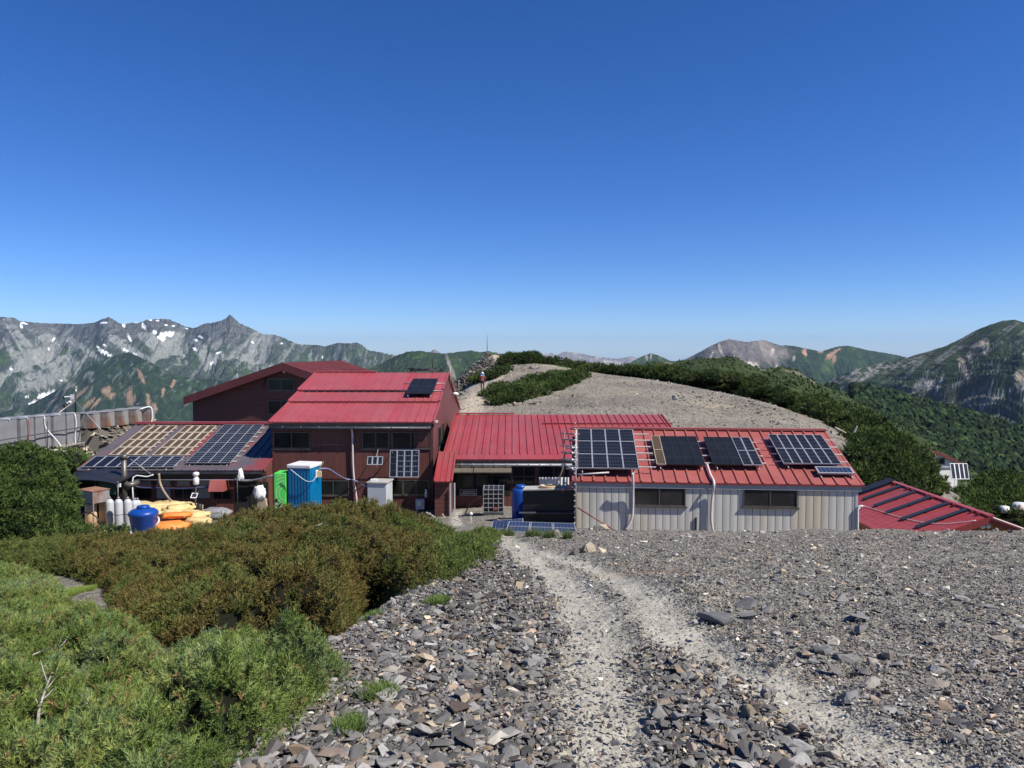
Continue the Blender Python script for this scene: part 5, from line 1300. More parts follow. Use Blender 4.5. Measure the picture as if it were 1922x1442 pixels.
tube_obj('conduit', spline([hit(1327, 872, p0s + Ns * 0.1, Ns), hit(1333, 890, p0s + Ns * 0.09, Ns), hit(1339, 902, p0s + Ns * 0.08, Ns), shed_pt(1340, 912, -0.2), shed_pt(1338, 925, -0.1), shed_pt(1336, 945, -0.08), shed_pt(1335, 975, -0.08), shed_pt(1339, 1002, -0.1)], 5), 0.040, 'conduit', shed)
mb = MB(); p = shed_pt(1306, 998, -0.03); mb.box(p + UPZ * 0.2, (0.05, 0.04, 0.5), rz=ang); mb.build('pipe_stub', M['black'], shed)
array_on('solar_array', 'tall silver framed array of twelve modules at the left end of the shed roof', plS, [(1083, 807), (1188, 808), (1199, 881), (1084, 881)], 4, 3, lambda c, r: ('cellA', 'alu'), lift=0.26, railside=0.55, fw=0.020, gap=0.004)
array_on('solar_array', 'black ribbed array with brown modules in its left column on the shed roof', plS, [(1220, 820), (1306.5, 821.5), (1324, 874.5), (1233.5, 874)], 5, 2, lambda c, r: (('cellC', 'cream') if c == 0 else ('cellB', 'black')), lift=0.17, railside=0.16, fw=0.018)
array_on('solar_array', 'black ribbed array with two silver framed columns at its right on the shed roof', plS, [(1319, 822.5), (1405.5, 822.5), (1433, 874.5), (1340, 874.5)], 5, 2, lambda c, r: (('cellA', 'alu') if c > 2 else ('cellB', 'black')), lift=0.17, railside=0.16, fw=0.018)
array_on('solar_array', 'silver framed array of twelve upright modules at the right end of the shed roof', plS, [(1441, 818), (1540, 818), (1581, 873), (1471, 872)], 6, 2, lambda c, r: ('cellA', 'alu'), lift=0.17, railside=0.28, fw=0.018, gap=0.004)
array_on('solar_array', 'single long blue solar module low on the right corner of the shed roof', plS, [(1528, 878), (1595.5, 878), (1604.6, 890.5), (1537, 891)], 1, 1, lambda c, r: ('cellE', 'alu'), lift=0.12, railside=0.0, fw=0.05, flip=True, cat='solar panel')
# scaffold at the left end
sc = thing('scaffold', 'rusty pipe scaffold frame standing at the left end of the grey shed', 'scaffold', (SH.p(-0.2, -0.6, -5.9)))
a0 = at(1080, 1010, 22.6); gz0 = g1(a0[0], 22.6)
top = at(1079, 806, 22.9)
mb = MB(); mb.tube([vec(a0[0], 22.6, gz0), vec(a0[0], 22.6, at(1080, 806, 22.6)[2])], 0.026)
for k in np.arange(gz0 + 0.2, gz0 + 3.3, 0.17): mb.box((a0[0] - 0.035, 22.58, k), (0.05, 0.05, 0.035))
mb.build('upright', M['pipe'], sc, True)
mb = MB(); mb.tube([vec(a0[0] - 0.12, 25.9, gz0), vec(a0[0] - 0.12, 25.9, -2.9)], 0.026); mb.build('upright', M['rpipe'], sc, True)
for y in (841, 851, 864, 880):
    p = at(1062, y, 23.2); q_ = at(1085, y - 0.5, 23.2)
    mb = MB(); mb.tube([p, q_], 0.024); mb.box((p + q_) / 2, (0.08, 0.08, 0.09)); mb.build('crossbar', M['pipe'], sc, True)
for y in (805, 815, 828):
    p = at(1070, y, 24.5); q_ = at(1088, y, 24.5)
    mb = MB(); mb.tube([p, q_], 0.024); mb.build('crossbar', M['rpipe'], sc, True)
for pa, pb, mt in ((at(1085, 891, 22.5), at(1143, 887, 22.5), 'conduit'), (at(1056, 869, 23.3), at(1080, 885, 22.6), 'pipe'), (at(1084, 953, 22.5), at(1166, 1003, 22.5), 'rpipe'), (at(1080, 905, 22.6), at(1056, 922, 23.0), 'rpipe'), (at(1080, 920, 22.6), at(1060, 906, 24), 'rpipe'), (at(1078, 995, 22.6), at(1084, 1012, 22.2), 'rpipe'), (at(1050, 920, 22.7), at(1078, 918, 22.65), 'rpipe')):
    mb = MB(); mb.tube([pa, pb], 0.024); mb.build('brace', M[mt], sc, True)

# ------------------------------------------------------------------ red-roofed cabin lower right (ridge runs away from us)
cab = Frame((16.95, 26.2, 0), math.radians(90))       # u = away, v = to the left (-X)
chz = at(1855, 968, 26.2)[2]; cW = 2.95; csl = 0.36
cabin = thing('cabin', 'orange brown cabin below the crest with red roof and navy strips', 'cabin', (16.95, 29.5, -9))
w = MB(); extr(w, cab, [(-cW + 0.25, -10.5), (-cW + 0.25, chz - csl * cW - 0.05), (0, chz - 0.1), (cW - 0.25, chz - csl * cW - 0.05), (cW - 0.25, -10.5)], 0.35, 6.6); w.build('wall', M['orangewall'], cabin)
for sgn in (1, -1):
    mb = MB(); mb.prism([cab.p(-0.02, 0, chz - 0.06), cab.p(7.0, 0, chz - 0.06), cab.p(7.0, sgn * cW, chz - csl * cW - 0.06), cab.p(-0.02, sgn * cW, chz - csl * cW - 0.06)], UPZ * 0.06)
    k = 0.25
    while k < 6.9:
        mb.prism([cab.p(k, 0, chz - 0.002), cab.p(k + 0.02, 0, chz - 0.002), cab.p(k + 0.02, sgn * cW, chz - csl * cW - 0.002), cab.p(k, sgn * cW, chz - csl * cW - 0.002)], UPZ * 0.018); k += 0.42
    mb.build('roof', M['red'], cabin)
    mb = MB(); mb.prism([cab.p(-0.05, 0, chz - 0.26), cab.p(-0.05, 0, chz - 0.02), cab.p(-0.05, sgn * cW, chz - csl * cW - 0.02), cab.p(-0.05, sgn * cW, chz - csl * cW - 0.26)], cab.u * 0.03); mb.build('fascia', M['darkred'], cabin)
mb = MB(); mb.para(cab.p(-0.06, -0.12, chz - 0.03), cab.u * 7.1, cab.v * 0.24, UPZ * 0.06); mb.build('ridge_cap', M['red'], cabin)
mb = MB(); mb.tube([cab.p(-0.09, -0.05, chz - 0.05), cab.p(-0.09, -cW, chz - csl * cW - 0.05)], 0.022); mb.build('edge_trim', M['white'], cabin)
window(cabin, cab.p(5.2, cW - 0.24, chz - csl * cW - 1.2), -cab.u, 1.2, 0.9, cols=2, nvec=cab.v)
plC = plane_of(cab, 0, 0, chz, cW, chz - csl * cW)
p0c = cab.p(0, cW, chz - csl * cW); Sc = cab.v * -cW + UPZ * csl * cW; Sc /= np.linalg.norm(Sc); Nc = np.cross(cab.u, Sc); Nc = Nc if Nc[2] > 0 else -Nc
strips = [((700, 720 - 0), (198, 858)), ((845, 782), (312, 925)), ((985, 845), (437, 993)), ((1165, 915), (578, 1063)), ((1350, 985), (737, 1143))]
for i, (a, b) in enumerate(strips):
    pa = hit(1580 + a[0] / 5.547, 780 + a[1] / 5.547, p0c + Nc * 0.06, Nc); pb = hit(1580 + b[0] / 5.547, 780 + b[1] / 5.547, p0c + Nc * 0.06, Nc)
    uc_ = (np.dot(pa - p0c, cab.u) + np.dot(pb - p0c, cab.u)) / 2; s0 = np.dot(pb - p0c, Sc); s1 = min(np.dot(pa - p0c, Sc), 2.95)
    lab = ['navy strip panel on the cabin roof, farthest of five', 'second farthest navy strip panel on the cabin roof', 'middle one of five navy strip panels on the cabin roof', 'second nearest navy strip panel on the cabin roof', 'nearest navy strip panel on the cabin roof, close to its gable'][i]
    t = thing('strip_panel', lab, 'solar panel', p0c + cab.u * uc_ + Sc * s0, 'navy strip panels on the cabin roof')
    mb = MB(); mb.para(p0c + cab.u * (uc_ - 0.11) + Sc * s0 + Nc * 0.05, cab.u * 0.22, Sc * (s1 - s0), Nc * 0.03); mb.build('strip', M['cellstrip'] if 'cellstrip' in M else M['cellF'], t)
    for f in (0.02, 0.5, 0.95): mb = MB(); mb.para(p0c + cab.u * (uc_ - 0.13) + Sc * (s0 + (s1 - s0) * f) + Nc * 0.0, cab.u * 0.26, Sc * 0.05, Nc * 0.048); mb.build('bracket', M['black'], t)
# ridge feet (dark blocks below the ridge)
for k in np.arange(0.3, 6.8, 0.37):
    if int(k / 0.37) % 4 < 2:
        mb = MB(); mb.para(p0c + cab.u * k + Sc * 2.93 + Nc * 0.0, cab.u * 0.13, Sc * 0.1, Nc * 0.09); mb.build('snow_guard', M['darkred'], cabin)
mb = MB(); pa = hit(1634, 916, p0c + Nc * .05, Nc); pb = hit(1692, 899, p0c + Nc * .05, Nc)
t = thing('strip_panel', 'black raised panel along the far edge of the cabin roof', 'solar panel', pa)
uc_ = 6.45; mb.para(p0c + cab.u * uc_ + Sc * 1.1 + Nc * 0.12, cab.u * 0.5, Sc * 2.0, Nc * 0.04); mb.build('strip', M['black'], t)
for s in (1.2, 2.0, 2.9): mb = MB(); mb.para(p0c + cab.u * (uc_ + 0.05) + Sc * s + Nc * 0.0, cab.u * 0.05, Sc * 0.05, Nc * 0.118); mb.build('bracket', M['black'], t)
pts = [hit(1611, 957, p0c + Nc * .1, Nc), hit(1619, 950, p0c + Nc * .12, Nc), hit(1632, 953, p0c + Nc * .03, Nc), hit(1680, 968, p0c + Nc * .03, Nc), hit(1720, 978, p0c + Nc * .03, Nc), hit(1760, 983, p0c + Nc * .03, Nc), hit(1800, 981, p0c + Nc * .03, Nc), hit(1832, 977, p0c + Nc * .03, Nc)]
tube_obj('cable', spline(pts, 4), 0.013, 'white', None, label='thin white cable sagging across the red cabin roof', cat='cable')
mb = MB(); mb.tube(spline([SH.p(SWd + 0.03, -0.05, -7), shed_pt(1610, 975, -0.05), shed_pt(1610, 955, -0.05), shed_pt(1613, 951, -0.05), shed_pt(1619, 950, -0.05)], 3), 0.035); tag(mb.build('vent_pipe', M['white'], None, True), 'white bent pipe at the right corner of the grey shed', 'pipe')
for x, y in ((1844, 988), (1855, 987)):
    p = at(x, y, 26.3)
    mb = MB(); mb.lathe(p, [(0.02, -0.1), (0.09, -0.04), (0.07, 0.05), (0.03, 0.09)], 12); mb.tube([p + vec(0, 0, 0.05), p + vec(0, 0.3, 0.12)], 0.02); mb.build('outdoor_lamp', M['white'], cabin, True)

# ------------------------------------------------------------------ white hut farther down
HA = at(1762, 848, 60.0)
HU = Frame((HA[0], 60.0, 0), math.radians(104)); hz_ = HA[2]; hW = 2.5; hs = 0.42
hut = thing('hut', 'small white hut with dull red gable roof standing below the pines', 'hut', (HA[0], 60.5, -11.6))
w = MB(); extr(w, HU, [(-hW + 0.3, -12.6), (-hW + 0.3, hz_ - hs * hW), (0, hz_ - 0.1), (hW - 0.3, hz_ - hs * hW), (hW - 0.3, -12.6)], 0.3, 7.0); w.build('wall', M['white'], hut)
for sgn in (1, -1):
    mb = MB(); mb.prism([HU.p(0, 0, hz_ - 0.08), HU.p(7.3, 0, hz_ - 0.08), HU.p(7.3, sgn * hW, hz_ - hs * hW - 0.08), HU.p(0, sgn * hW, hz_ - hs * hW - 0.08)], UPZ * 0.08); mb.build('roof', M['rearroof'], hut)
mb = MB(); mb.prism([HU.p(-0.03, 0, hz_ - 0.22), HU.p(-0.03, 0, hz_ + 0.01), HU.p(-0.03, -hW, hz_ - hs * hW + 0.01), HU.p(-0.03, -hW, hz_ - hs * hW - 0.22)], HU.u * 0.04); mb.prism([HU.p(-0.03, 0, hz_ - 0.22), HU.p(-0.03, 0, hz_ + 0.01), HU.p(-0.03, hW, hz_ - hs * hW + 0.01), HU.p(-0.03, hW, hz_ - hs * hW - 0.22)], HU.u * 0.04); mb.build('fascia', M['rearroof'], hut)
p = hit(1752, 872, HU.p(0.29, 0, 0), HU.u); q = hit(1773, 860, HU.p(0.29, 0, 0), HU.u); d = q - p; L = math.hypot(d[0], d[1])
window(hut, p, vec(d[0], d[1], 0) / L, L, q[2] - p[2], cols=2, nvec=-HU.u)
mb = MB(); mb.para(HU.p(0.16, -hW + 0.3, at(1770, 879, 60)[2]), HU.v * (2 * hW - 0.6), HU.u * 0.13, UPZ * 0.09); mb.build('ledge', M['greyl'], hut)
plH = (HU.p(0, hW, hz_ - hs * hW), HU.u, None, None)
Sh = HU.v * -hW + UPZ * hs * hW; Sh /= np.linalg.norm(Sh); Nh = np.cross(HU.u, Sh); Nh = Nh if Nh[2] > 0 else -Nh
t = thing('solar_array', 'pair of dark solar modules on the left roof slope of the white hut', 'solar panels', HU.p(2, hW * 0.6, hz_ - hs * hW * .6))
for k in range(2): panel_mesh('module', (HU.p(0.9 + k * 1.75, hW, hz_ - hs * hW) + Sh * 1.0 + Nh * 0.10, HU.u, Sh, Nh), 0, 0, 1.6, 1.5, 'cellF', t, fw=0.06)
mb = MB(); mb.para(HU.p(1.0, hW, hz_ - hs * hW) + Sh * 1.3 + Nh * 0.0, HU.u * 3.2, Sh * 0.05, Nh * 0.10); mb.para(HU.p(1.0, hW, hz_ - hs * hW) + Sh * 2.2 + Nh * 0.0, HU.u * 3.2, Sh * 0.05, Nh * 0.10); mb.build('rail', M['pipe'], t)
pa = at(1786, 900, 58.5); pb = at(1819, 900, 58.9); pt = at(1782, 870, 59.2)
free_panel('solar_array', 'four column solar panel on posts in front of the white hut', pa, pb - pa, pt - pa, np.linalg.norm(pb - pa), np.linalg.norm(pt - pa) * 1.0, 4, 1, lambda c, r: ('cellF', 'alu'), [(pa + vec(0.3, 0.1, 0), vec(pa[0] + 0.3, 58.7, -12)), (pb + vec(-0.2, 0.1, 0), vec(pb[0] - 0.2, 59, -12))], fw=0.05)
tube_obj('drain_hose', spline([at(1754, 851, 59.8), at(1756, 860, 59.8), at(1757, 872, 59.9), at(1753, 880, 59.9)], 3), 0.05, 'conduit', hut)
# white things at the far right edge
t = thing('tank', 'white tank and pipework on a dark post below the cabin, half cut by frame', 'tank', (at(1915, 975, 40)))
p = at(1915, 958, 40); mb = MB(); mb.lathe(p - UPZ * 0.4, [(0.35, 0), (0.45, 0.1), (0.45, 0.6), (0.3, 0.8)], 16); mb.box(p + vec(-0.9, 0, 0.05), (0.4, 0.35, 0.35)); mb.tube([p + vec(-0.7, 0, 0), p], 0.06); mb.build('shell', M['white'], t, True)
mb = MB(); q = at(1914, 948, 39.5); mb.tube([q, q - UPZ * 4], 0.06); mb.build('post', M['rusty'], t, True)
# ------------------------------------------------------------------ needle foliage
def unit(v): return v / (np.linalg.norm(v, axis=-1, keepdims=True) + 1e-9)
def blades(P, Dr, L, K, bl, bw, col, rng=RNG, spread=0.9, tipcol=0.25):
    """P (n,3) shoot bases, Dr (n,3) axes, L (n,) lengths; K needles each (one thin triangle per needle)"""
    n = len(P)
    s = rng.uniform(0.05, 1.0, (n, K, 1))
    rd = unit(rng.normal(size=(n, K, 3)))
    rd = unit(rd - (rd * Dr[:, None, :]).sum(-1, keepdims=True) * Dr[:, None, :])
    d = unit(Dr[:, None, :] * rng.uniform(0.35, 1.0, (n, K, 1)) + rd * spread * (1.25 - 0.85 * s))
    base = P[:, None, :] + Dr[:, None, :] * (L[:, None, None] * s)
    wv = unit(np.cross(d, rng.normal(size=(n, K, 3))))
    sc = (L / L.mean())[:, None, None]
    tip = base + d * bl * sc * rng.uniform(0.7, 1.25, (n, K, 1))
    a = base + wv * bw * sc * 0.5; b = base - wv * bw * sc * 0.5
    V = np.stack([a, b, tip], 2).reshape(-1, 3)
    Fc = np.arange(n * K * 3).reshape(-1, 3)
    c = col[:, None, None, :] * rng.uniform(0.8, 1.2, (n, K, 1, 1)) * np.array([1, 1, 1 + tipcol])[None, None, :, None]
    return V, Fc, c.reshape(-1, 3)
def ground_lift(x, y, H, dmin=2.0, dmax=40.0):
    r = ray(x, y); Ds = np.arange(dmin, dmax, 0.05); P = r[None, :] * (Ds[:, None] / r[1])
    below = P[:, 2] < gz(P[:, 0], P[:, 1]) + H
    i = int(np.argmax(below)) if below.any() else len(Ds) - 1
    return P[i]
def pick_cols(X, Y, pal, seed, sc, rng=RNG):
    """neighbouring shoots share a tone: palette index follows a smooth field plus scatter"""
    f = fbm(X * sc, Y * sc, 3, seed) * 1.3 + rng.normal(0, 0.16, len(X)) + 0.5
    i = np.clip((f * len(pal)).astype(int), 0, len(pal) - 1)
    return np.array(pal)[i] * rng.uniform(0.8, 1.25, (len(X), 1))
def pine_field(name, label, poly, H, dens, L, K, bl, bw, pal, seed, bump_=0.16, bsc=1.6, edge=0.5, layers=3, cell=0.12, far_thin=0.0, palf=None, bias=(0.0, 0.0, 0.5), csc=0.8, hf=None, tops=None, gs=0):

    poly = [(p[0], p[1]) for p in poly]; pa = np.array(poly)
    lo, hi = pa.min(0), pa.max(0)
    def top(X, Y):
        d = polydist(X, Y, poly) * inpoly(X, Y, poly)
        e = np.sin(np.clip(d / edge, 0, 1) * 1.5708) ** 0.8
        b = np.abs(pn(X * bsc, Y * bsc, seed)) * 1.6; b2 = np.abs(pn(X * bsc * 2.3, Y * bsc * 2.3, seed + 2)) * 1.6
        lum = (np.clip(b, 0, 0.8) - 0.35) * bump_ * 1.8 + (np.clip(b2, 0, 0.8) - 0.35) * bump_ * 0.9
        m = hf(X, Y) if hf is not None else 1.0
        return gz(X, Y) + e * m * (H * (1 + 0.15 * fbm(X * 0.5, Y * 0.5, 2, seed + 5)) + lum), e
    if tops is not None: tops.append(top)
    # inner body beneath the shoots
    xs_ = np.arange(lo[0] - 0.1, hi[0] + 0.1, cell); ys_ = np.arange(lo[1] - 0.1, hi[1] + 0.1, cell)
    A, B = np.meshgrid(xs_, ys_); Tz, E = top(A, B)
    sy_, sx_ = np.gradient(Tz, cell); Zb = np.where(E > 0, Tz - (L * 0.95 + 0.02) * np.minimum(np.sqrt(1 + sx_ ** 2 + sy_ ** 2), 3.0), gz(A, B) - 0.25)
    ix = np.arange(A.size).reshape(A.shape)
    Qd = np.stack([ix[:-1, :-1].ravel(), ix[:-1, 1:].ravel(), ix[1:, 1:].ravel(), ix[1:, :-1].ravel()], 1)
    em = E.ravel() > 0; Qd = Qd[em[Qd].any(1)]
    Vb = np.stack([A, B, Zb], -1).reshape(-1, 3)
    n = int((hi[0] - lo[0]) * (hi[1] - lo[1]) * dens * layers)
    X = RNG.uniform(lo[0], hi[0], n); Y = RNG.uniform(lo[1], hi[1], n)
    k = inpoly(X, Y, poly); X, Y = X[k], Y[k]
    if gs: k = pn(X * gs, Y * gs, seed + 50) + 0.5 * pn(X * gs * 0.4, Y * gs * 0.4, seed + 51) > -0.42; X, Y = X[k], Y[k]
    if far_thin:
        k = RNG.uniform(0, 1, len(X)) < np.clip(far_thin / np.maximum(Y, 0.1), 0.15, 1) ** 1.2; X, Y = X[k], Y[k]
    ux = np.abs(X / np.maximum(Y, 0.5)) < 0.78; k = ux & (Y > 1.2); X, Y = X[k], Y[k]
    Z, E = top(X, Y); h = 0.04
    nx = -(top(X + h, Y)[0] - Z) / h; ny = -(top(X, Y + h)[0] - Z) / h
    sl_ = np.hypot(nx, ny); ex = np.nonzero(RNG.uniform(0, 1, len(X)) < np.clip(sl_ - 0.25, 0, 1))[0]; ex = np.concatenate([ex, ex[sl_[ex] > 0.9], ex[sl_[ex] > 1.5]])
    X = np.concatenate([X, X[ex]]); Y = np.concatenate([Y, Y[ex]]); Z = np.concatenate([Z, Z[ex]]); E = np.concatenate([E, E[ex]]); nx = np.concatenate([nx, nx[ex]]); ny = np.concatenate([ny, ny[ex]])
    N = unit(np.stack([nx, ny, np.ones_like(nx)], 1)); dz_ = np.concatenate([np.zeros(len(X) - len(ex)), RNG.uniform(0, 1, len(ex)) * np.clip(sl_[ex], 0, 2) * L * 1.6])
    dr = unit(N * 0.9 + np.array(bias)[None] + RNG.normal(0, 0.30, (len(X), 3)))
    Ls = L * RNG.uniform(0.7, 1.35, len(X)) * np.where(E > 0.5, 1, 0.8)
    if far_thin: Ls = Ls * (1 + 0.5 * np.clip((Y - far_thin) / far_thin, 0, 2))
    dep = RNG.uniform(0, 1, len(X)) ** 1.3 * L * 1.2
    P = np.stack([X, Y, Z - dep * 0.35 - dz_], 1) - N * L * 0.7
    col = pick_cols(X, Y, pal, seed + 31, csc)
    if palf is not None: col = palf(X, Y, col)
    V, Fc, c = blades(P, dr, Ls, K, bl, bw, col)
    under = np.broadcast_to(np.array([0.009, 0.010, 0.005]), (len(Vb), 3))  # near-black: shade in the gaps between shoots is put into this colour
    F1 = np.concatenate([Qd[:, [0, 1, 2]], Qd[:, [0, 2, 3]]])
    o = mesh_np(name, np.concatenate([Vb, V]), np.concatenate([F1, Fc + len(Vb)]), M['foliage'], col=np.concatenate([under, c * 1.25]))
    return tag(o, label, None, kind='stuff')
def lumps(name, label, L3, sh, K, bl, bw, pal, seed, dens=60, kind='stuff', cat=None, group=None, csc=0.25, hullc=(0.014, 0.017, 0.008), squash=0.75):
    """thicket built from overlapping mounds: L3 = list of (centre xyz, radius, height)"""
    Vs, Fs, Cs = [], [], []; b = 0
    bm = bmesh.new(); bmesh.ops.create_icosphere(bm, subdivisions=2, radius=1.0)
    iv = np.array([v.co[:] for v in bm.verts]); if_ = np.array([[v.index for v in f.verts] for f in bm.faces]); bm.free()
    Cc = np.array([l[0] for l in L3]); Rr = np.array([l[1] for l in L3]); Hh = np.array([l[2] for l in L3])
    for c, r, h in L3:
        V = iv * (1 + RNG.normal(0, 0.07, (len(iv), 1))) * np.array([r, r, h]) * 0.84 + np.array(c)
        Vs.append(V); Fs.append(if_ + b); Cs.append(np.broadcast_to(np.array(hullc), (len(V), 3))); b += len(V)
        n = int(dens * (r * r * 2 + r * h * 3))
        d = unit(RNG.normal(size=(n, 3))); d[:, 2] = np.abs(d[:, 2]) * 1.0 - 0.25; d = unit(d)
        k = (d[:, 1] < 0.55); d = d[k]
        w = 1 + 0.22 * fbm(d[:, 0] * 2.5 + c[0], d[:, 2] * 2.5 + d[:, 1] * 1.7 + c[1], 3, seed)
        P = np.array(c) + d * np.array([r, r, h]) * w[:, None] * 0.9
        # drop those well inside a neighbour
        near = np.nonzero(np.hypot(Cc[:, 0] - c[0], Cc[:, 1] - c[1]) < r + Rr.max())[0]
        q = (P[:, None, :] - Cc[near][None]) / np.stack([Rr[near], Rr[near], Hh[near]], 1)[None]
        keep = (np.linalg.norm(q, axis=2) > 0.80).all(1) | (len(near) < 2)
        P, d = P[keep], d[keep]
        if len(P) == 0: continue
        dr = unit(d * 0.8 + np.array([0, 0, 0.5]) + RNG.normal(0, 0.3, d.shape))
        col = pick_cols(P[:, 0], P[:, 1] + P[:, 2] * 2, pal, seed, csc)
        V, Fc, cc = blades(P, dr, sh * RNG.uniform(0.6, 1.3, len(P)), K, bl, bw, col)
        Vs.append(V); Fs.append(Fc + b); Cs.append(cc); b += len(V)
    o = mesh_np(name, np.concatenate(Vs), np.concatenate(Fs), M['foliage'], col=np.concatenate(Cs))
    return tag(o, label, cat, group, kind)
GREEN = [(0.085, 0.125, 0.032), (0.115, 0.160, 0.038), (0.145, 0.190, 0.048), (0.170, 0.215, 0.070), (0.205, 0.225, 0.062), (0.115, 0.165, 0.060)]
BRN = [(0.068, 0.085, 0.022), (0.105, 0.098, 0.028), (0.125, 0.102, 0.032), (0.135, 0.096, 0.034), (0.130, 0.120, 0.036), (0.088, 0.102, 0.028)]
HILL = [(0.040, 0.062, 0.018), (0.055, 0.082, 0.022), (0.075, 0.105, 0.028), (0.095, 0.125, 0.038)]

N1 = [(-330, 1075), (-80, 1065), (0, 1072), (60, 1085), (120, 1100), (150, 1150), (205, 1170), (300, 1205), (335, 1245), (480, 1212), (560, 1206), (640, 1210), (672, 1245), (625, 1290), (560, 1340), (480, 1395), (395, 1460), (330, 1560), (-330, 1560)]
polyN = [ground_lift(x, y, 0.10, 1.5) for x, y in N1]
TOPS = []
def brn_h(X, Y):
    return np.interp(961 + 1400 * X / np.maximum(Y, 1), [0, 100, 300, 380, 480, 600, 700, 800, 870, 945], [0.62, 0.62, 0.5, 0.75, 0.95, 1.05, 1.12, 0.66, 0.36, 0.22]) * np.interp(Y, [3, 6, 9, 13], [0.5, 0.62, 0.85, 1.0])
def near_pal(X, Y, col):
    b = sstep(0.1, 0.5, fbm(X * 1.1, Y * 1.1, 3, 77))[:, None]
    c = col * (1 - 0.5 * b) + np.array([0.19, 0.25, 0.15]) * 0.5 * b
    d = (RNG.uniform(0, 1, len(X)) < 0.035 + 0.10 * sstep(0.25, 0.5, fbm(X * 4, Y * 4, 2, 79)))[:, None]
    return np.where(d, np.array([0.26, 0.16, 0.075]), c)
pine_field('dwarf_pine', 'bright green dwarf pine mat spreading over the near left corner', polyN, 0.25, 900, 0.060, 26, 0.030, 0.0048, GREEN, 3, gs=8.0, bump_=0.12, bsc=2.3, edge=0.40, layers=2.2, cell=0.06, far_thin=5.0, palf=near_pal, tops=TOPS, bias=(0.05, -0.1, 0.55), csc=1.2)
B1 = [(-120, 1012), (0, 1010), (130, 1001), (250, 1003), (300, 1000), (380, 978), (480, 960), (600, 950), (700, 939), (760, 946), (800, 965), (870, 985), (942, 1018), (935, 1040), (855, 1078), (760, 1105), (700, 1136), (655, 1165), (560, 1190), (470, 1200), (380, 1212), (320, 1212), (265, 1195), (222, 1162), (200, 1135), (192, 1100), (120, 1078), (0, 1072), (-120, 1072)]
polyB = [at(x, y, 20.5 - (x > 760) * (x - 760) * 0.022) if y < 1025 else ground_lift(x, y, 0.08, 2.0, 22) for x, y in B1]
def brn_pal(X, Y, col):
    PX, PY = proj(X, Y, gz(X, Y) + 0.7)
    g = np.clip(sstep(0.15, 0.4, fbm(X * 0.45, Y * 0.45, 3, 88)) + sstep(800, 900, PX) * 0.9 + sstep(975, 945, PY) * 0.7 + sstep(180, 60, PX) * 0.8, 0, 1)[:, None]
    return col * (1 - g) + np.array([0.098, 0.128, 0.034]) * g * (0.7 + 0.6 * RNG.uniform(0, 1, (len(X), 1)))
pine_field('dwarf_pine', 'brown and olive dwarf pine thicket sloping down in front of the lodge', polyB, 0.66, 210, 0.085, 20, 0.040, 0.0088, BRN, 13, gs=3.6, bump_=0.26, bsc=1.6, edge=0.50, layers=3.0, cell=0.12, far_thin=11.0, palf=brn_pal, hf=brn_h, tops=TOPS, bias=(-0.05, -0.1, 0.45), csc=0.9)

# tall dark shrub mound at the left edge
SHP = [(0.036, 0.062, 0.018), (0.052, 0.084, 0.022), (0.072, 0.108, 0.028), (0.095, 0.135, 0.036)]
L3 = []
for (x, y, D, r, h) in [(45, 905, 26.5, 1.3, 1.3), (20, 930, 25.5, 1.4, 1.2), (85, 945, 26, 1.1, 1.1), (60, 975, 25, 1.2, 1.0), (10, 975, 24.5, 1.3, 1.1), (-30, 930, 25, 1.5, 1.5), (105, 985, 25.5, 0.7, 0.6), (35, 880, 28, 1.0, 0.9), (70, 905, 27.5, 1.0, 0.9), (-60, 960, 24, 1.6, 1.5), (92, 915, 28.5, 0.7, 0.9), (40, 1000, 24.5, 1.2, 0.9), (95, 1010, 24.5, 0.9, 0.6)]:
    p = at(x, y, D); L3.append(((p[0], p[1], p[2]), r, h))
lumps('shrub', 'tall dark green rounded shrub at the left edge below the tanks', L3, 0.17, 14, 0.12, 0.034, SHP, 7, dens=150, kind=None, cat='shrub', csc=0.8)
L3 = [((p[0], p[1], p[2]), r, h) for p, r, h in [(at(112, 975, 29.5), 0.6, 0.5), (at(100, 1000, 27), 0.7, 0.4), (at(130, 1004, 27.5), 0.8, 0.35), (at(170, 1008, 27.5), 0.8, 0.3), (at(215, 1008, 27.5), 0.7, 0.3), (at(128, 870, 37), 0.9, 0.7), (at(140, 868, 39), 0.8, 0.5)]]
lumps('shrub', 'low bright green weeds around the beige tray', L3, 0.14, 10, 0.13, 0.035, [(0.06, 0.10, 0.03), (0.08, 0.13, 0.035), (0.10, 0.15, 0.04)], 8, dens=80, kind='stuff', csc=0.8)

def along(P, step, r0, r1, h0, h1, jit=0.6, seed=1, sink=0.5, grd=True, rows=(0,)):
    """mounds along a surveyed spine of (px, py_top, D)"""
    out = []
    Q = [at(*p) for p in P]
    for a, b in zip(Q[:-1], Q[1:]):
        L = np.linalg.norm((b - a)[:2]); n = max(1, int(L / step))
        dn = np.array([-(b - a)[1], (b - a)[0]]) / (L + 1e-6)
        for i in range(n):
            for ro in rows:
                t = (i + RNG.uniform(0, 1)) / n; c = a + (b - a) * t
                r = RNG.uniform(r0, r1); h = RNG.uniform(h0, h1)
                x = c[0] + dn[0] * ro + RNG.normal(0, jit); y = c[1] + dn[1] * ro + RNG.normal(0, jit)
                z = g1(x, y) + h * 0.25 if (grd and ro != 0) else c[2] - h * 0.85 + RNG.normal(0, 0.12)
                out.append(((x, y, z), r, h))
    return out
kw = dict(sh=0.24, K=10, bl=0.22, bw=0.07, pal=HILL, dens=34)
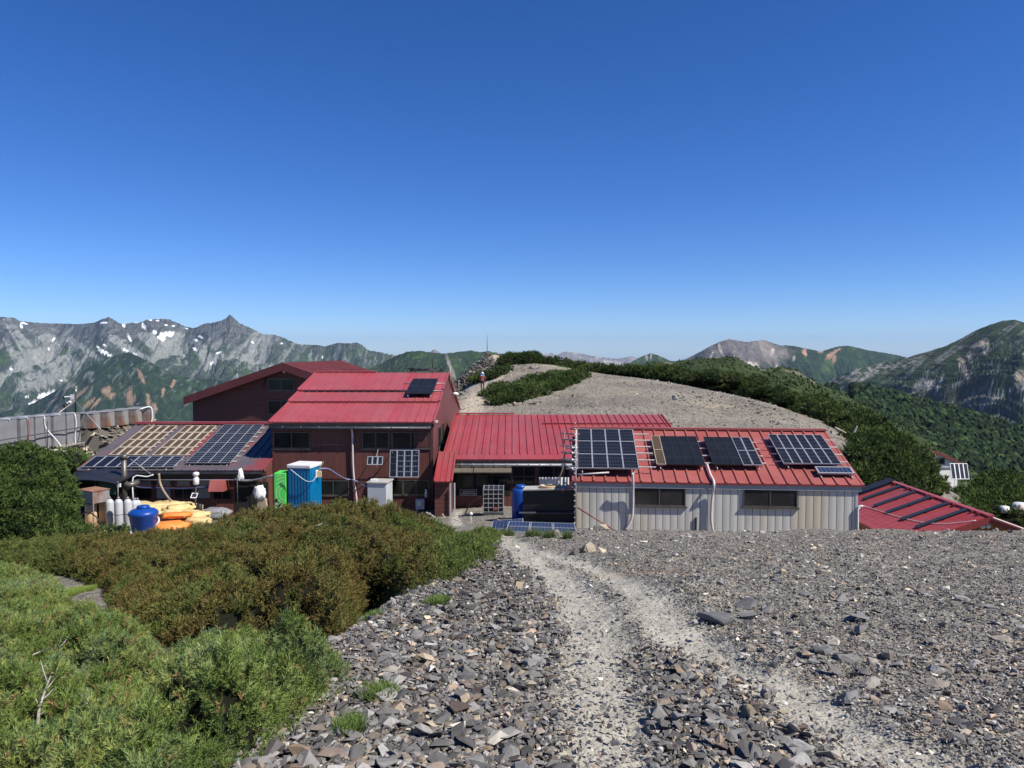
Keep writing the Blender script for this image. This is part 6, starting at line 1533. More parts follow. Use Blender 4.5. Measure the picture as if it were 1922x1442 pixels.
# crest thicket beyond the gravel dome
L3 = along([(1010, 691, 93), (1060, 688, 92), (1120, 687, 90), (1190, 689, 88), (1250, 694, 84), (1300, 702, 80)], 0.7, 0.9, 1.6, 0.5, 1.0, rows=(0, 2.0, 4.0)) 
lumps('dwarf_pine', 'dark dwarf pine belt along the crest of the gravel dome', L3, seed=21, **kw)
L3 = along([(1290, 703, 80), (1330, 702, 78), (1365, 700, 77), (1400, 713, 75), (1440, 727, 73), (1480, 738, 70), (1530, 752, 65), (1570, 768, 60)], 0.6, 0.7, 1.3, 0.5, 0.95, rows=(0, 1.4, 2.8))
lumps('dwarf_pine', 'dwarf pine hedge rounding the right shoulder of the gravel dome', L3, seed=23, **kw)
L3 = along([(1555, 768, 60), (1600, 792, 56), (1640, 817, 53), (1668, 840, 51), (1695, 868, 49), (1712, 892, 48)], 0.7, 1.1, 1.7, 0.9, 1.4, rows=(0, -1.0))
L3 += [((p[0], p[1], p[2]), r, h) for p, r, h in [(at(x, y, D), RNG.uniform(1.0, 1.5), RNG.uniform(0.9, 1.3)) for x, y, D in
      [(1640, 835, 49), (1665, 858, 47), (1690, 880, 46), (1640, 868, 45), (1615, 850, 46), (1625, 890, 43), (1665, 895, 43), (1700, 905, 44), (1700, 895, 46), (1600, 880, 43), (1650, 915, 41), (1610, 830, 48), (1680, 845, 50), (1595, 905, 41), (1715, 922, 45), (1722, 912, 47), (1640, 810, 52), (1610, 800, 54), (1612, 865, 44), (1690, 920, 43)]]]
kw2 = dict(kw); kw2.update(dens=40, sh=0.22, bw=0.07, bl=0.22)
lumps('dwarf_pine', 'dense green dwarf pine slope between the shed and the white hut', L3, seed=25, **kw2)
kw3 = dict(kw2); kw3['pal'] = [(0.045, 0.070, 0.020), (0.065, 0.10, 0.026), (0.085, 0.125, 0.032)]
L3 = [((p[0], p[1], p[2]), r, h) for p, r, h in [(at(x, y, D), RNG.uniform(1.0, 1.6), RNG.uniform(0.8, 1.2)) for x, y, D in
      [(1775, 948, 50), (1805, 950, 50), (1845, 940, 52), (1870, 925, 55), (1905, 935, 54), (1940, 945, 52), (1850, 950, 46), (1890, 955, 46), (1925, 965, 46), (1815, 950, 47), (1780, 955, 44), (1868, 908, 62), (1885, 905, 62), (1915, 915, 60), (1950, 925, 60), (1865, 975, 41), (1900, 985, 40), (1940, 990, 40), (1835, 968, 42), (1805, 975, 41), (1745, 945, 50), (1755, 955, 46), (1980, 960, 50)]]]
L3 += [((p[0], p[1], p[2]), 0.9, 0.45) for p in (at(1752, 930, 50), at(1775, 936, 50), at(1735, 930, 50))]
lumps('dwarf_pine', 'fresh green bushes below the white hut at the right edge', L3, seed=27, **kw3)
# patches on the knoll
L3 = along([(968, 677, 100), (985, 672, 100), (1005, 677, 98), (1025, 688, 94)], 0.9, 1.0, 1.5, 0.8, 1.2, rows=(0, -1.6, -3.2))
lumps('dwarf_pine', 'rounded dwarf pine patch right of the cairns', L3, seed=29, **kw)
def ground_patch(name, label, outline, D0, D1, r, h, step, seed):
    P = [ground_lift(x, y, h * 0.6, D0, D1) for x, y in outline]; poly = [(p[0], p[1]) for p in P]; pa = np.array(poly)
    lo, hi = pa.min(0), pa.max(0); out = []
    X = np.arange(lo[0], hi[0], step); Y = np.arange(lo[1], hi[1], step)
    A, B = np.meshgrid(X, Y); A = A.ravel() + RNG.normal(0, step * 0.3, A.size); B = B.ravel() + RNG.normal(0, step * 0.3, B.size)
    k = inpoly(A, B, poly); A, B = A[k], B[k]; Z = gz(A, B)
    out = [((a, b, z + h * 0.1), r * RNG.uniform(0.8, 1.2), h * RNG.uniform(0.75, 1.2)) for a, b, z in zip(A, B, Z)]
    if out: lumps(name, label, out, seed=seed, **kw)
ground_patch('dwarf_pine', 'dwarf pine apron filling the slope behind the red cabin', [(1582, 890), (1598, 842), (1650, 848), (1700, 868), (1758, 908), (1700, 915), (1640, 912), (1600, 912)], 28, 60, 0.9, 0.9, 0.9, 37)
ground_patch('dwarf_pine', 'long dark dwarf pine tongue lying across the gravel dome', [(1100, 698), (1085, 708), (1064, 717), (1010, 737), (965, 748), (930, 752), (928, 742), (955, 728), (1000, 711), (1050, 702)], 50, 110, 0.9, 0.6, 1.0, 31)
ground_patch('dwarf_pine', 'small dwarf pine patch beside the path left of the gravel dome', [(888, 711), (912, 700), (945, 689), (955, 694), (930, 705), (893, 714)], 60, 115, 0.8, 0.6, 1.0, 33)
ground_patch('dwarf_pine', 'small pale green pine patch near the hiker path', [(908, 736), (935, 726), (952, 722), (950, 730), (925, 741), (908, 742)], 50, 110, 0.6, 0.35, 0.8, 35)

# grass tufts and ground cover
def grass(name, label, spots, col, h=0.07, n=900, kind='stuff'):
    P, Ls = [], []
    for (x, y, rx, ry) in spots:
        c = ground_at(x, y); sx = rx / F * c[1]; m = int(n * max(0.3, sx / 0.2))
        a = RNG.uniform(0, 6.28, m); q = np.sqrt(RNG.uniform(0, 1, m)); X = c[0] + np.cos(a) * q * sx; Y = c[1] + np.sin(a) * q * sx * ry / rx * 3.0
        P.append(np.stack([X, Y, gz(X, Y) - 0.005], 1))
    P = np.concatenate(P); dr = unit(np.array([0, 0, 1.0]) + RNG.normal(0, 0.35, P.shape))
    col = np.array(col) * RNG.uniform(0.7, 1.3, (len(P), 1))
    V, Fc, c = blades(P, dr, np.full(len(P), 0.012), 4, h, 0.006, col, spread=0.5)
    tag(mesh_np(name, V, Fc, M['foliage'], col=c), label, kind=kind)
grass('grass', 'small bright green grass tufts among the scree', [(710, 1310, 32, 10), (822, 1136, 20, 8), (655, 1382, 22, 9), (700, 1165, 16, 6)], (0.13, 0.19, 0.05))
grass('grass', 'strip of green grass below the brown thicket', [(600, 1187, 50, 12), (560, 1195, 40, 10), (640, 1178, 25, 8)], (0.10, 0.155, 0.045), 0.10, 1500)
grass('grass', 'pale yellow green herbs in the gap of the thicket', [(150, 1110, 24, 12), (130, 1118, 16, 8)], (0.20, 0.26, 0.06), 0.08, 1500)
grass('ground_cover', 'round leaved green ground cover along the scree edge', [(430, 1410, 24, 14), (480, 1375, 22, 12), (530, 1335, 22, 12), (580, 1300, 20, 12), (620, 1275, 18, 10), (395, 1435, 25, 12)], (0.09, 0.17, 0.06), 0.045, 1100)
grass('grass', 'grass clumps at the foot of the porch and panels', [(868, 953, 12, 4), (1000, 1008, 14, 4), (1030, 1010, 10, 3), (1065, 1012, 8, 3), (955, 1006, 8, 3)], (0.11, 0.15, 0.05), 0.18, 260)
# bare branches
def branch(name, label, spots, r=0.008, mat='deadwood'):
    mb = MB()
    P = spline(spots, 4); mb.tube(P, [r * (1 - 0.7 * i / len(P)) for i in range(len(P))], 5)
    for j in range(2, len(P) - 1, 2):
        d = P[j] - P[j - 1]; e = P[j] + d * 0.8 + RNG.normal(0, np.linalg.norm(d) * 0.6, 3) + UPZ * 0.01; mb.tube([P[j], (P[j] + e) / 2 + RNG.normal(0, 0.004, 3), e], [r * 0.45, r * 0.35, r * 0.15], 4)
    tag(mb.build(name, M[mat], None, True), label, 'branch')
def bp(x, y, H, k=0):
    r = ray(x, y); Ds = np.arange(1.6, 20, 0.02); P = r[None, :] * (Ds[:, None] / r[1])
    tz = TOPS[k](P[:, 0], P[:, 1])[0]; b = P[:, 2] < tz + H
    return P[int(np.argmax(b))]
branch('dead_branch', 'bleached bare branch rising from the near green pine mat', [bp(70, 1365, 0.0), bp(74, 1330, 0.02), bp(84, 1298, 0.03), bp(95, 1270, 0.03), bp(108, 1255, 0.04)], 0.009)
branch('dead_branch', 'short pale twig in the green pine mat right of bare branch', [bp(163, 1322, 0.01), bp(167, 1305, 0.02), bp(162, 1290, 0.03)], 0.006)
branch('dead_branch', 'thin grey twigs among upper left green pine', [bp(60, 1230, 0.02), bp(80, 1222, 0.03), bp(110, 1215, 0.04), bp(125, 1200, 0.05)], 0.005)
branch('dead_branch', 'reddish dead stem at the lower edge of the brown thicket', [ground_at(548, 1205), ground_lift(543, 1190, 0.10), ground_lift(536, 1178, 0.18)], 0.012, 'rusty')
branch('dead_branch', 'pale bent stem near the toilet side of the thicket', [bp(585, 990, 0.03, 1), bp(600, 985, 0.04, 1), bp(612, 978, 0.06, 1)], 0.010)
# ------------------------------------------------------------------ rocks one can tell apart
def rock(x, y, w, hgt, label, tone=1.0, flat=0.6, depth=0.8, seed=0, D=None, sink=0.2, rz=None, warm=0.0):
    rr = np.random.default_rng(900 + seed)
    p = ground_at(x, y) if D is None else at(x, y, D)
    if D is not None: p[2] = g1(p[0], p[1])
    sw = w * 0.85 / F * p[1]; sh = hgt * 0.8 / F * p[1]
    pts = rr.normal(size=(15, 3)); pts = unit(pts) * rr.uniform(0.8, 1.1, (15, 1)); pts = np.clip(pts, -0.72, 0.72) / 0.72 * 0.5
    pts = pts * np.array([sw, sw * depth, sh * 1.1])
    bm = bmesh.new()
    for q in pts: bm.verts.new(q)
    bmesh.ops.convex_hull(bm, input=bm.verts)
    bmesh.ops.delete(bm, geom=[v for v in bm.verts if not v.link_faces], context='VERTS')
    bmesh.ops.dissolve_limit(bm, angle_limit=0.25, verts=bm.verts, edges=bm.edges)
    bmesh.ops.bevel(bm, geom=bm.edges, offset=sw * 0.018, segments=1, affect='EDGES')
    bmesh.ops.triangulate(bm, faces=bm.faces)
    bmesh.ops.subdivide_edges(bm, edges=[e for e in bm.edges if e.calc_length() > sw * 0.18], cuts=1, use_grid_fill=True)
    for v in bm.verts: v.co += v.co.normalized() * float(rr.normal(0, sw * 0.012))
    me = bpy.data.meshes.new('rock'); bm.to_mesh(me); bm.free()
    c4 = np.ones((len(me.vertices), 4), np.float32)
    base = (np.array([0.20, 0.195, 0.19]) * (1 - warm) + np.array([0.36, 0.29, 0.20]) * warm) * tone
    c4[:, :3] = base * rr.uniform(0.85, 1.15, (len(me.vertices), 1)); me.color_attributes.new('col', 'FLOAT_COLOR', 'POINT').data.foreach_set('color', c4.ravel())
    o = link_mesh(me, 'rock', M['stone'], None, (p[0], p[1] + sw * 0.1, p[2] + sh * (0.45 - sink)))
    o.rotation_euler = (rr.normal(0, 0.12), rr.normal(0, 0.12), rr.uniform(0, 6.28) if rz is None else rz)
    tag(o, label, 'rock', 'larger rocks on the ridge')
ROCKS = [
 (1345, 1168, 70, 30, 'dark pointed rock at the near end of the mound right of the tracks', 0.65, 0),
 (1402, 1138, 80, 16, 'long dark slab of rock half buried in the mound behind pointed rock', 0.6, 0),
 (1104, 1036, 34, 26, 'beige boulder beside the left track, biggest near the blue panels', 0.95, .75),
 (1078, 1040, 22, 20, 'dark brown rock touching the beige boulder', 0.55, .3),
 (1130, 1038, 24, 16, 'pale wedge shaped rock right of the beige boulder', 1.25, .8),
 (1592, 1315, 62, 28, 'rounded grey rock at the edge of the right track', 0.75, 0),
 (1632, 1292, 56, 30, 'grey block with a pale face behind the rounded grey rock', 1.0, .25),
 (1566, 1214, 30, 26, 'cream coloured upright stone on the right gravel field', 1.6, .5),
 (1545, 1228, 50, 20, 'dark rock under the cream upright stone', 0.6, 0),
 (1637, 1250, 26, 26, 'pale cube like rock beside the cream stone outcrop', 1.4, .5),
 (1672, 1242, 34, 30, 'brownish grey standing rock right of the pale cube rock', 0.8, .3),
 (1590, 1245, 56, 26, 'weathered grey outcrop between cream stone and brownish rock', 0.8, .1),
 (1758, 1262, 44, 24, 'light grey slanted slab in the right rock cluster', 1.2, .1),
 (1752, 1290, 64, 22, 'flat brown slab leaning at the foot of the right cluster', 0.8, .5),
 (1788, 1250, 36, 18, 'tan flat rock at the top of the right cluster', 0.95, .6),
 (1825, 1256, 34, 18, 'light grey rock with dark hollow right of the tan flat rock', 1.1, .1),
 (1796, 1398, 40, 34, 'dark angular rock near the lower right corner', 0.6, .1),
 (1814, 1382, 28, 18, 'cream rock touching the dark angular rock', 1.35, .7),
 (1885, 1206, 52, 12, 'long brown slab lying flat at the right edge', 0.85, .5),
 (1293, 1376, 26, 26, 'bright cream stone between the tracks at the bottom', 1.75, .6),
 (1222, 1372, 44, 20, 'flat dark grey stone left of the bright cream stone', 0.75, .1),
 (1412, 1220, 30, 12, 'reddish brown flat stone beside the right track', 0.8, .5),
 (1344, 1250, 40, 12, 'rusty tan flat stone on the right track', 0.95, .8),
 (1352, 1100, 16, 14, 'grey cubic stone with long shadow on the upper gravel', 1.0, .2),
 (1468, 1077, 26, 14, 'orange tan stone on the upper right gravel', 1.0, .9),
 (1022, 1142, 14, 20, 'small orange upright stone in the upper scree', 1.3, 1.0),
 (1028, 1312, 44, 22, 'brown angular block on the scree beside the left track', 0.8, .35),
 (640, 1296, 20, 14, 'tan stone at the upper edge of the near scree', 1.2, .9),
 (1500, 1415, 70, 26, 'pale grey slab at the bottom between right track and frame', 1.3, .1),
 (1506, 1392, 34, 20, 'tan wedge standing on the pale grey bottom slab', 1.35, .7),
 (1838, 1010, 10, 9, 'pinkish stone on the gravel crest before the red cabin', 1.4, .8),
 (1736, 1118, 30, 16, 'dark notched stone in the middle of the right gravel', 0.6, .2),
 (1806, 1128, 34, 12, 'light grey thin slab right of the notched stone', 1.1, .1),
 (1830, 1067, 20, 10, 'pale yellowish stone high on the right gravel', 1.4, .7),
 (1545, 1076, 30, 12, 'brown low stone pair on the upper gravel', 0.75, .5),
]
for i, (x, y, w_, h_, lab, tone, warm) in enumerate(ROCKS): rock(x, y, w_, h_, lab, tone, seed=i, warm=warm)
for i, (x, y, w_, h_, D, lab, tone, warm) in enumerate([
 (1000, 1010, 26, 14, 18.8, 'tan slab in front of the blue ground panels', 1.0, .7), (1043, 1013, 22, 14, 18.8, 'grey boulder at the right corner of the blue ground panels', 0.95, .4),
 (932, 1004, 22, 12, 19.4, 'pale flat rock at the left corner of the ground panels', 1.2, .8), (1022, 1012, 16, 12, 18.7, 'dark rock between the tan slab and the grey boulder', 0.45, .2),
 (1135, 1003, 24, 18, 20.5, 'light brown slab leaning at the foot of the shed wall', 1.1, .8), (1122, 1007, 24, 14, 20.3, 'dark rock under the leaning light brown slab', 0.6, .2),
 (1108, 1004, 14, 10, 20.5, 'white block at the left foot of the shed wall', 2.4, .2), (1090, 1016, 16, 9, 19.5, 'small tan rock left of the scaffold foot', 1.2, .9),
 (1212, 999, 10, 7, 20.8, 'small pale stone below the first shed window', 1.6, .4), (1398, 996, 9, 7, 20.8, 'small cream stone below the second shed window', 1.8, .5),
 (1266, 748, 12, 12, 58, 'pale boulder standing alone on the gravel dome', 1.6, .2), (1335, 746, 8, 7, 58, 'small rock with green tuft on the gravel dome', 0.7, .4)]):
    rock(x, y, w_, h_, lab, tone, seed=60 + i, D=D, warm=warm, sink=0.1)

# ------------------------------------------------------------------ panels lying in front of the wing, dark rack behind them
N0 = None
pa = at(938, 1000, 19.3); pb = at(1078, 1012, 19.3)
z0 = g1(0.8, 19.4) + 0.05
t = thing('solar_array', 'large blue module array lying on the slope left of the scaffold', 'solar panels', (0.8, 19.4, z0 - 0.05))
O = vec(at(948, 1000, 19.4)[0], 19.4, z0 + 0.02); Uw = vec(1, -0.06, -0.02); Uw /= np.linalg.norm(Uw); Sw = vec(0.1, 1, 0.0); zt_ = at(1078, 981, 21.6)[2]; Sw = vec(0.10, 2.2, zt_ - O[2]); Ls_ = np.linalg.norm(Sw); Sw /= Ls_; Nw = np.cross(Uw, Sw)
for c in range(3):
    for r in range(2): panel_mesh('module', (O, Uw, Sw, Nw), 0.64 * c, r * Ls_ / 2, 0.62, Ls_ / 2 - 0.015, 'cellE', t, fw=0.025)
mb = MB(); [mb.para(O + Uw * (0.1 + k * 0.85) - Nw * 0.26, Uw * 0.05, Sw * Ls_, Nw * 0.25) for k in range(3)]; mb.build('stand', M['black'], t)
O = at(921, 994, 21.4); z1 = O[2]; Ue = at(982, 989, 20.9) - O; Se = at(925, 978, 23.0) - O
free_panel('solar_array', 'single tilted blue solar module in front of the tank, left of the array', O, Ue, Se, np.linalg.norm(Ue), np.linalg.norm(Se), 1, 1, lambda c, r: ('cellE', 'alu'), [(O + Ue * .1 + Se * .9, vec(*(O + Ue * .1 + Se * .9)[:2], g1(-0.7, 23) - 0.1)), (O + Ue * .9 + Se * .9, vec(*(O + Ue * .9 + Se * .9)[:2], g1(0.2, 23) - 0.1))], fw=0.03, flip=True)
# dark rack: upright sheets, the shade on them painted in as black
rk = thing('panel_rack', 'near black upright rack of panels between blue tank and scaffold', 'panel rack', (at(1030, 981, 24.5)[0], 24.5, g1(1.2, 24.5)))
qa = at(981, 921, 24.6); qb = at(1078, 919, 24.3); zb_ = min(at(985, 992, 24.5)[2], g1(1.2, 24.5))
mb = MB(); mb.prism([vec(qa[0], 24.6, zb_), vec(qb[0], 24.3, zb_), vec(qb[0], 24.3, qb[2]), vec(qa[0], 24.6, qa[2])], vec(0.05, 0.12, 0.0)); mb.build('sheet', M['cellF'] if False else M['black'], rk)
mb = MB(); mb.prism([vec(qa[0], 24.5, qa[2] + 0.01), vec(qb[0], 24.2, qb[2] + 0.01), vec(qb[0] + 0.05, 24.75, qb[2] + 0.03), vec(qa[0] + 0.1, 25.05, qa[2] + 0.03)], UPZ * 0.04); mb.build('cover_board', M['concrete'], rk)
mb = MB(); mb.prism([vec(qa[0] - 0.12, 24.45, at(981, 962, 24.5)[2]), vec(qb[0], 24.15, at(1078, 962, 24.2)[2]), vec(qb[0], 24.15, at(1078, 964, 24.2)[2]), vec(qa[0] - 0.12, 24.45, at(981, 964, 24.5)[2])], vec(0, 0.14, 0)); mb.build('crossbar', M['gutter'], rk)
mb = MB(); mb.prism([vec(qb[0] + 0.0, 24.3, zb_), vec(qb[0], 24.3, qb[2]), vec(qb[0] + 0.1, 25.7, qb[2]), vec(qb[0] + 0.1, 25.7, zb_)], vec(0.04, 0, 0)); mb.build('side_sheet', M['black'], rk)
# hose coil and pallet
cpt = at(1040, 914, 24.9); pts = []
for k in range(60):
    a = k / 60 * 6.28 * 3; pts.append(vec(cpt[0] - 0.15 + 0.33 * math.cos(a), 24.62 + 0.2 * math.sin(a), qa[2] + 0.09 + 0.008 * k / 6))
pts += spline([at(1046, 905, 24.6), at(1052, 892, 24.5), at(1056, 880, 24.4), at(1057, 869, 24.3)], 5)
tube_obj('hose', pts, 0.022, 'beige', None, label='coiled beige hose on top of the dark rack', cat='hose')
pl = thing('pallet', 'wooden pallet under the tall blue tank', 'pallet', at(967, 972, 30.5))
c0 = vec(at(967, 970, 31)[0], 31.2, g1(0.2, 31.2))
for k in range(4): mb = MB(); mb.box(c0 + vec(0, -0.5 + 0.33 * k, 0.14), (1.5, 0.12, 0.03)); mb.build('slat', M['wood'], pl)
for k in range(3): mb = MB(); mb.box(c0 + vec(-0.65 + 0.65 * k, 0, 0.06), (0.09, 1.15, 0.12)); mb.build('bearer', M['wood'], pl)
# tall blue tank
tk = thing('water_tank', 'tall blue cylindrical water tank with domed lid beside the dark rack', 'tank', vec(at(977, 968, 31.4)[0], 31.4, g1(0.3, 31.4)))
bx_ = at(977, 968, 31.4); zt_ = at(977, 916, 31.4)[2]; zg = g1(0.3, 31.4) + 0.16; R_ = 16.5 / F * 31.4
mb = MB(); hh = zt_ - zg; mb.lathe((bx_[0], 31.4, zg), [(R_ * 0.97, 0), (R_, 0.03), (R_, hh * 0.3), (R_ * 1.03, hh * 0.31), (R_, hh * 0.34), (R_, hh * 0.85), (R_ * 0.93, hh * 0.95), (R_ * 0.7, hh)], 26); mb.build('body', M['blue'], tk, True)
mb = MB(); mb.lathe((bx_[0], 31.4, zg + hh - 0.01), [(R_ * 0.62, 0), (R_ * 0.62, 0.08), (R_ * 0.5, 0.14), (R_ * 0.1, 0.16)], 22); mb.build('lid', M['blue'], tk, True)
# caged container
ib = thing('caged_tank', 'dark bulk container in a silver wire cage in front of the wing', 'tank', vec(at(926, 971, 33.6)[0], 33.6, g1(-0.8, 33.6)))
cx_ = at(926, 971, 33.6)[0]; zg = g1(-0.8, 33.6); ww, hh = 38 / F * 33.6, 50 / F * 33.6
mb = MB(); mb.box((cx_, 34.1, zg + hh * 0.5 + 0.06), (ww - 0.06, 0.94, hh - 0.2)); mb.build('bladder', M['black'], ib, bevel=0.05)
mb = MB()
for i in range(6):
    zz = zg + 0.14 + (hh - 0.18) * i / 5
    mb.tube([vec(cx_ - ww / 2, 33.6, zz), vec(cx_ + ww / 2, 33.6, zz), vec(cx_ + ww / 2, 34.6, zz), vec(cx_ - ww / 2, 34.6, zz), vec(cx_ - ww / 2, 33.6, zz)], 0.014, 5)
for i in range(5):
    xx = cx_ - ww / 2 + ww * i / 4; mb.tube([vec(xx, 33.59, zg + 0.12), vec(xx, 33.59, zg + hh), vec(xx, 34.61, zg + hh), vec(xx, 34.61, zg + 0.12)], 0.014, 5)
mb.build('cage', M['alu'], ib)
mb = MB(); mb.box((cx_, 34.1, zg + 0.06), (ww + 0.02, 1.02, 0.10)); mb.build('pallet_base', M['gutter'], ib)
mb = MB(); mb.box((cx_ + 0.1, 33.57, zg + 0.30), (0.16, 0.02, 0.12)); mb.build('plate', M['redfade'], ib)
# half-round black hose reel silhouette next to the cage: curved black pipe
tube_obj('pipe', spline([at(873, 965, 33.6), at(880, 950, 33.6), at(893, 938, 33.6), at(905, 932, 33.6), at(911, 931, 33.6)], 5), 0.03, 'black', None, label='black bent pipe arching left of the caged tank', cat='pipe')
# garden lamp at the yard
mb = MB(); p = at(884, 968, 29.0); gzz = g1(p[0], 29.0); mb.tube([vec(p[0], 29, gzz - 0.05), vec(p[0], 29, p[2])], 0.012, 5); mb.lathe((p[0], 29, p[2]), [(0.02, 0), (0.07, 0.04), (0.07, 0.1), (0.02, 0.14)], 12)
tag(mb.build('path_lamp', M['white'], None, True), 'small round white lamp on a thin stake in the yard', 'lamp')
for (a, b, c, d), lab in zip(((800, 962, 818, 972), (806, 963, 815, 975), (830, 965, 835, 972), (845, 972, 862, 978)), ('long pale broken plank leaning by the right foot of the lodge', 'short broken plank crossing under the long pale plank', 'stubby pale plank below the porch', 'pale plank lying farthest right in the yard')):
    mb = MB(); mb.tube([at(a, b, 29.5), at(c, d, 29.5)], 0.03, 5); tag(mb.build('plank', M['deadwood'], None), lab, 'plank', 'broken planks by the porch')

# ------------------------------------------------------------------ toilets, cabinet, meter box
TD = 34.3
def zat(y, D): return at(900, y, D)[2]
bl = thing('portable_toilet', 'blue portable toilet with white roof standing against the lodge wall', 'toilet', vec(at(560, 957, TD)[0], TD, g1(-9.5, TD)))
xa, xb = at(539, 900, TD)[0], at(582, 900, TD)[0]; zt_ = zat(880, TD); zg = g1(-9.5, TD); rz = math.radians(-12)
cxm = (xa + xb) / 2 + 0.12; wd_ = (xb - xa) * 1.06
def rp(c, dx, dy, z): return vec(c[0] + dx * math.cos(rz) - dy * math.sin(rz), c[1] + dx * math.sin(rz) + dy * math.cos(rz), z)
cen = (cxm, TD + 0.6)
mb = MB(); mb.box((cen[0], cen[1], (zt_ + zg) / 2), (wd_, 1.12, zt_ - zg), rz=rz)
for k in range(7):
    dx = -wd_ / 2 + wd_ * (0.1 + 0.133 * k)
    mb.para(rp(cen, dx - 0.028, -0.585, zg + 0.25), rp((0, 0), 0.056, 0, 0) * vec(1, 1, 0), rp((0, 0), 0, 0.03, 0) * vec(1, 1, 0), UPZ * (zt_ - zg - 0.35))
for k in range(5):
    dy = -0.42 + 0.2 * k
    mb.para(rp(cen, wd_ / 2 - 0.004, dy, zg + 0.25), rp((0, 0), 0.03, 0, 0) * vec(1, 1, 0), rp((0, 0), 0, 0.06, 0) * vec(1, 1, 0), UPZ * (zt_ - zg - 0.35))
mb.build('cabin_shell', M['cyan'], bl)
mb = MB(); mb.box((cen[0], cen[1], zt_ + 0.09), (wd_ + 0.08, 1.22, 0.17), rz=rz); mb.build('roof', M['white'], bl, bevel=0.04)
mb = MB(); mb.para(rp(cen, wd_ / 2 + 0.03, -0.1, zt_ - 0.5), rp((0, 0), 0.03, 0, 0) * vec(1, 1, 0), rp((0, 0), 0, 0.3, 0) * vec(1, 1, 0), UPZ * 0.36); mb.build('notice', M['curtain'], bl)
gr = thing('portable_toilet', 'narrow lime green toilet wall with pale ring pattern beside the blue one', 'toilet', vec(at(524, 957, TD)[0], TD, g1(-10.5, TD)))
xa, xb = at(512.5, 900, TD)[0], at(535, 900, TD)[0]; zt2 = zat(889, TD)
mb = MB(); mb.box(((xa + xb) / 2, TD + 0.55, (zt2 + zg) / 2), (xb - xa, 0.9, zt2 - zg)); mb.build('cabin_shell', M['lime'], gr, bevel=0.03)
mb = MB(); cx0, cz0 = xb - 0.02, zg + 1.35
for k, r in enumerate((0.28, 0.42, 0.56, 0.70, 0.84, 0.98)):
    for s in range(22):
        a0_ = math.radians(95 + s * 7.7); a1_ = a0_ + math.radians(7.7)
        P4 = [(cx0 + rr * math.cos(a), cz0 + rr * math.sin(a) * 1.05) for rr, a in ((r, a0_), (r, a1_), (r + 0.045, a1_), (r + 0.045, a0_))]
        if min(p[0] for p in P4) < xa + 0.03 or max(p[1] for p in P4) > zt2 - 0.04 or min(p[1] for p in P4) < zg + 0.1: continue
        mb.add([(px_, TD + 0.094, pz_) for px_, pz_ in P4], [(0, 1, 2, 3)])
mb.build('ring_print', M['limel'], gr)
mb = MB(); ov = [(xa + 0.30 + 0.25 * math.cos(a), TD + 0.090, zg + 0.62 + 0.15 * math.sin(a)) for a in np.linspace(0, 6.28, 20, endpoint=False)]; mb.add(ov, [tuple(range(20))]); mb.build('logo_oval', M['curtain'], gr)
mb = MB(); mb.para((xa + 0.06, TD + 0.086, zg + 0.82), vec(0.14, 0, 0), vec(0, 0.006, 0), UPZ * 0.10)
for k in range(5): mb.para((xa + 0.12 + k * 0.075, TD + 0.086, zg + 0.59), vec(0.045, 0, 0), vec(0, 0.003, 0), UPZ * 0.07)
mb.build('logo_lettering', M['greyl'], gr)
mb = MB(); mb.para((xa + 0.05, TD + 0.084, zg + 0.95), vec(0.13, 0, 0), vec(0, 0.008, 0), UPZ * 0.16); mb.build('door_lock', M['black'], gr)
# strap and wood behind toilet
tube_obj('strap', spline([at(545, 881, TD - 0.15), at(560, 893, TD - 0.15), at(575, 903, TD - 0.2), at(587, 903, TD - 0.2), at(594, 893, TD - 0.05)], 4), 0.02, 'greyl', None, label='pale strap slung across the blue toilet', cat='strap')
mb = MB(); mb.tube([at(597, 885, 34.9), at(607, 867, 34.9)], 0.035, 6); tag(mb.build('stick', M['wood'], None), 'wooden stick leaning behind the blue toilet', 'stick')
mb = MB(); mb.box(at(599, 890, 34.8), (0.22, 0.1, 0.28)); tag(mb.build('box', M['beige'], None), 'small beige box on the blue toilet side', 'box')
tube_obj('hose', spline([at(596, 881, 34.9), at(615, 880, 35.2), at(632, 890, 35.8), at(648, 899, 36.4), at(662, 901, 36.7), at(672, 905, 36.8), at(682, 912, 36.0), at(690, 913, 35.4)], 5), 0.035, 'lav' if 'lav' in M else 'greyl', None, label='pale hose hanging from the blue toilet to the grey cabinet', cat='hose')
cbn = thing('cabinet', 'light grey metal cabinet against the lodge wall below the small panel', 'cabinet', vec(at(708, 940, 35.2)[0], 35.2, g1(-6, 35.2)))
xa, xb = at(689, 920, 35.0)[0], at(726, 920, 35.0)[0]; zc0 = g1(-6, 35.2); zc1 = zat(908, 35.0)
rz2 = math.radians(-8)
mb = MB(); mb.box(((xa + xb) / 2 + 0.05, 35.55, (zc0 + zc1) / 2), (xb - xa, 1.0, zc1 - zc0), rz=rz2); mb.build('body', M['greyl'], cbn, bevel=0.02)
mb = MB(); mb.box(((xa + xb) / 2 + 0.06, 35.55, zc1 + 0.03), (xb - xa + 0.08, 1.1, 0.055), rz=rz2); mb.build('lid', M['concrete'], cbn)
mb = MB(); mb.box((xa + 0.25, 35.4, zc1 + 0.10), (0.3, 0.25, 0.09)); tag(mb.build('tray', M['white'], None), 'white tray lying on top of the grey cabinet', 'tray')
mt = thing('meter_box', 'pale grey meter box at the right foot of the lodge wall', 'meter box', at(789, 956, 36.8))
p = at(789, 946, 36.75); mb = MB(); mb.box(p, (0.44, 0.3, 0.5)); mb.build('housing', M['greyl'], mt, bevel=0.02)
mb = MB(); mb.box(p + vec(-0.03, -0.17, 0.04), (0.22, 0.05, 0.22)); mb.build('cover', M['white'], mt)
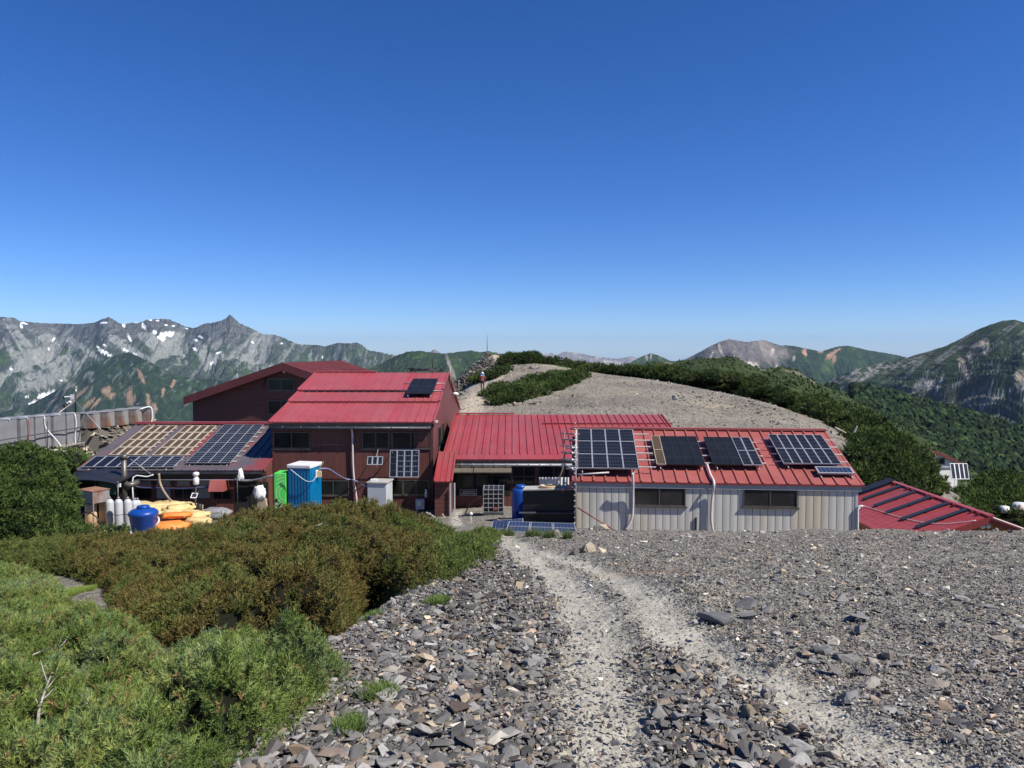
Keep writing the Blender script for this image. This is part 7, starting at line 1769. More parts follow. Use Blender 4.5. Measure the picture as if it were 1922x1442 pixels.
mb = MB(); mb.tube([p + vec(-0.1, -0.1, -0.2), p + vec(-0.35, -0.3, -0.75)], 0.02); mb.build('cable', M['greyl'], mt)
mb = MB(); mb.lathe(at(800, 926, 36.8), [(0.07, -0.2), (0.08, 0), (0.05, 0.12), (0.06, 0.2)], 10); tag(mb.build('bottle', M['white'], None, True), 'white bottle on the ground floor window sill of the lodge', 'bottle')

# ------------------------------------------------------------------ water gear in front of the annex
GD = 30.6
def gx(x, D=GD): return at(x, 950, D)[0]
def gzz_(x, D=GD): return g1(gx(x, D), D)
st = thing('tank_stand', 'rusty sheet metal box on a four legged frame left of the cylinders', 'tank stand', vec(gx(167), GD, gzz_(167)))
rz3 = math.radians(-30); c3 = vec(gx(168), GD + 0.35, 0); zt_, zb_ = zat(922, GD), zat(944, GD); zg = gzz_(167)
mb = MB(); mb.box((c3[0], c3[1], (zt_ + zb_) / 2), (1.02, 0.72, zt_ - zb_), rz=rz3); mb.build('box', M['rust'], st)
mb = MB(); mb.box((c3[0], c3[1], zt_ + 0.012), (1.08, 0.78, 0.02), rz=rz3); mb.build('lid', M['rusty'], st)
for sx in (-1, 1):
    for sy in (-1, 1):
        dx, dy = sx * 0.48, sy * 0.33; q = vec(c3[0] + dx * math.cos(rz3) - dy * math.sin(rz3), c3[1] + dx * math.sin(rz3) + dy * math.cos(rz3), 0)
        mb = MB(); mb.box((q[0], q[1], (zb_ + zg + 0.25) / 2), (0.045, 0.045, zb_ - zg - 0.25), rz=rz3); mb.build('leg', M['rust'], st)
mb = MB(); mb.box((c3[0], c3[1], zg + 0.45), (1.0, 0.70, 0.05), rz=rz3); mb.build('shelf', M['rusty'], st)
mb = MB(); mb.lathe((c3[0] - 0.12, c3[1] - 0.05, zg + 0.48), [(0.20, 0), (0.23, 0.03), (0.23, zb_ - zg - 0.62), (0.18, zb_ - zg - 0.55)], 18); tag(mb.build('filter_drum', M['beige'], None, True), 'beige cylinder standing inside the rusty tank stand', 'cylinder')
mb = MB(); mb.box((gx(181), GD + 0.6, zg + 0.85), (0.3, 0.35, 1.15)); tag(mb.build('locker', M['beige'], None, bevel=0.02), 'narrow beige box behind the rusty tank stand', 'box')
tr_ = MB(); zz = zg + 0.02
c4_ = vec(gx(172), GD - 0.1, 0)
tb = thing('tray', 'shallow beige tray under the rusty tank stand', 'tray', vec(c4_[0], c4_[1], zz)); rz4 = math.radians(-14)
mb = MB(); mb.box((c4_[0], c4_[1], zz + 0.05), (1.75, 1.1, 0.06), rz=rz4); mb.build('bottom', M['beige'], tb)
for (dx, dy, a, b) in ((0, -0.55, 1.8, 0.05), (0, 0.55, 1.8, 0.05), (-0.88, 0, 0.05, 1.05), (0.88, 0, 0.05, 1.05)):
    q = vec(c4_[0] + dx * math.cos(rz4) - dy * math.sin(rz4), c4_[1] + dx * math.sin(rz4) + dy * math.cos(rz4), zz + 0.19); mb = MB(); mb.box(q, (a, b, 0.34), rz=rz4); mb.build('side', M['beige'], tb)
tube_obj('hose', spline([at(151, 968, GD - .4), at(160, 962, GD - .5), at(175, 966, GD - .6), at(186, 978, GD - .6), at(190, 992, GD - .6)], 5), 0.028, 'black', None, label='black hose looping out of the rusty tank stand', cat='hose')
# grey gas cylinders
def cyl(x, ytop, D, label):
    t = thing('gas_cylinder', label, 'cylinder', vec(gx(x, D), D, gzz_(x, D)), 'grey cylinders beside the blue tub')
    zg = gzz_(x, D); h = zat(ytop, D) - zg
    mb = MB(); mb.lathe((gx(x, D), D, zg), [(0.15, 0), (0.165, 0.04), (0.165, h - 0.24), (0.15, h - 0.16), (0.10, h - 0.09), (0.05, h - 0.06)], 18); mb.build('body', M['bottle'], t, True)
    mb = MB(); mb.lathe((gx(x, D), D, zg + h - 0.07), [(0.035, 0), (0.035, 0.05), (0.05, 0.055), (0.05, 0.08), (0.02, 0.1)], 10); mb.build('valve', M['pipe'], t, True)
    mb = MB(); mb.lathe((gx(x, D), D, zg + h * 0.55), [(0.168, 0), (0.172, 0.005), (0.172, 0.02), (0.168, 0.025)], 18); mb.build('band', M['gutter'], t, True)
    return t
cyl(206, 934, GD + 0.3, 'grey gas cylinder nearest the rusty tank stand'); cyl(222.5, 934, GD - 0.1, 'grey gas cylinder second from the rusty tank stand, set forward')
cyl(240, 934, GD + 0.4, 'grey gas cylinder behind the left side of the blue tub'); cyl(253, 936, GD + 0.8, 'rear grey gas cylinder right of the one behind the tub'); cyl(258, 936, GD + 1.3, 'farthest grey gas cylinder by the yellow heap')
mb = MB(); mb.box((gx(232), GD - 0.5, gzz_(232) + 0.28), (0.42, 0.25, 0.30)); mb.tube([vec(gx(228), GD - 0.5, gzz_(232) + 0.45), vec(gx(240), GD - 0.5, gzz_(232) + 0.5)], 0.06); mb.tube([vec(gx(222), GD - 0.7, gzz_(232)), vec(gx(226), GD - 0.6, gzz_(232) + 0.35)], 0.02)
tag(mb.build('pump', M['black'], None, False), 'small black pump between the cylinders and blue tub', 'pump')
# blue tub
tb = thing('water_tub', 'wide royal blue plastic water tub with round lid', 'tank', vec(gx(268.5, 29.9), 29.9, gzz_(268, 29.9)))
zg = zat(1002, 29.6); zt_ = zat(962, 29.9); R_ = 26 / F * 29.9; c5 = (gx(268.5, 29.9), 29.9, zg); hh = zt_ - zg
mb = MB(); mb.lathe(c5, [(R_ * 0.72, 0), (R_ * 0.76, 0.03), (R_ * 0.96, hh * 0.85), (R_ * 1.02, hh * 0.9), (R_ * 1.02, hh), (R_ * 0.98, hh + 0.04), (R_ * 0.80, hh + 0.12), (R_ * 0.45, hh + 0.18)], 32); mb.build('body', M['blue'], tb, True)
mb = MB(); mb.lathe((c5[0], c5[1], zg + hh + 0.16), [(R_ * 0.44, 0), (R_ * 0.44, 0.09), (R_ * 0.40, 0.12), (R_ * 0.1, 0.14)], 24); mb.build('lid', M['blue'], tb, True)
# orange bag and yellow heap
def pillow(name, label, c, sx, sy, sz, mat, rz_=0.0, seed=0, cat='bag', group=None, lump=0.18):
    rr = np.random.default_rng(seed); bm = bmesh.new(); bmesh.ops.create_icosphere(bm, subdivisions=3, radius=1.0)
    V = np.array([v.co[:] for v in bm.verts]); Fc = np.array([[v.index for v in f.verts] for f in bm.faces]); bm.free()
    V = np.sign(V) * np.abs(V) ** 0.72
    V *= (1 + lump * 0.6 * fbm(V[:, 0] * 1.6 + seed, V[:, 1] * 1.6 + V[:, 2], 3, seed) + lump * 0.8 * (ridged(V[:, 0] * 1.1 + seed, V[:, 1] * 1.1 - V[:, 2], 3, seed) - 0.6))[:, None]
    V = V * np.array([sx, sy, sz]) * 0.5; c_, s_2 = math.cos(rz_), math.sin(rz_)
    V = V @ np.array([[c_, s_2, 0], [-s_2, c_, 0], [0, 0, 1]])
    o = mesh_np(name, V + np.array(c), Fc, M[mat], None, smooth=True, origin=tuple(c))
    return tag(o, label, cat, group)
pillow('water_bag', 'orange water bag lying beside the blue tub', (gx(313, 30.6), 30.6, gzz_(313, 30.6) + 0.27), 1.5, 1.1, 0.55, 'orange', 0, 3, lump=0.5)
pillow('water_bag', 'smaller flat orange bag on top of the orange water bag', (gx(330, 31.4), 31.4, gzz_(330, 31.4) + 0.72), 1.2, 0.8, 0.22, 'orange', 0.2, 4, lump=0.6)
tube_obj('hose', spline([at(286, 991, 29.9), at(293, 986, 29.8), at(298, 978, 29.9), at(296, 971, 30.2), at(290, 971, 30.4)], 5), 0.045, 'conduit', None, label='pale bent hose between blue tub and orange bag', cat='hose')
Yb = [(276, 945, 33.2, 1.3, .9, .35), (300, 946, 33.4, 1.2, .9, .4), (325, 944, 33.6, 1.3, .8, .45), (352, 947, 33.4, 1.2, .9, .4), (290, 958, 32.6, 1.4, .9, .4), (318, 957, 32.5, 1.2, .8, .45), (345, 960, 32.4, 1.4, .9, .4), (365, 962, 32.2, 1.1, .8, .4), (352, 975, 31.6, 1.2, .8, .35), (372, 972, 31.4, 1.0, .7, .3), (335, 948, 32.8, .9, .6, .3), (308, 950, 32.9, 1.0, .6, .3)]
names_ = ['leftmost back', 'back second', 'back tall', 'back right', 'middle row left', 'middle row centre', 'middle row right', 'far right slumped', 'front', 'front right small', 'topmost small', 'top thin']
for i, (x, y, D, a, b, c) in enumerate(Yb):
    z = at(x, y, D)[2]
    zz_ = z - 0.15
    pillow('water_bag', 'yellow canvas bag, %s one of the heap by the annex' % names_[i], (gx(x, D), D, zz_), a * 1.15, b * 1.1, c * 0.5 + 0.18, 'yellow', RNG.uniform(-0.9, 0.9), 20 + i, group='heap of yellow bags in front of the annex', lump=0.7)
mb = MB(); mb.box((gx(318, 33), 33.0, (at(318, 962, 33)[2] + gzz_(318, 33)) / 2 - 0.1), (2.9, 1.8, max(0.3, at(318, 968, 33)[2] - gzz_(318, 33) - 0.3))); mb.box((gx(345, 31.9), 31.9, gzz_(345, 31.9) + 0.3), (1.6, 1.0, 0.6)); tag(mb.build('platform', M['wood'], None, bevel=0.05), 'low wooden platform carrying the yellow bags', 'platform')
pillow('sheet_heap', 'grey sheeted heap at the foot of the annex door', (gx(404, 33.5), 33.5, at(404, 958, 33.5)[2] - 0.15), 1.3, 0.9, 0.5, 'sheet', 0, 41, lump=0.5, cat='sheet')
# flue and vent
fl = thing('flue', 'tall dark steel flue pipe in front of the annex eave', 'chimney', vec(gx(234.5, 34.8), 34.8, gzz_(234, 34.8)))
xx = gx(234.5, 34.8); mb = MB(); mb.tube([vec(xx, 34.8, zat(965, 34.8)), vec(xx, 34.8, zat(856, 34.8))], 0.125, 16); mb.build('pipe', M['frame'], fl, True)
mb = MB(); mb.tube([vec(xx, 34.8, zat(862, 34.8)), vec(xx, 34.8, zat(853.5, 34.8))], 0.155, 16); mb.build('cap', M['frame'], fl, True)
mb = MB(); mb.tube(spline([vec(xx, 34.8, zat(905, 34.8)), vec(xx + 0.12, 34.75, zat(909, 34.8)), vec(xx + 0.35, 34.8, zat(910, 34.8)), vec(xx + 0.45, 35.2, zat(907, 34.8))], 4), 0.14, 14); mb.build('elbow', M['frame'], fl, True)
vp = thing('vent', 'whitish capped vent pipe in front of the frosted annex windows', 'vent pipe', vec(gx(369, 34.5), 34.5, gzz_(369, 34.5)))
xx = gx(369, 34.5); mb = MB(); mb.lathe((xx, 34.5, zat(910, 34.5)), [(0.10, 0), (0.13, 0.03), (0.13, 0.3), (0.09, 0.34), (0.09, 0.42), (0.14, 0.44), (0.14, 0.56), (0.05, 0.6)], 16); mb.build('head', M['white'], vp, True)
mb = MB(); mb.tube([vec(xx - 0.02, 34.5, zat(910, 34.5)), vec(xx - 0.05, 34.5, zat(975, 34.5))], 0.035); mb.build('pipe', M['black'], vp, True)
# small solar panel on black post
ps = at(357, 935, 33.0); free_panel('solar_array', 'tiny solar panel on a black post above the yellow bags', ps, vec(1, 0.3, -0.1), vec(0.25, 0.4, 1), 0.26, 0.24, 1, 1, lambda c, r: ('cellF', 'white'), [(ps + vec(0.13, 0.05, 0.1), vec(gx(367, 33.1), 33.1, zat(940, 33.1)))], fw=0.04, frame='white')
mb = MB(); mb.tube([vec(gx(367, 33.1), 33.1, gzz_(367, 33.1)), vec(gx(367, 33.1), 33.1, zat(922, 33.1))], 0.035); tag(mb.build('post', M['black'], None, True), 'black post holding the tiny solar panel', 'post')
mb = MB(); mb.lathe((gx(374, 32.8), 32.8, zat(965, 32.8)), [(0.12, 0), (0.13, 0.02), (0.13, 0.42), (0.1, 0.45)], 14); tag(mb.build('canister', M['black'], None, True), 'black canister beside the black post', 'canister')
# hoses along the annex wall
tube_obj('hose', spline([at(241, 908, 35.3), at(262, 915, 35.5), at(290, 916, 35.6), at(320, 917, 35.7), at(350, 917, 35.7), at(385, 915, 35.7), at(402, 911, 35.6)], 4), 0.04, 'navy' if 'navy' in M else 'sheet', None, label='dark blue grey hose strung along the annex windows', cat='hose')
tube_obj('hose', spline([at(298, 889, 35.4), at(300, 905, 35.4), at(306, 920, 35.0), at(316, 935, 34.2), at(322, 941, 33.6)], 5), 0.055, 'wood', None, label='brown hose curving from the annex eave to the yellow bags', cat='hose')
tube_obj('pipe', spline([at(250, 940, 34.6), at(250, 896, 34.9), at(275, 895, 35.1), at(288, 891, 35.2)], 3), 0.03, 'white', None, label='thin white pipe beside the dark flue', cat='pipe')
tube_obj('hose', spline([at(440, 900, 35.4), at(462, 903, 35.2), at(485, 900, 34.9), at(512, 893, 34.5)], 4), 0.05, 'sheet', None, label='grey hose from annex door to the green toilet', cat='hose')
tube_obj('cable', [at(245, 862, 35.3), at(283, 890, 35.3)], 0.02, 'pipe', None, label='stay wire from the flue to the eave', cat='wire')
# satellite dish, wood post with white cloth
ds = thing('dish', 'white edge-on dish on a black pole beside the annex doorway', 'dish', vec(gx(446, 34.6), 34.6, gzz_(446, 34.6)))
mb = MB(); p = at(448, 892, 34.6); mb.prism([p + vec(0, 0, 0.28), p + vec(0.06, 0, 0.1), p + vec(0.10, 0, -0.15), p + vec(0.04, 0, -0.28), p + vec(-0.04, 0, -0.1)], vec(0.02, 0.35, 0)); mb.box(p + vec(0.12, 0.1, -0.14), (0.14, 0.14, 0.1)); mb.build('reflector', M['white'], ds)
mb = MB(); mb.tube([vec(gx(446, 34.6), 34.6, gzz_(446, 34.6)), vec(gx(446, 34.6), 34.6, p[2])], 0.03); mb.build('pole', M['black'], ds, True)
mb = MB(); mb.prism([at(480, 960, 34.4), at(501, 960, 34.4), at(499, 937, 34.4), at(482, 937, 34.4)], vec(0, 0.3, 0)); tag(mb.build('stump', M['wood'], None, bevel=0.03), 'pale wooden post under the white cloth by the green toilet', 'post')
pillow('cloth', 'crumpled white cloth draped on the pale wooden post', at(488, 925, 34.4), 0.46, 0.32, 0.62, 'white', 0.3, 51, cat='cloth', lump=0.9)
# dark lean-to on the left with green net
ln = thing('lean_to', 'dark lean-to shelter with sagging black cover and green net', 'shelter', vec(gx(170, 34.5), 34.5, gzz_(170, 34.5)))
xa, xb = gx(122, 34), gx(224, 34); zr_ = zat(898, 34); zg = gzz_(170, 34)
V = []; Fq = []; nn = 10
for i in range(nn + 1):
    t_ = i / nn; x_ = xa - 0.3 + (xb - xa + 0.4) * t_; zc_ = zr_ - 0.25 + 0.35 * math.sin(math.pi * (0.15 + 0.7 * t_)); V += [(x_, 33.6, zc_ - 0.1), (x_, 35.6, zc_ + 0.1)]
for i in range(nn): Fq.append((2 * i, 2 * i + 2, 2 * i + 3, 2 * i + 1))
mb = MB(); mb.add(V, Fq); mb.add([(a, b, c - 0.04) for a, b, c in V], [f[::-1] for f in Fq]); mb.build('cover', M['black'], ln)
mb = MB(); mb.para((xa, 34.0, zg - 0.3), vec(0.04, 0, 0), vec(0, 1.5, 0), UPZ * (zr_ - zg)); mb.para((xa + 0.05, 35.3, zg - 0.3), vec(xb - xa, 0, 0), vec(0, 0.04, 0), UPZ * (zr_ - zg)); mb.build('panel', M['inside'], ln)
mb = MB(); mb.para((gx(182, 34), 34.2, zat(930, 34)), vec(gx(213, 34) - gx(182, 34), 0, 0), vec(0, 0.03, 0), UPZ * (zat(901, 34) - zat(930, 34))); mb.build('net', M['greennet'], ln)
for x in (122, 180, 222):
    mb = MB(); mb.tube([vec(gx(x, 33.8), 33.8, gzz_(x, 33.8) - 0.1), vec(gx(x, 33.8), 33.8, zr_ - 0.1)], 0.03); mb.build('post', M['frame'], ln, True)
mb = MB(); mb.box(at(132, 928, 33.7), (0.5, 0.04, 0.22)); mb.build('board', M['frame'], ln)
mb = MB(); mb.box(at(223, 911, 33.9), (0.16, 0.1, 0.16)); tag(mb.build('lamp_box', M['white'], None), 'small white box lamp at the right end of the lean-to', 'lamp')
mb = MB(); p = at(117, 875, 33); mb.tube([vec(p[0], 33, zat(930, 33)), vec(p[0], 33, zat(868, 33))], 0.05, 8); mb.box((p[0] - 0.06, 33, zat(873, 33)), (0.2, 0.12, 0.3)); mb.box((p[0] + 0.1, 33, zat(872, 33)), (0.1, 0.12, 0.28)); tag(mb.build('post', M['gutter'], None), 'grey post with two small boxes left of the lean-to', 'post')

# ------------------------------------------------------------------ tanks on the terrace, rubble wall, masts
XA = lambda D: -28.3 + (D - 41) * 0.045
rzt = math.radians(-6)
def tankbox(D0, w, h, zb, label, mat, wet, X0, group, name='terrace_tank'):
    t = thing(name, label, 'tank', (X0, D0 + w / 2, zb), group)
    mb = MB(); mb.box((X0 - 0.75, D0 + w / 2, zb + h / 2), (1.5, w - 0.09, h), rz=wet); mb.build('shell', M[mat], t, bevel=0.03)
    mb = MB(); mb.box((X0 - 0.75, D0 + w / 2, zb + h + 0.015), (1.54, w - 0.05, 0.03), rz=wet); mb.build('lid', M[mat], t)
    return t
words = ['outermost', 'second outermost', 'third from the frame edge', 'middle', 'fourth along the row', 'fifth along the row', 'last covered']
Dd = 38.2
for k in range(7):
    t = tankbox(Dd, 1.42, 1.88, -5.86 - 0.030 * (Dd - 41), 'grey sheeted tank on the terrace, %s one' % words[k], 'sheet', math.radians(4 if k % 2 else -3), XA(Dd), 'grey sheeted tanks on the rubble terrace')
    x0 = XA(Dd) + 0.03
    zc_ = -5.86 - 0.030 * (Dd - 41)
    mb = MB(); mb.tube([vec(x0 - 0.6, Dd + 0.6, zc_ + 1.93), vec(x0 + 0.0, Dd + 0.65, zc_ + 1.95), vec(x0 + 0.06, Dd + 0.65, zc_ + 1.85)], 0.022, 7); mb.build('outlet', M['white'], t, True)
    if k in (1, 3, 4, 6):
        mb = MB(); mb.tube(spline([vec(x0 + 0.06, Dd + 0.65, zc_ + 1.86), vec(x0 + 0.1, Dd + 0.7, zc_ + 1.2), vec(x0 + (0.05 if k != 4 else 0.9), Dd + 0.6, zc_ + 0.3), vec(x0 + (0.3 if k != 4 else 1.6), Dd + 0.55, zc_ - 0.9)], 4), 0.03, 7); mb.build('hose', M['white' if k != 3 else 'redfade'], t, True)
    Dd += 1.45
tube_obj('hose', [vec(XA(37) + 0.2, 37.5, -5.0), vec(XA(44) + 0.2, 43, -5.02), vec(XA(48) + 0.2, 48.2, -5.05)], 0.035, 'gutter', None, label='dark strap running along the sheeted tanks', cat='strap')
tube_obj('hose', spline([vec(XA(42) + 0.5, 41.5, -6.3), vec(XA(43) + 0.8, 43, -6.0), vec(XA(44) + 0.9, 44.2, -6.35), vec(XA(45) + 0.7, 45.5, -6.0), vec(XA(48) + 0.4, 48.0, -6.05)], 5), 0.07, 'pipe', None, label='wavy grey hose at the foot of the sheeted tanks', cat='hose')
rw = ['nearest', 'second', 'third', 'fourth, streaked brown', 'farthest, with white hose']
Dd = 48.6
for k in range(5):
    t = tankbox(Dd, 0.95, 0.96 + 0.02 * k, -5.22, 'rusty zinc tank beyond the sheeted ones, %s' % rw[k], 'rust', 0, XA(Dd) + 0.55 + 0.40 * k, 'rusty zinc tanks at the far end of the terrace')
    if k == 4:
        x0 = XA(Dd) + 0.55 + 1.6; mb = MB(); mb.tube(spline([vec(x0 - 0.5, Dd - 0.4, -4.25), vec(x0 + 0.05, Dd + 0.1, -4.1), vec(x0 + 0.15, Dd + 0.2, -4.6), vec(x0 + 0.1, Dd + 0.2, -5.1), vec(x0 - 0.1, Dd + 0.0, -5.5)], 4), 0.05, 7); mb.build('hose', M['white'], t, True)
    Dd += 0.97
# rubble bank
def bank_z(X, Y):
    s = X - (XA(Y) - 0.2 + np.clip((Y - 48.5) * 0.4, 0, 2.2))
    top_ = np.where(Y > 48.4, -5.24, -5.92 - 0.03 * (Y - 41) + 0.0 * Y)
    return top_ - np.clip(s - 0.3, 0, 9) * 0.72 + 0.05 * fbm(X, Y, 2, 3)
wl = thing('stone_wall', 'dry rubble stone bank carrying the row of terrace tanks', 'stone wall', (-26.5, 45, -8.2))
xs_ = np.linspace(-33, -20.8, 50); ys_ = np.linspace(35.5, 53.6, 60); A, B = np.meshgrid(xs_, ys_)
ix = np.arange(A.size).reshape(A.shape); Qd = np.stack([ix[:-1, :-1].ravel(), ix[:-1, 1:].ravel(), ix[1:, 1:].ravel(), ix[1:, :-1].ravel()], 1)
Zb = np.maximum(bank_z(A, B) - 0.08, gz(A, B) - 0.5)
mesh_np('core', np.stack([A, B, Zb], -1), Qd, M['stone'], wl, col=np.broadcast_to(np.array([0.10, 0.09, 0.075]), (A.size, 3)))
X = RNG.uniform(-29.2, -21.5, 3800); Y = RNG.uniform(35.5, 53.4, 3800); S = np.clip(RNG.lognormal(math.log(0.30), 0.4, 3800), 0.14, 0.75)
k = bank_z(X, Y) > gz(X, Y) - 0.3; X, Y, S = X[k], Y[k], S[k]
PALB = np.array([[0.20, 0.18, 0.15], [0.28, 0.245, 0.19], [0.36, 0.31, 0.23], [0.14, 0.13, 0.115], [0.30, 0.23, 0.16]])
V_, F_, C_ = stones(X, Y, S, LIB, 0.15, 0.5, pal=PALB, palw=np.array([.3, .25, .15, .2, .1]), zf=bank_z)
mesh_np('rubble', V_, F_, M['stone'], wl, col=C_)
# cable posts in front of the bank
for i, (x, y0, y1, D) in enumerate(((110, 872, 835, 40), (124, 872, 808, 41), (72, 870, 835, 40), (160, 850, 822, 42), (89, 880, 790, 40))):
    mb = MB(); mb.tube([at(x, y0, D), at(x, y1, D)], 0.022, 6); tag(mb.build('stake', M['black'], None, True), ['thin dark stake below the terrace, second tallest of five', 'dark stake below the last sheeted tank', 'short dark stake left of the others', 'stake nearest the annex roof below the rusty tanks', 'tallest dark stake in front of the sheeted tanks'][i], 'stake', 'stakes in front of the rubble bank')
# masts
ms = thing('weather_mast', 'weather mast with white vane and anemometer above the sheeted tanks', 'weather station', at(123, 780, 50))
mb = MB(); mb.tube([at(123, 790, 50), at(123, 745, 50)], 0.05, 8); mb.build('pole', M['black'], ms, True)
mb = MB(); p = at(128, 745, 50); mb.tube([at(121, 746, 50), at(134, 745, 50)], 0.07); mb.box(at(136, 745, 50), (0.25, 0.1, 0.32)); mb.build('vane', M['white'], ms)
mb = MB(); mb.lathe(at(120, 746, 50), [(0.02, -0.1), (0.12, 0), (0.02, 0.1)], 10); mb.lathe(at(123, 763, 50), [(0.05, -0.15), (0.15, -0.05), (0.15, 0.1), (0.04, 0.2)], 10); mb.build('sensor', M['black'], ms, True)
mb = MB(); mb.lathe(at(128, 757, 50), [(0.02, -0.1), (0.12, -0.04), (0.12, 0.05), (0.02, 0.1)], 10); mb.lathe(at(131, 755, 50), [(0.02, -0.1), (0.12, -0.04), (0.12, 0.05), (0.02, 0.1)], 10); mb.build('cup', M['white'], ms, True)
ms = thing('mast', 'black mast with white tip and two diagonal stays behind the tanks', 'mast', at(142, 780, 50))
mb = MB(); mb.tube([at(142, 790, 50), at(142.5, 737, 50)], 0.06, 8); mb.build('pole', M['black'], ms, True)
mb = MB(); mb.tube([at(142.5, 737, 50), at(142.5, 731, 50)], 0.055, 8); mb.tube([at(142.5, 732, 50), at(142.7, 725, 50)], 0.02, 6); mb.build('tip', M['conduit'], ms, True)
for a, b in ((at(141, 752, 50), at(107, 778, 48)), (at(142, 755, 50), at(189, 806, 46))):
    mb = MB(); mb.tube([a, b], 0.035, 6); mb.build('stay', M['pipe'], ms, True)

# ------------------------------------------------------------------ knoll: survey pole, cairns, hiker
def cairn(x, ybot, ytop, D, w, label, cat='cairn'):
    p = at(x, ybot, D); zg = min(p[2], g1(p[0], D)) - 0.15; h = at(x, ytop, D)[2] - zg; rr = np.random.default_rng(int(x))
    n = 46; t_ = rr.uniform(0, 1, n); wd2 = w / F * D * 0.5 * (1.15 - 0.55 * t_)
    X = p[0] + rr.uniform(-1, 1, n) * wd2; Y = D + rr.uniform(-1, 1, n) * wd2
    S = rr.uniform(0.28, 0.55, n); zt_ = zg + t_ * (h - 0.15)
    V, Fc, C_ = stones(X, Y, S, LIB, 0.1, 0.4, rng=rr, zf=lambda a, b: zt_, cmul=1.3)
    tag(mesh_np('cairn', V, Fc, M['stone'], col=C_, origin=(p[0], D, zg)), label, cat)
cairn(914, 672, 658, 110, 13, 'stone cairn under the tall thin pole')
cairn(934, 674, 662, 111, 12, 'light stone cairn right of the pole')
mb = MB(); p = at(914.5, 660, 110); q = at(914.5, 629, 110); mb.tube([p - UPZ * 0.3, q], [0.06, 0.03], 6)
tag(mb.build('pole', M['gutter'], None, True), 'tall thin pole rising from the stone cairn on the knoll', 'pole')
mb = MB(); p = at(861, 732, 66); q = at(861, 714, 66); mb.tube([vec(p[0], 66, g1(p[0], 66) - 0.1), q], 0.035, 6)
tag(mb.build('post', M['wood'], None, True), 'thin wooden post left of the hiker beside the path', 'post')

def skin_body(name, nodes, edges, mat, root=0, parent=None, sub=2):
    me = bpy.data.meshes.new(name); me.from_pydata([n[0] for n in nodes], edges, []); o = bpy.data.objects.new(name, me); COL.objects.link(o)
    md = o.modifiers.new('s', 'SKIN'); me.skin_vertices  # created by the modifier below
    if not me.skin_vertices: return None
    for i, n in enumerate(nodes):
        me.skin_vertices[0].data[i].radius = (n[1], n[1] if len(n) < 3 else n[2]); me.skin_vertices[0].data[i].use_root = (i == root)
    sb = o.modifiers.new('u', 'SUBSURF'); sb.levels = sub; sb.render_levels = sub
    me.materials.append(M[mat]); o.parent = parent
    return o
M['skin'] = simple('skin', (0.42, 0.25, 0.17), (0.46, 0.28, 0.2), 0.6)
M['trouser'] = simple('dark_brown_trousers', (0.035, 0.022, 0.02), (0.05, 0.03, 0.028), 0.8)
M['shirt'] = simple('brownish_red_jacket', (0.20, 0.065, 0.045), (0.26, 0.09, 0.06), 0.8)
M['pack'] = simple('red_backpack', (0.30, 0.07, 0.05), (0.36, 0.1, 0.07), 0.7)
HD = 70.0; hp = at(905.5, 733, HD); hx, hy = hp[0], HD; hzg = g1(hx, hy)
hk = thing('person', 'hiker with white and blue hat and reddish pack walking up the path', 'person', (hx, hy, hzg))
s = 1.0
bod = [((0, 0, .93), .13, .10), ((0, 0, 1.12), .13, .10), ((0, .02, 1.34), .17, .11), ((0, .03, 1.47), .07), ((0, .05, 1.56), .055),
       ((-.19, .02, 1.40), .06), ((-.27, .08, 1.14), .045), ((-.22, .26, 1.02), .035), ((-.20, .33, 1.0), .028),
       ((.19, .02, 1.40), .06), ((.28, .04, 1.14), .045), ((.26, .20, .98), .035), ((.25, .27, .95), .028),
       ((-.10, .01, .86), .095), ((-.11, .10, .50), .065), ((-.11, .12, .10), .04), ((-.11, .26, .04), .035),
       ((.10, -.01, .86), .095), ((.12, -.02, .48), .065), ((.12, -.22, .12), .04), ((.12, -.12, .05), .035)]
ed = [(0, 1), (1, 2), (2, 3), (3, 4), (2, 5), (5, 6), (6, 7), (7, 8), (2, 9), (9, 10), (10, 11), (11, 12), (0, 13), (13, 14), (14, 15), (15, 16), (0, 17), (17, 18), (18, 19), (19, 20)]
skin_body('body', bod, ed, 'trouser', 0, hk, 2)
jk = [((0, 0, .90), .15, .12), ((0, 0, 1.12), .145, .115), ((0, .02, 1.36), .185, .125), ((0, .03, 1.46), .08), ((-.20, .02, 1.40), .075), ((-.275, .08, 1.14), .058), ((-.225, .25, 1.03), .048), ((.20, .02, 1.40), .075), ((.285, .04, 1.14), .058), ((.262, .19, .99), .048)]
skin_body('jacket', jk, [(0, 1), (1, 2), (2, 3), (2, 4), (4, 5), (5, 6), (2, 7), (7, 8), (8, 9)], 'shirt', 0, hk, 2)
mb = MB(); w0 = vec(hx, hy, hzg)
mb.lathe(w0 + vec(0, .05, 1.56), [(0.03, -0.06), (0.075, -0.02), (0.088, 0.08), (0.075, 0.16), (0.02, 0.2)], 16); mb.box(w0 + vec(0, .145, 1.60), (0.03, 0.04, 0.05)); hd = mb.build('head', M['skin'], hk, True)
mb = MB(); mb.lathe(w0 + vec(0, .05, 1.66), [(0.17, -0.01), (0.17, 0.01), (0.10, 0.02), (0.098, 0.09), (0.05, 0.12)], 18); mb.build('hat', M['white'], hk, True)
mb = MB(); mb.tube([w0 + vec(-.25, .27, 1.02), w0 + vec(-.26, .42, 0.02)], 0.012, 5); tag(mb.build('trekking_pole', M['black'], None), 'thin trekking pole in the hiker left hand', 'pole')
bk_ = thing('backpack', 'reddish brown backpack on the hiker back with blue white roll on top', 'backpack', w0 + vec(0, -.18, 1.0))
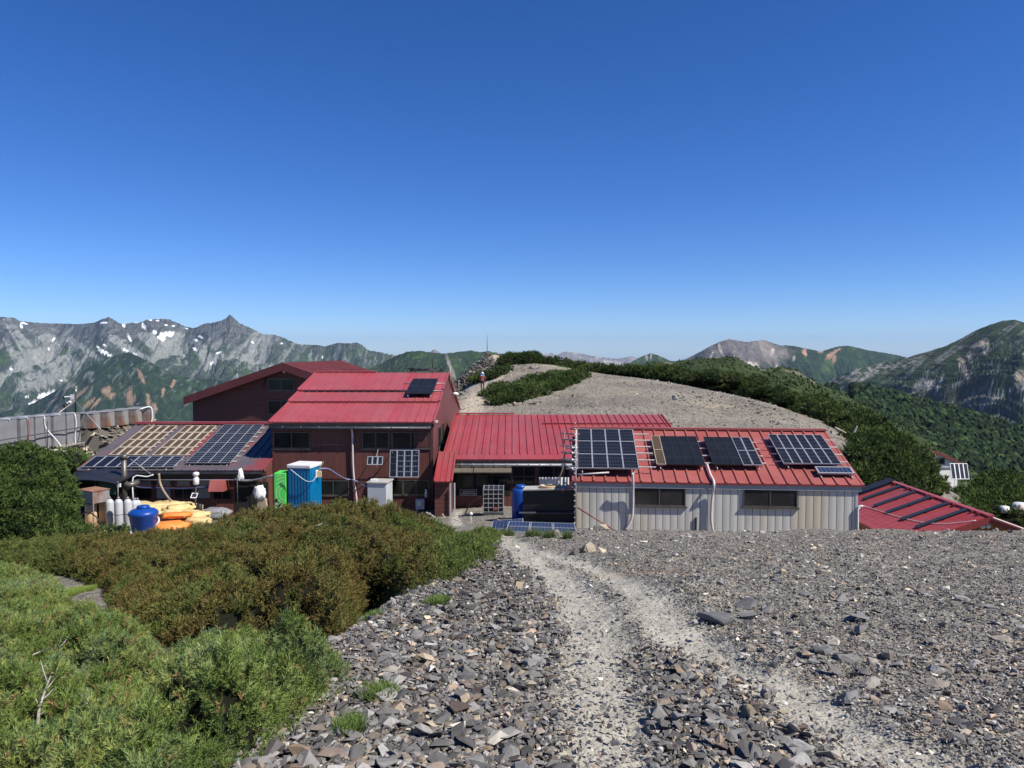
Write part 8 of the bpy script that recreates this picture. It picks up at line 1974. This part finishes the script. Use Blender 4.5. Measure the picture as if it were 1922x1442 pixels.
mb = MB(); mb.box(w0 + vec(0, -.24, 1.18), (0.32, 0.24, 0.52)); mb.build('pack_body', M['pack'], bk_, bevel=0.06)
mb = MB(); mb.tube([w0 + vec(-.2, -.26, 1.54), w0 + vec(.2, -.26, 1.54)], 0.09, 12); mb.build('roll', M['cyan'], bk_, True)
mb = MB(); mb.box(w0 + vec(0, -.24, 1.47), (0.34, 0.22, 0.07)); mb.build('top_flap', M['white'], bk_, bevel=0.03)

# bleached timber by the right end of the dome
def logs(name, label, segs, D, r):
    for i, s in enumerate(segs):
        pts = [at(x, y, D) for x, y in s]; mb = MB(); P = spline(pts, 4); mb.tube(P, [r * (1 - 0.5 * k / len(P)) for k in range(len(P))], 6)
        tag(mb.build('dead_branch', M['deadwood'], None, True), label[i], 'branch')
logs('dead_branch', ['long bleached branch lying off the right corner of the shed roof', 'second bleached branch below the long one beside the shed roof', 'thin bleached branch farthest down beside the pines', 'pale bent stick above the bleached branches', 'white twig standing at the edge of the pine slope', 'short pale sticks on the gravel near the pine slope'],
     [[(1560, 826), (1575, 836), (1590, 843), (1598, 848)], [(1563, 832), (1578, 846), (1593, 851)], [(1570, 829), (1588, 838), (1600, 845)], [(1582, 833), (1592, 828), (1598, 834)], [(1602, 813), (1606, 806), (1609, 800)], [(1567, 803), (1578, 808), (1588, 813)]], 44, 0.07)
# ------------------------------------------------------------------ air
hz = MB(); hz.box((0, 12000, -445), (90000, 52000, 2010))
mh = bpy.data.materials.new('air'); mh.use_nodes = True
n_ = mh.node_tree; n_.nodes.clear(); o_ = n_.nodes.new('ShaderNodeOutputMaterial'); v_ = n_.nodes.new('ShaderNodeVolumePrincipled')
v_.inputs['Color'].default_value = (0.50, 0.70, 1.0, 1); v_.inputs['Density'].default_value = 1.8e-5; v_.inputs['Anisotropy'].default_value = 0.1
n_.links.new(v_.outputs[0], o_.inputs['Volume'])
ho = hz.build('haze', mh, None, origin=(0, 12000, -1450)); tag(ho, 'thin bluish air over the valleys', 'haze', kind='stuff')
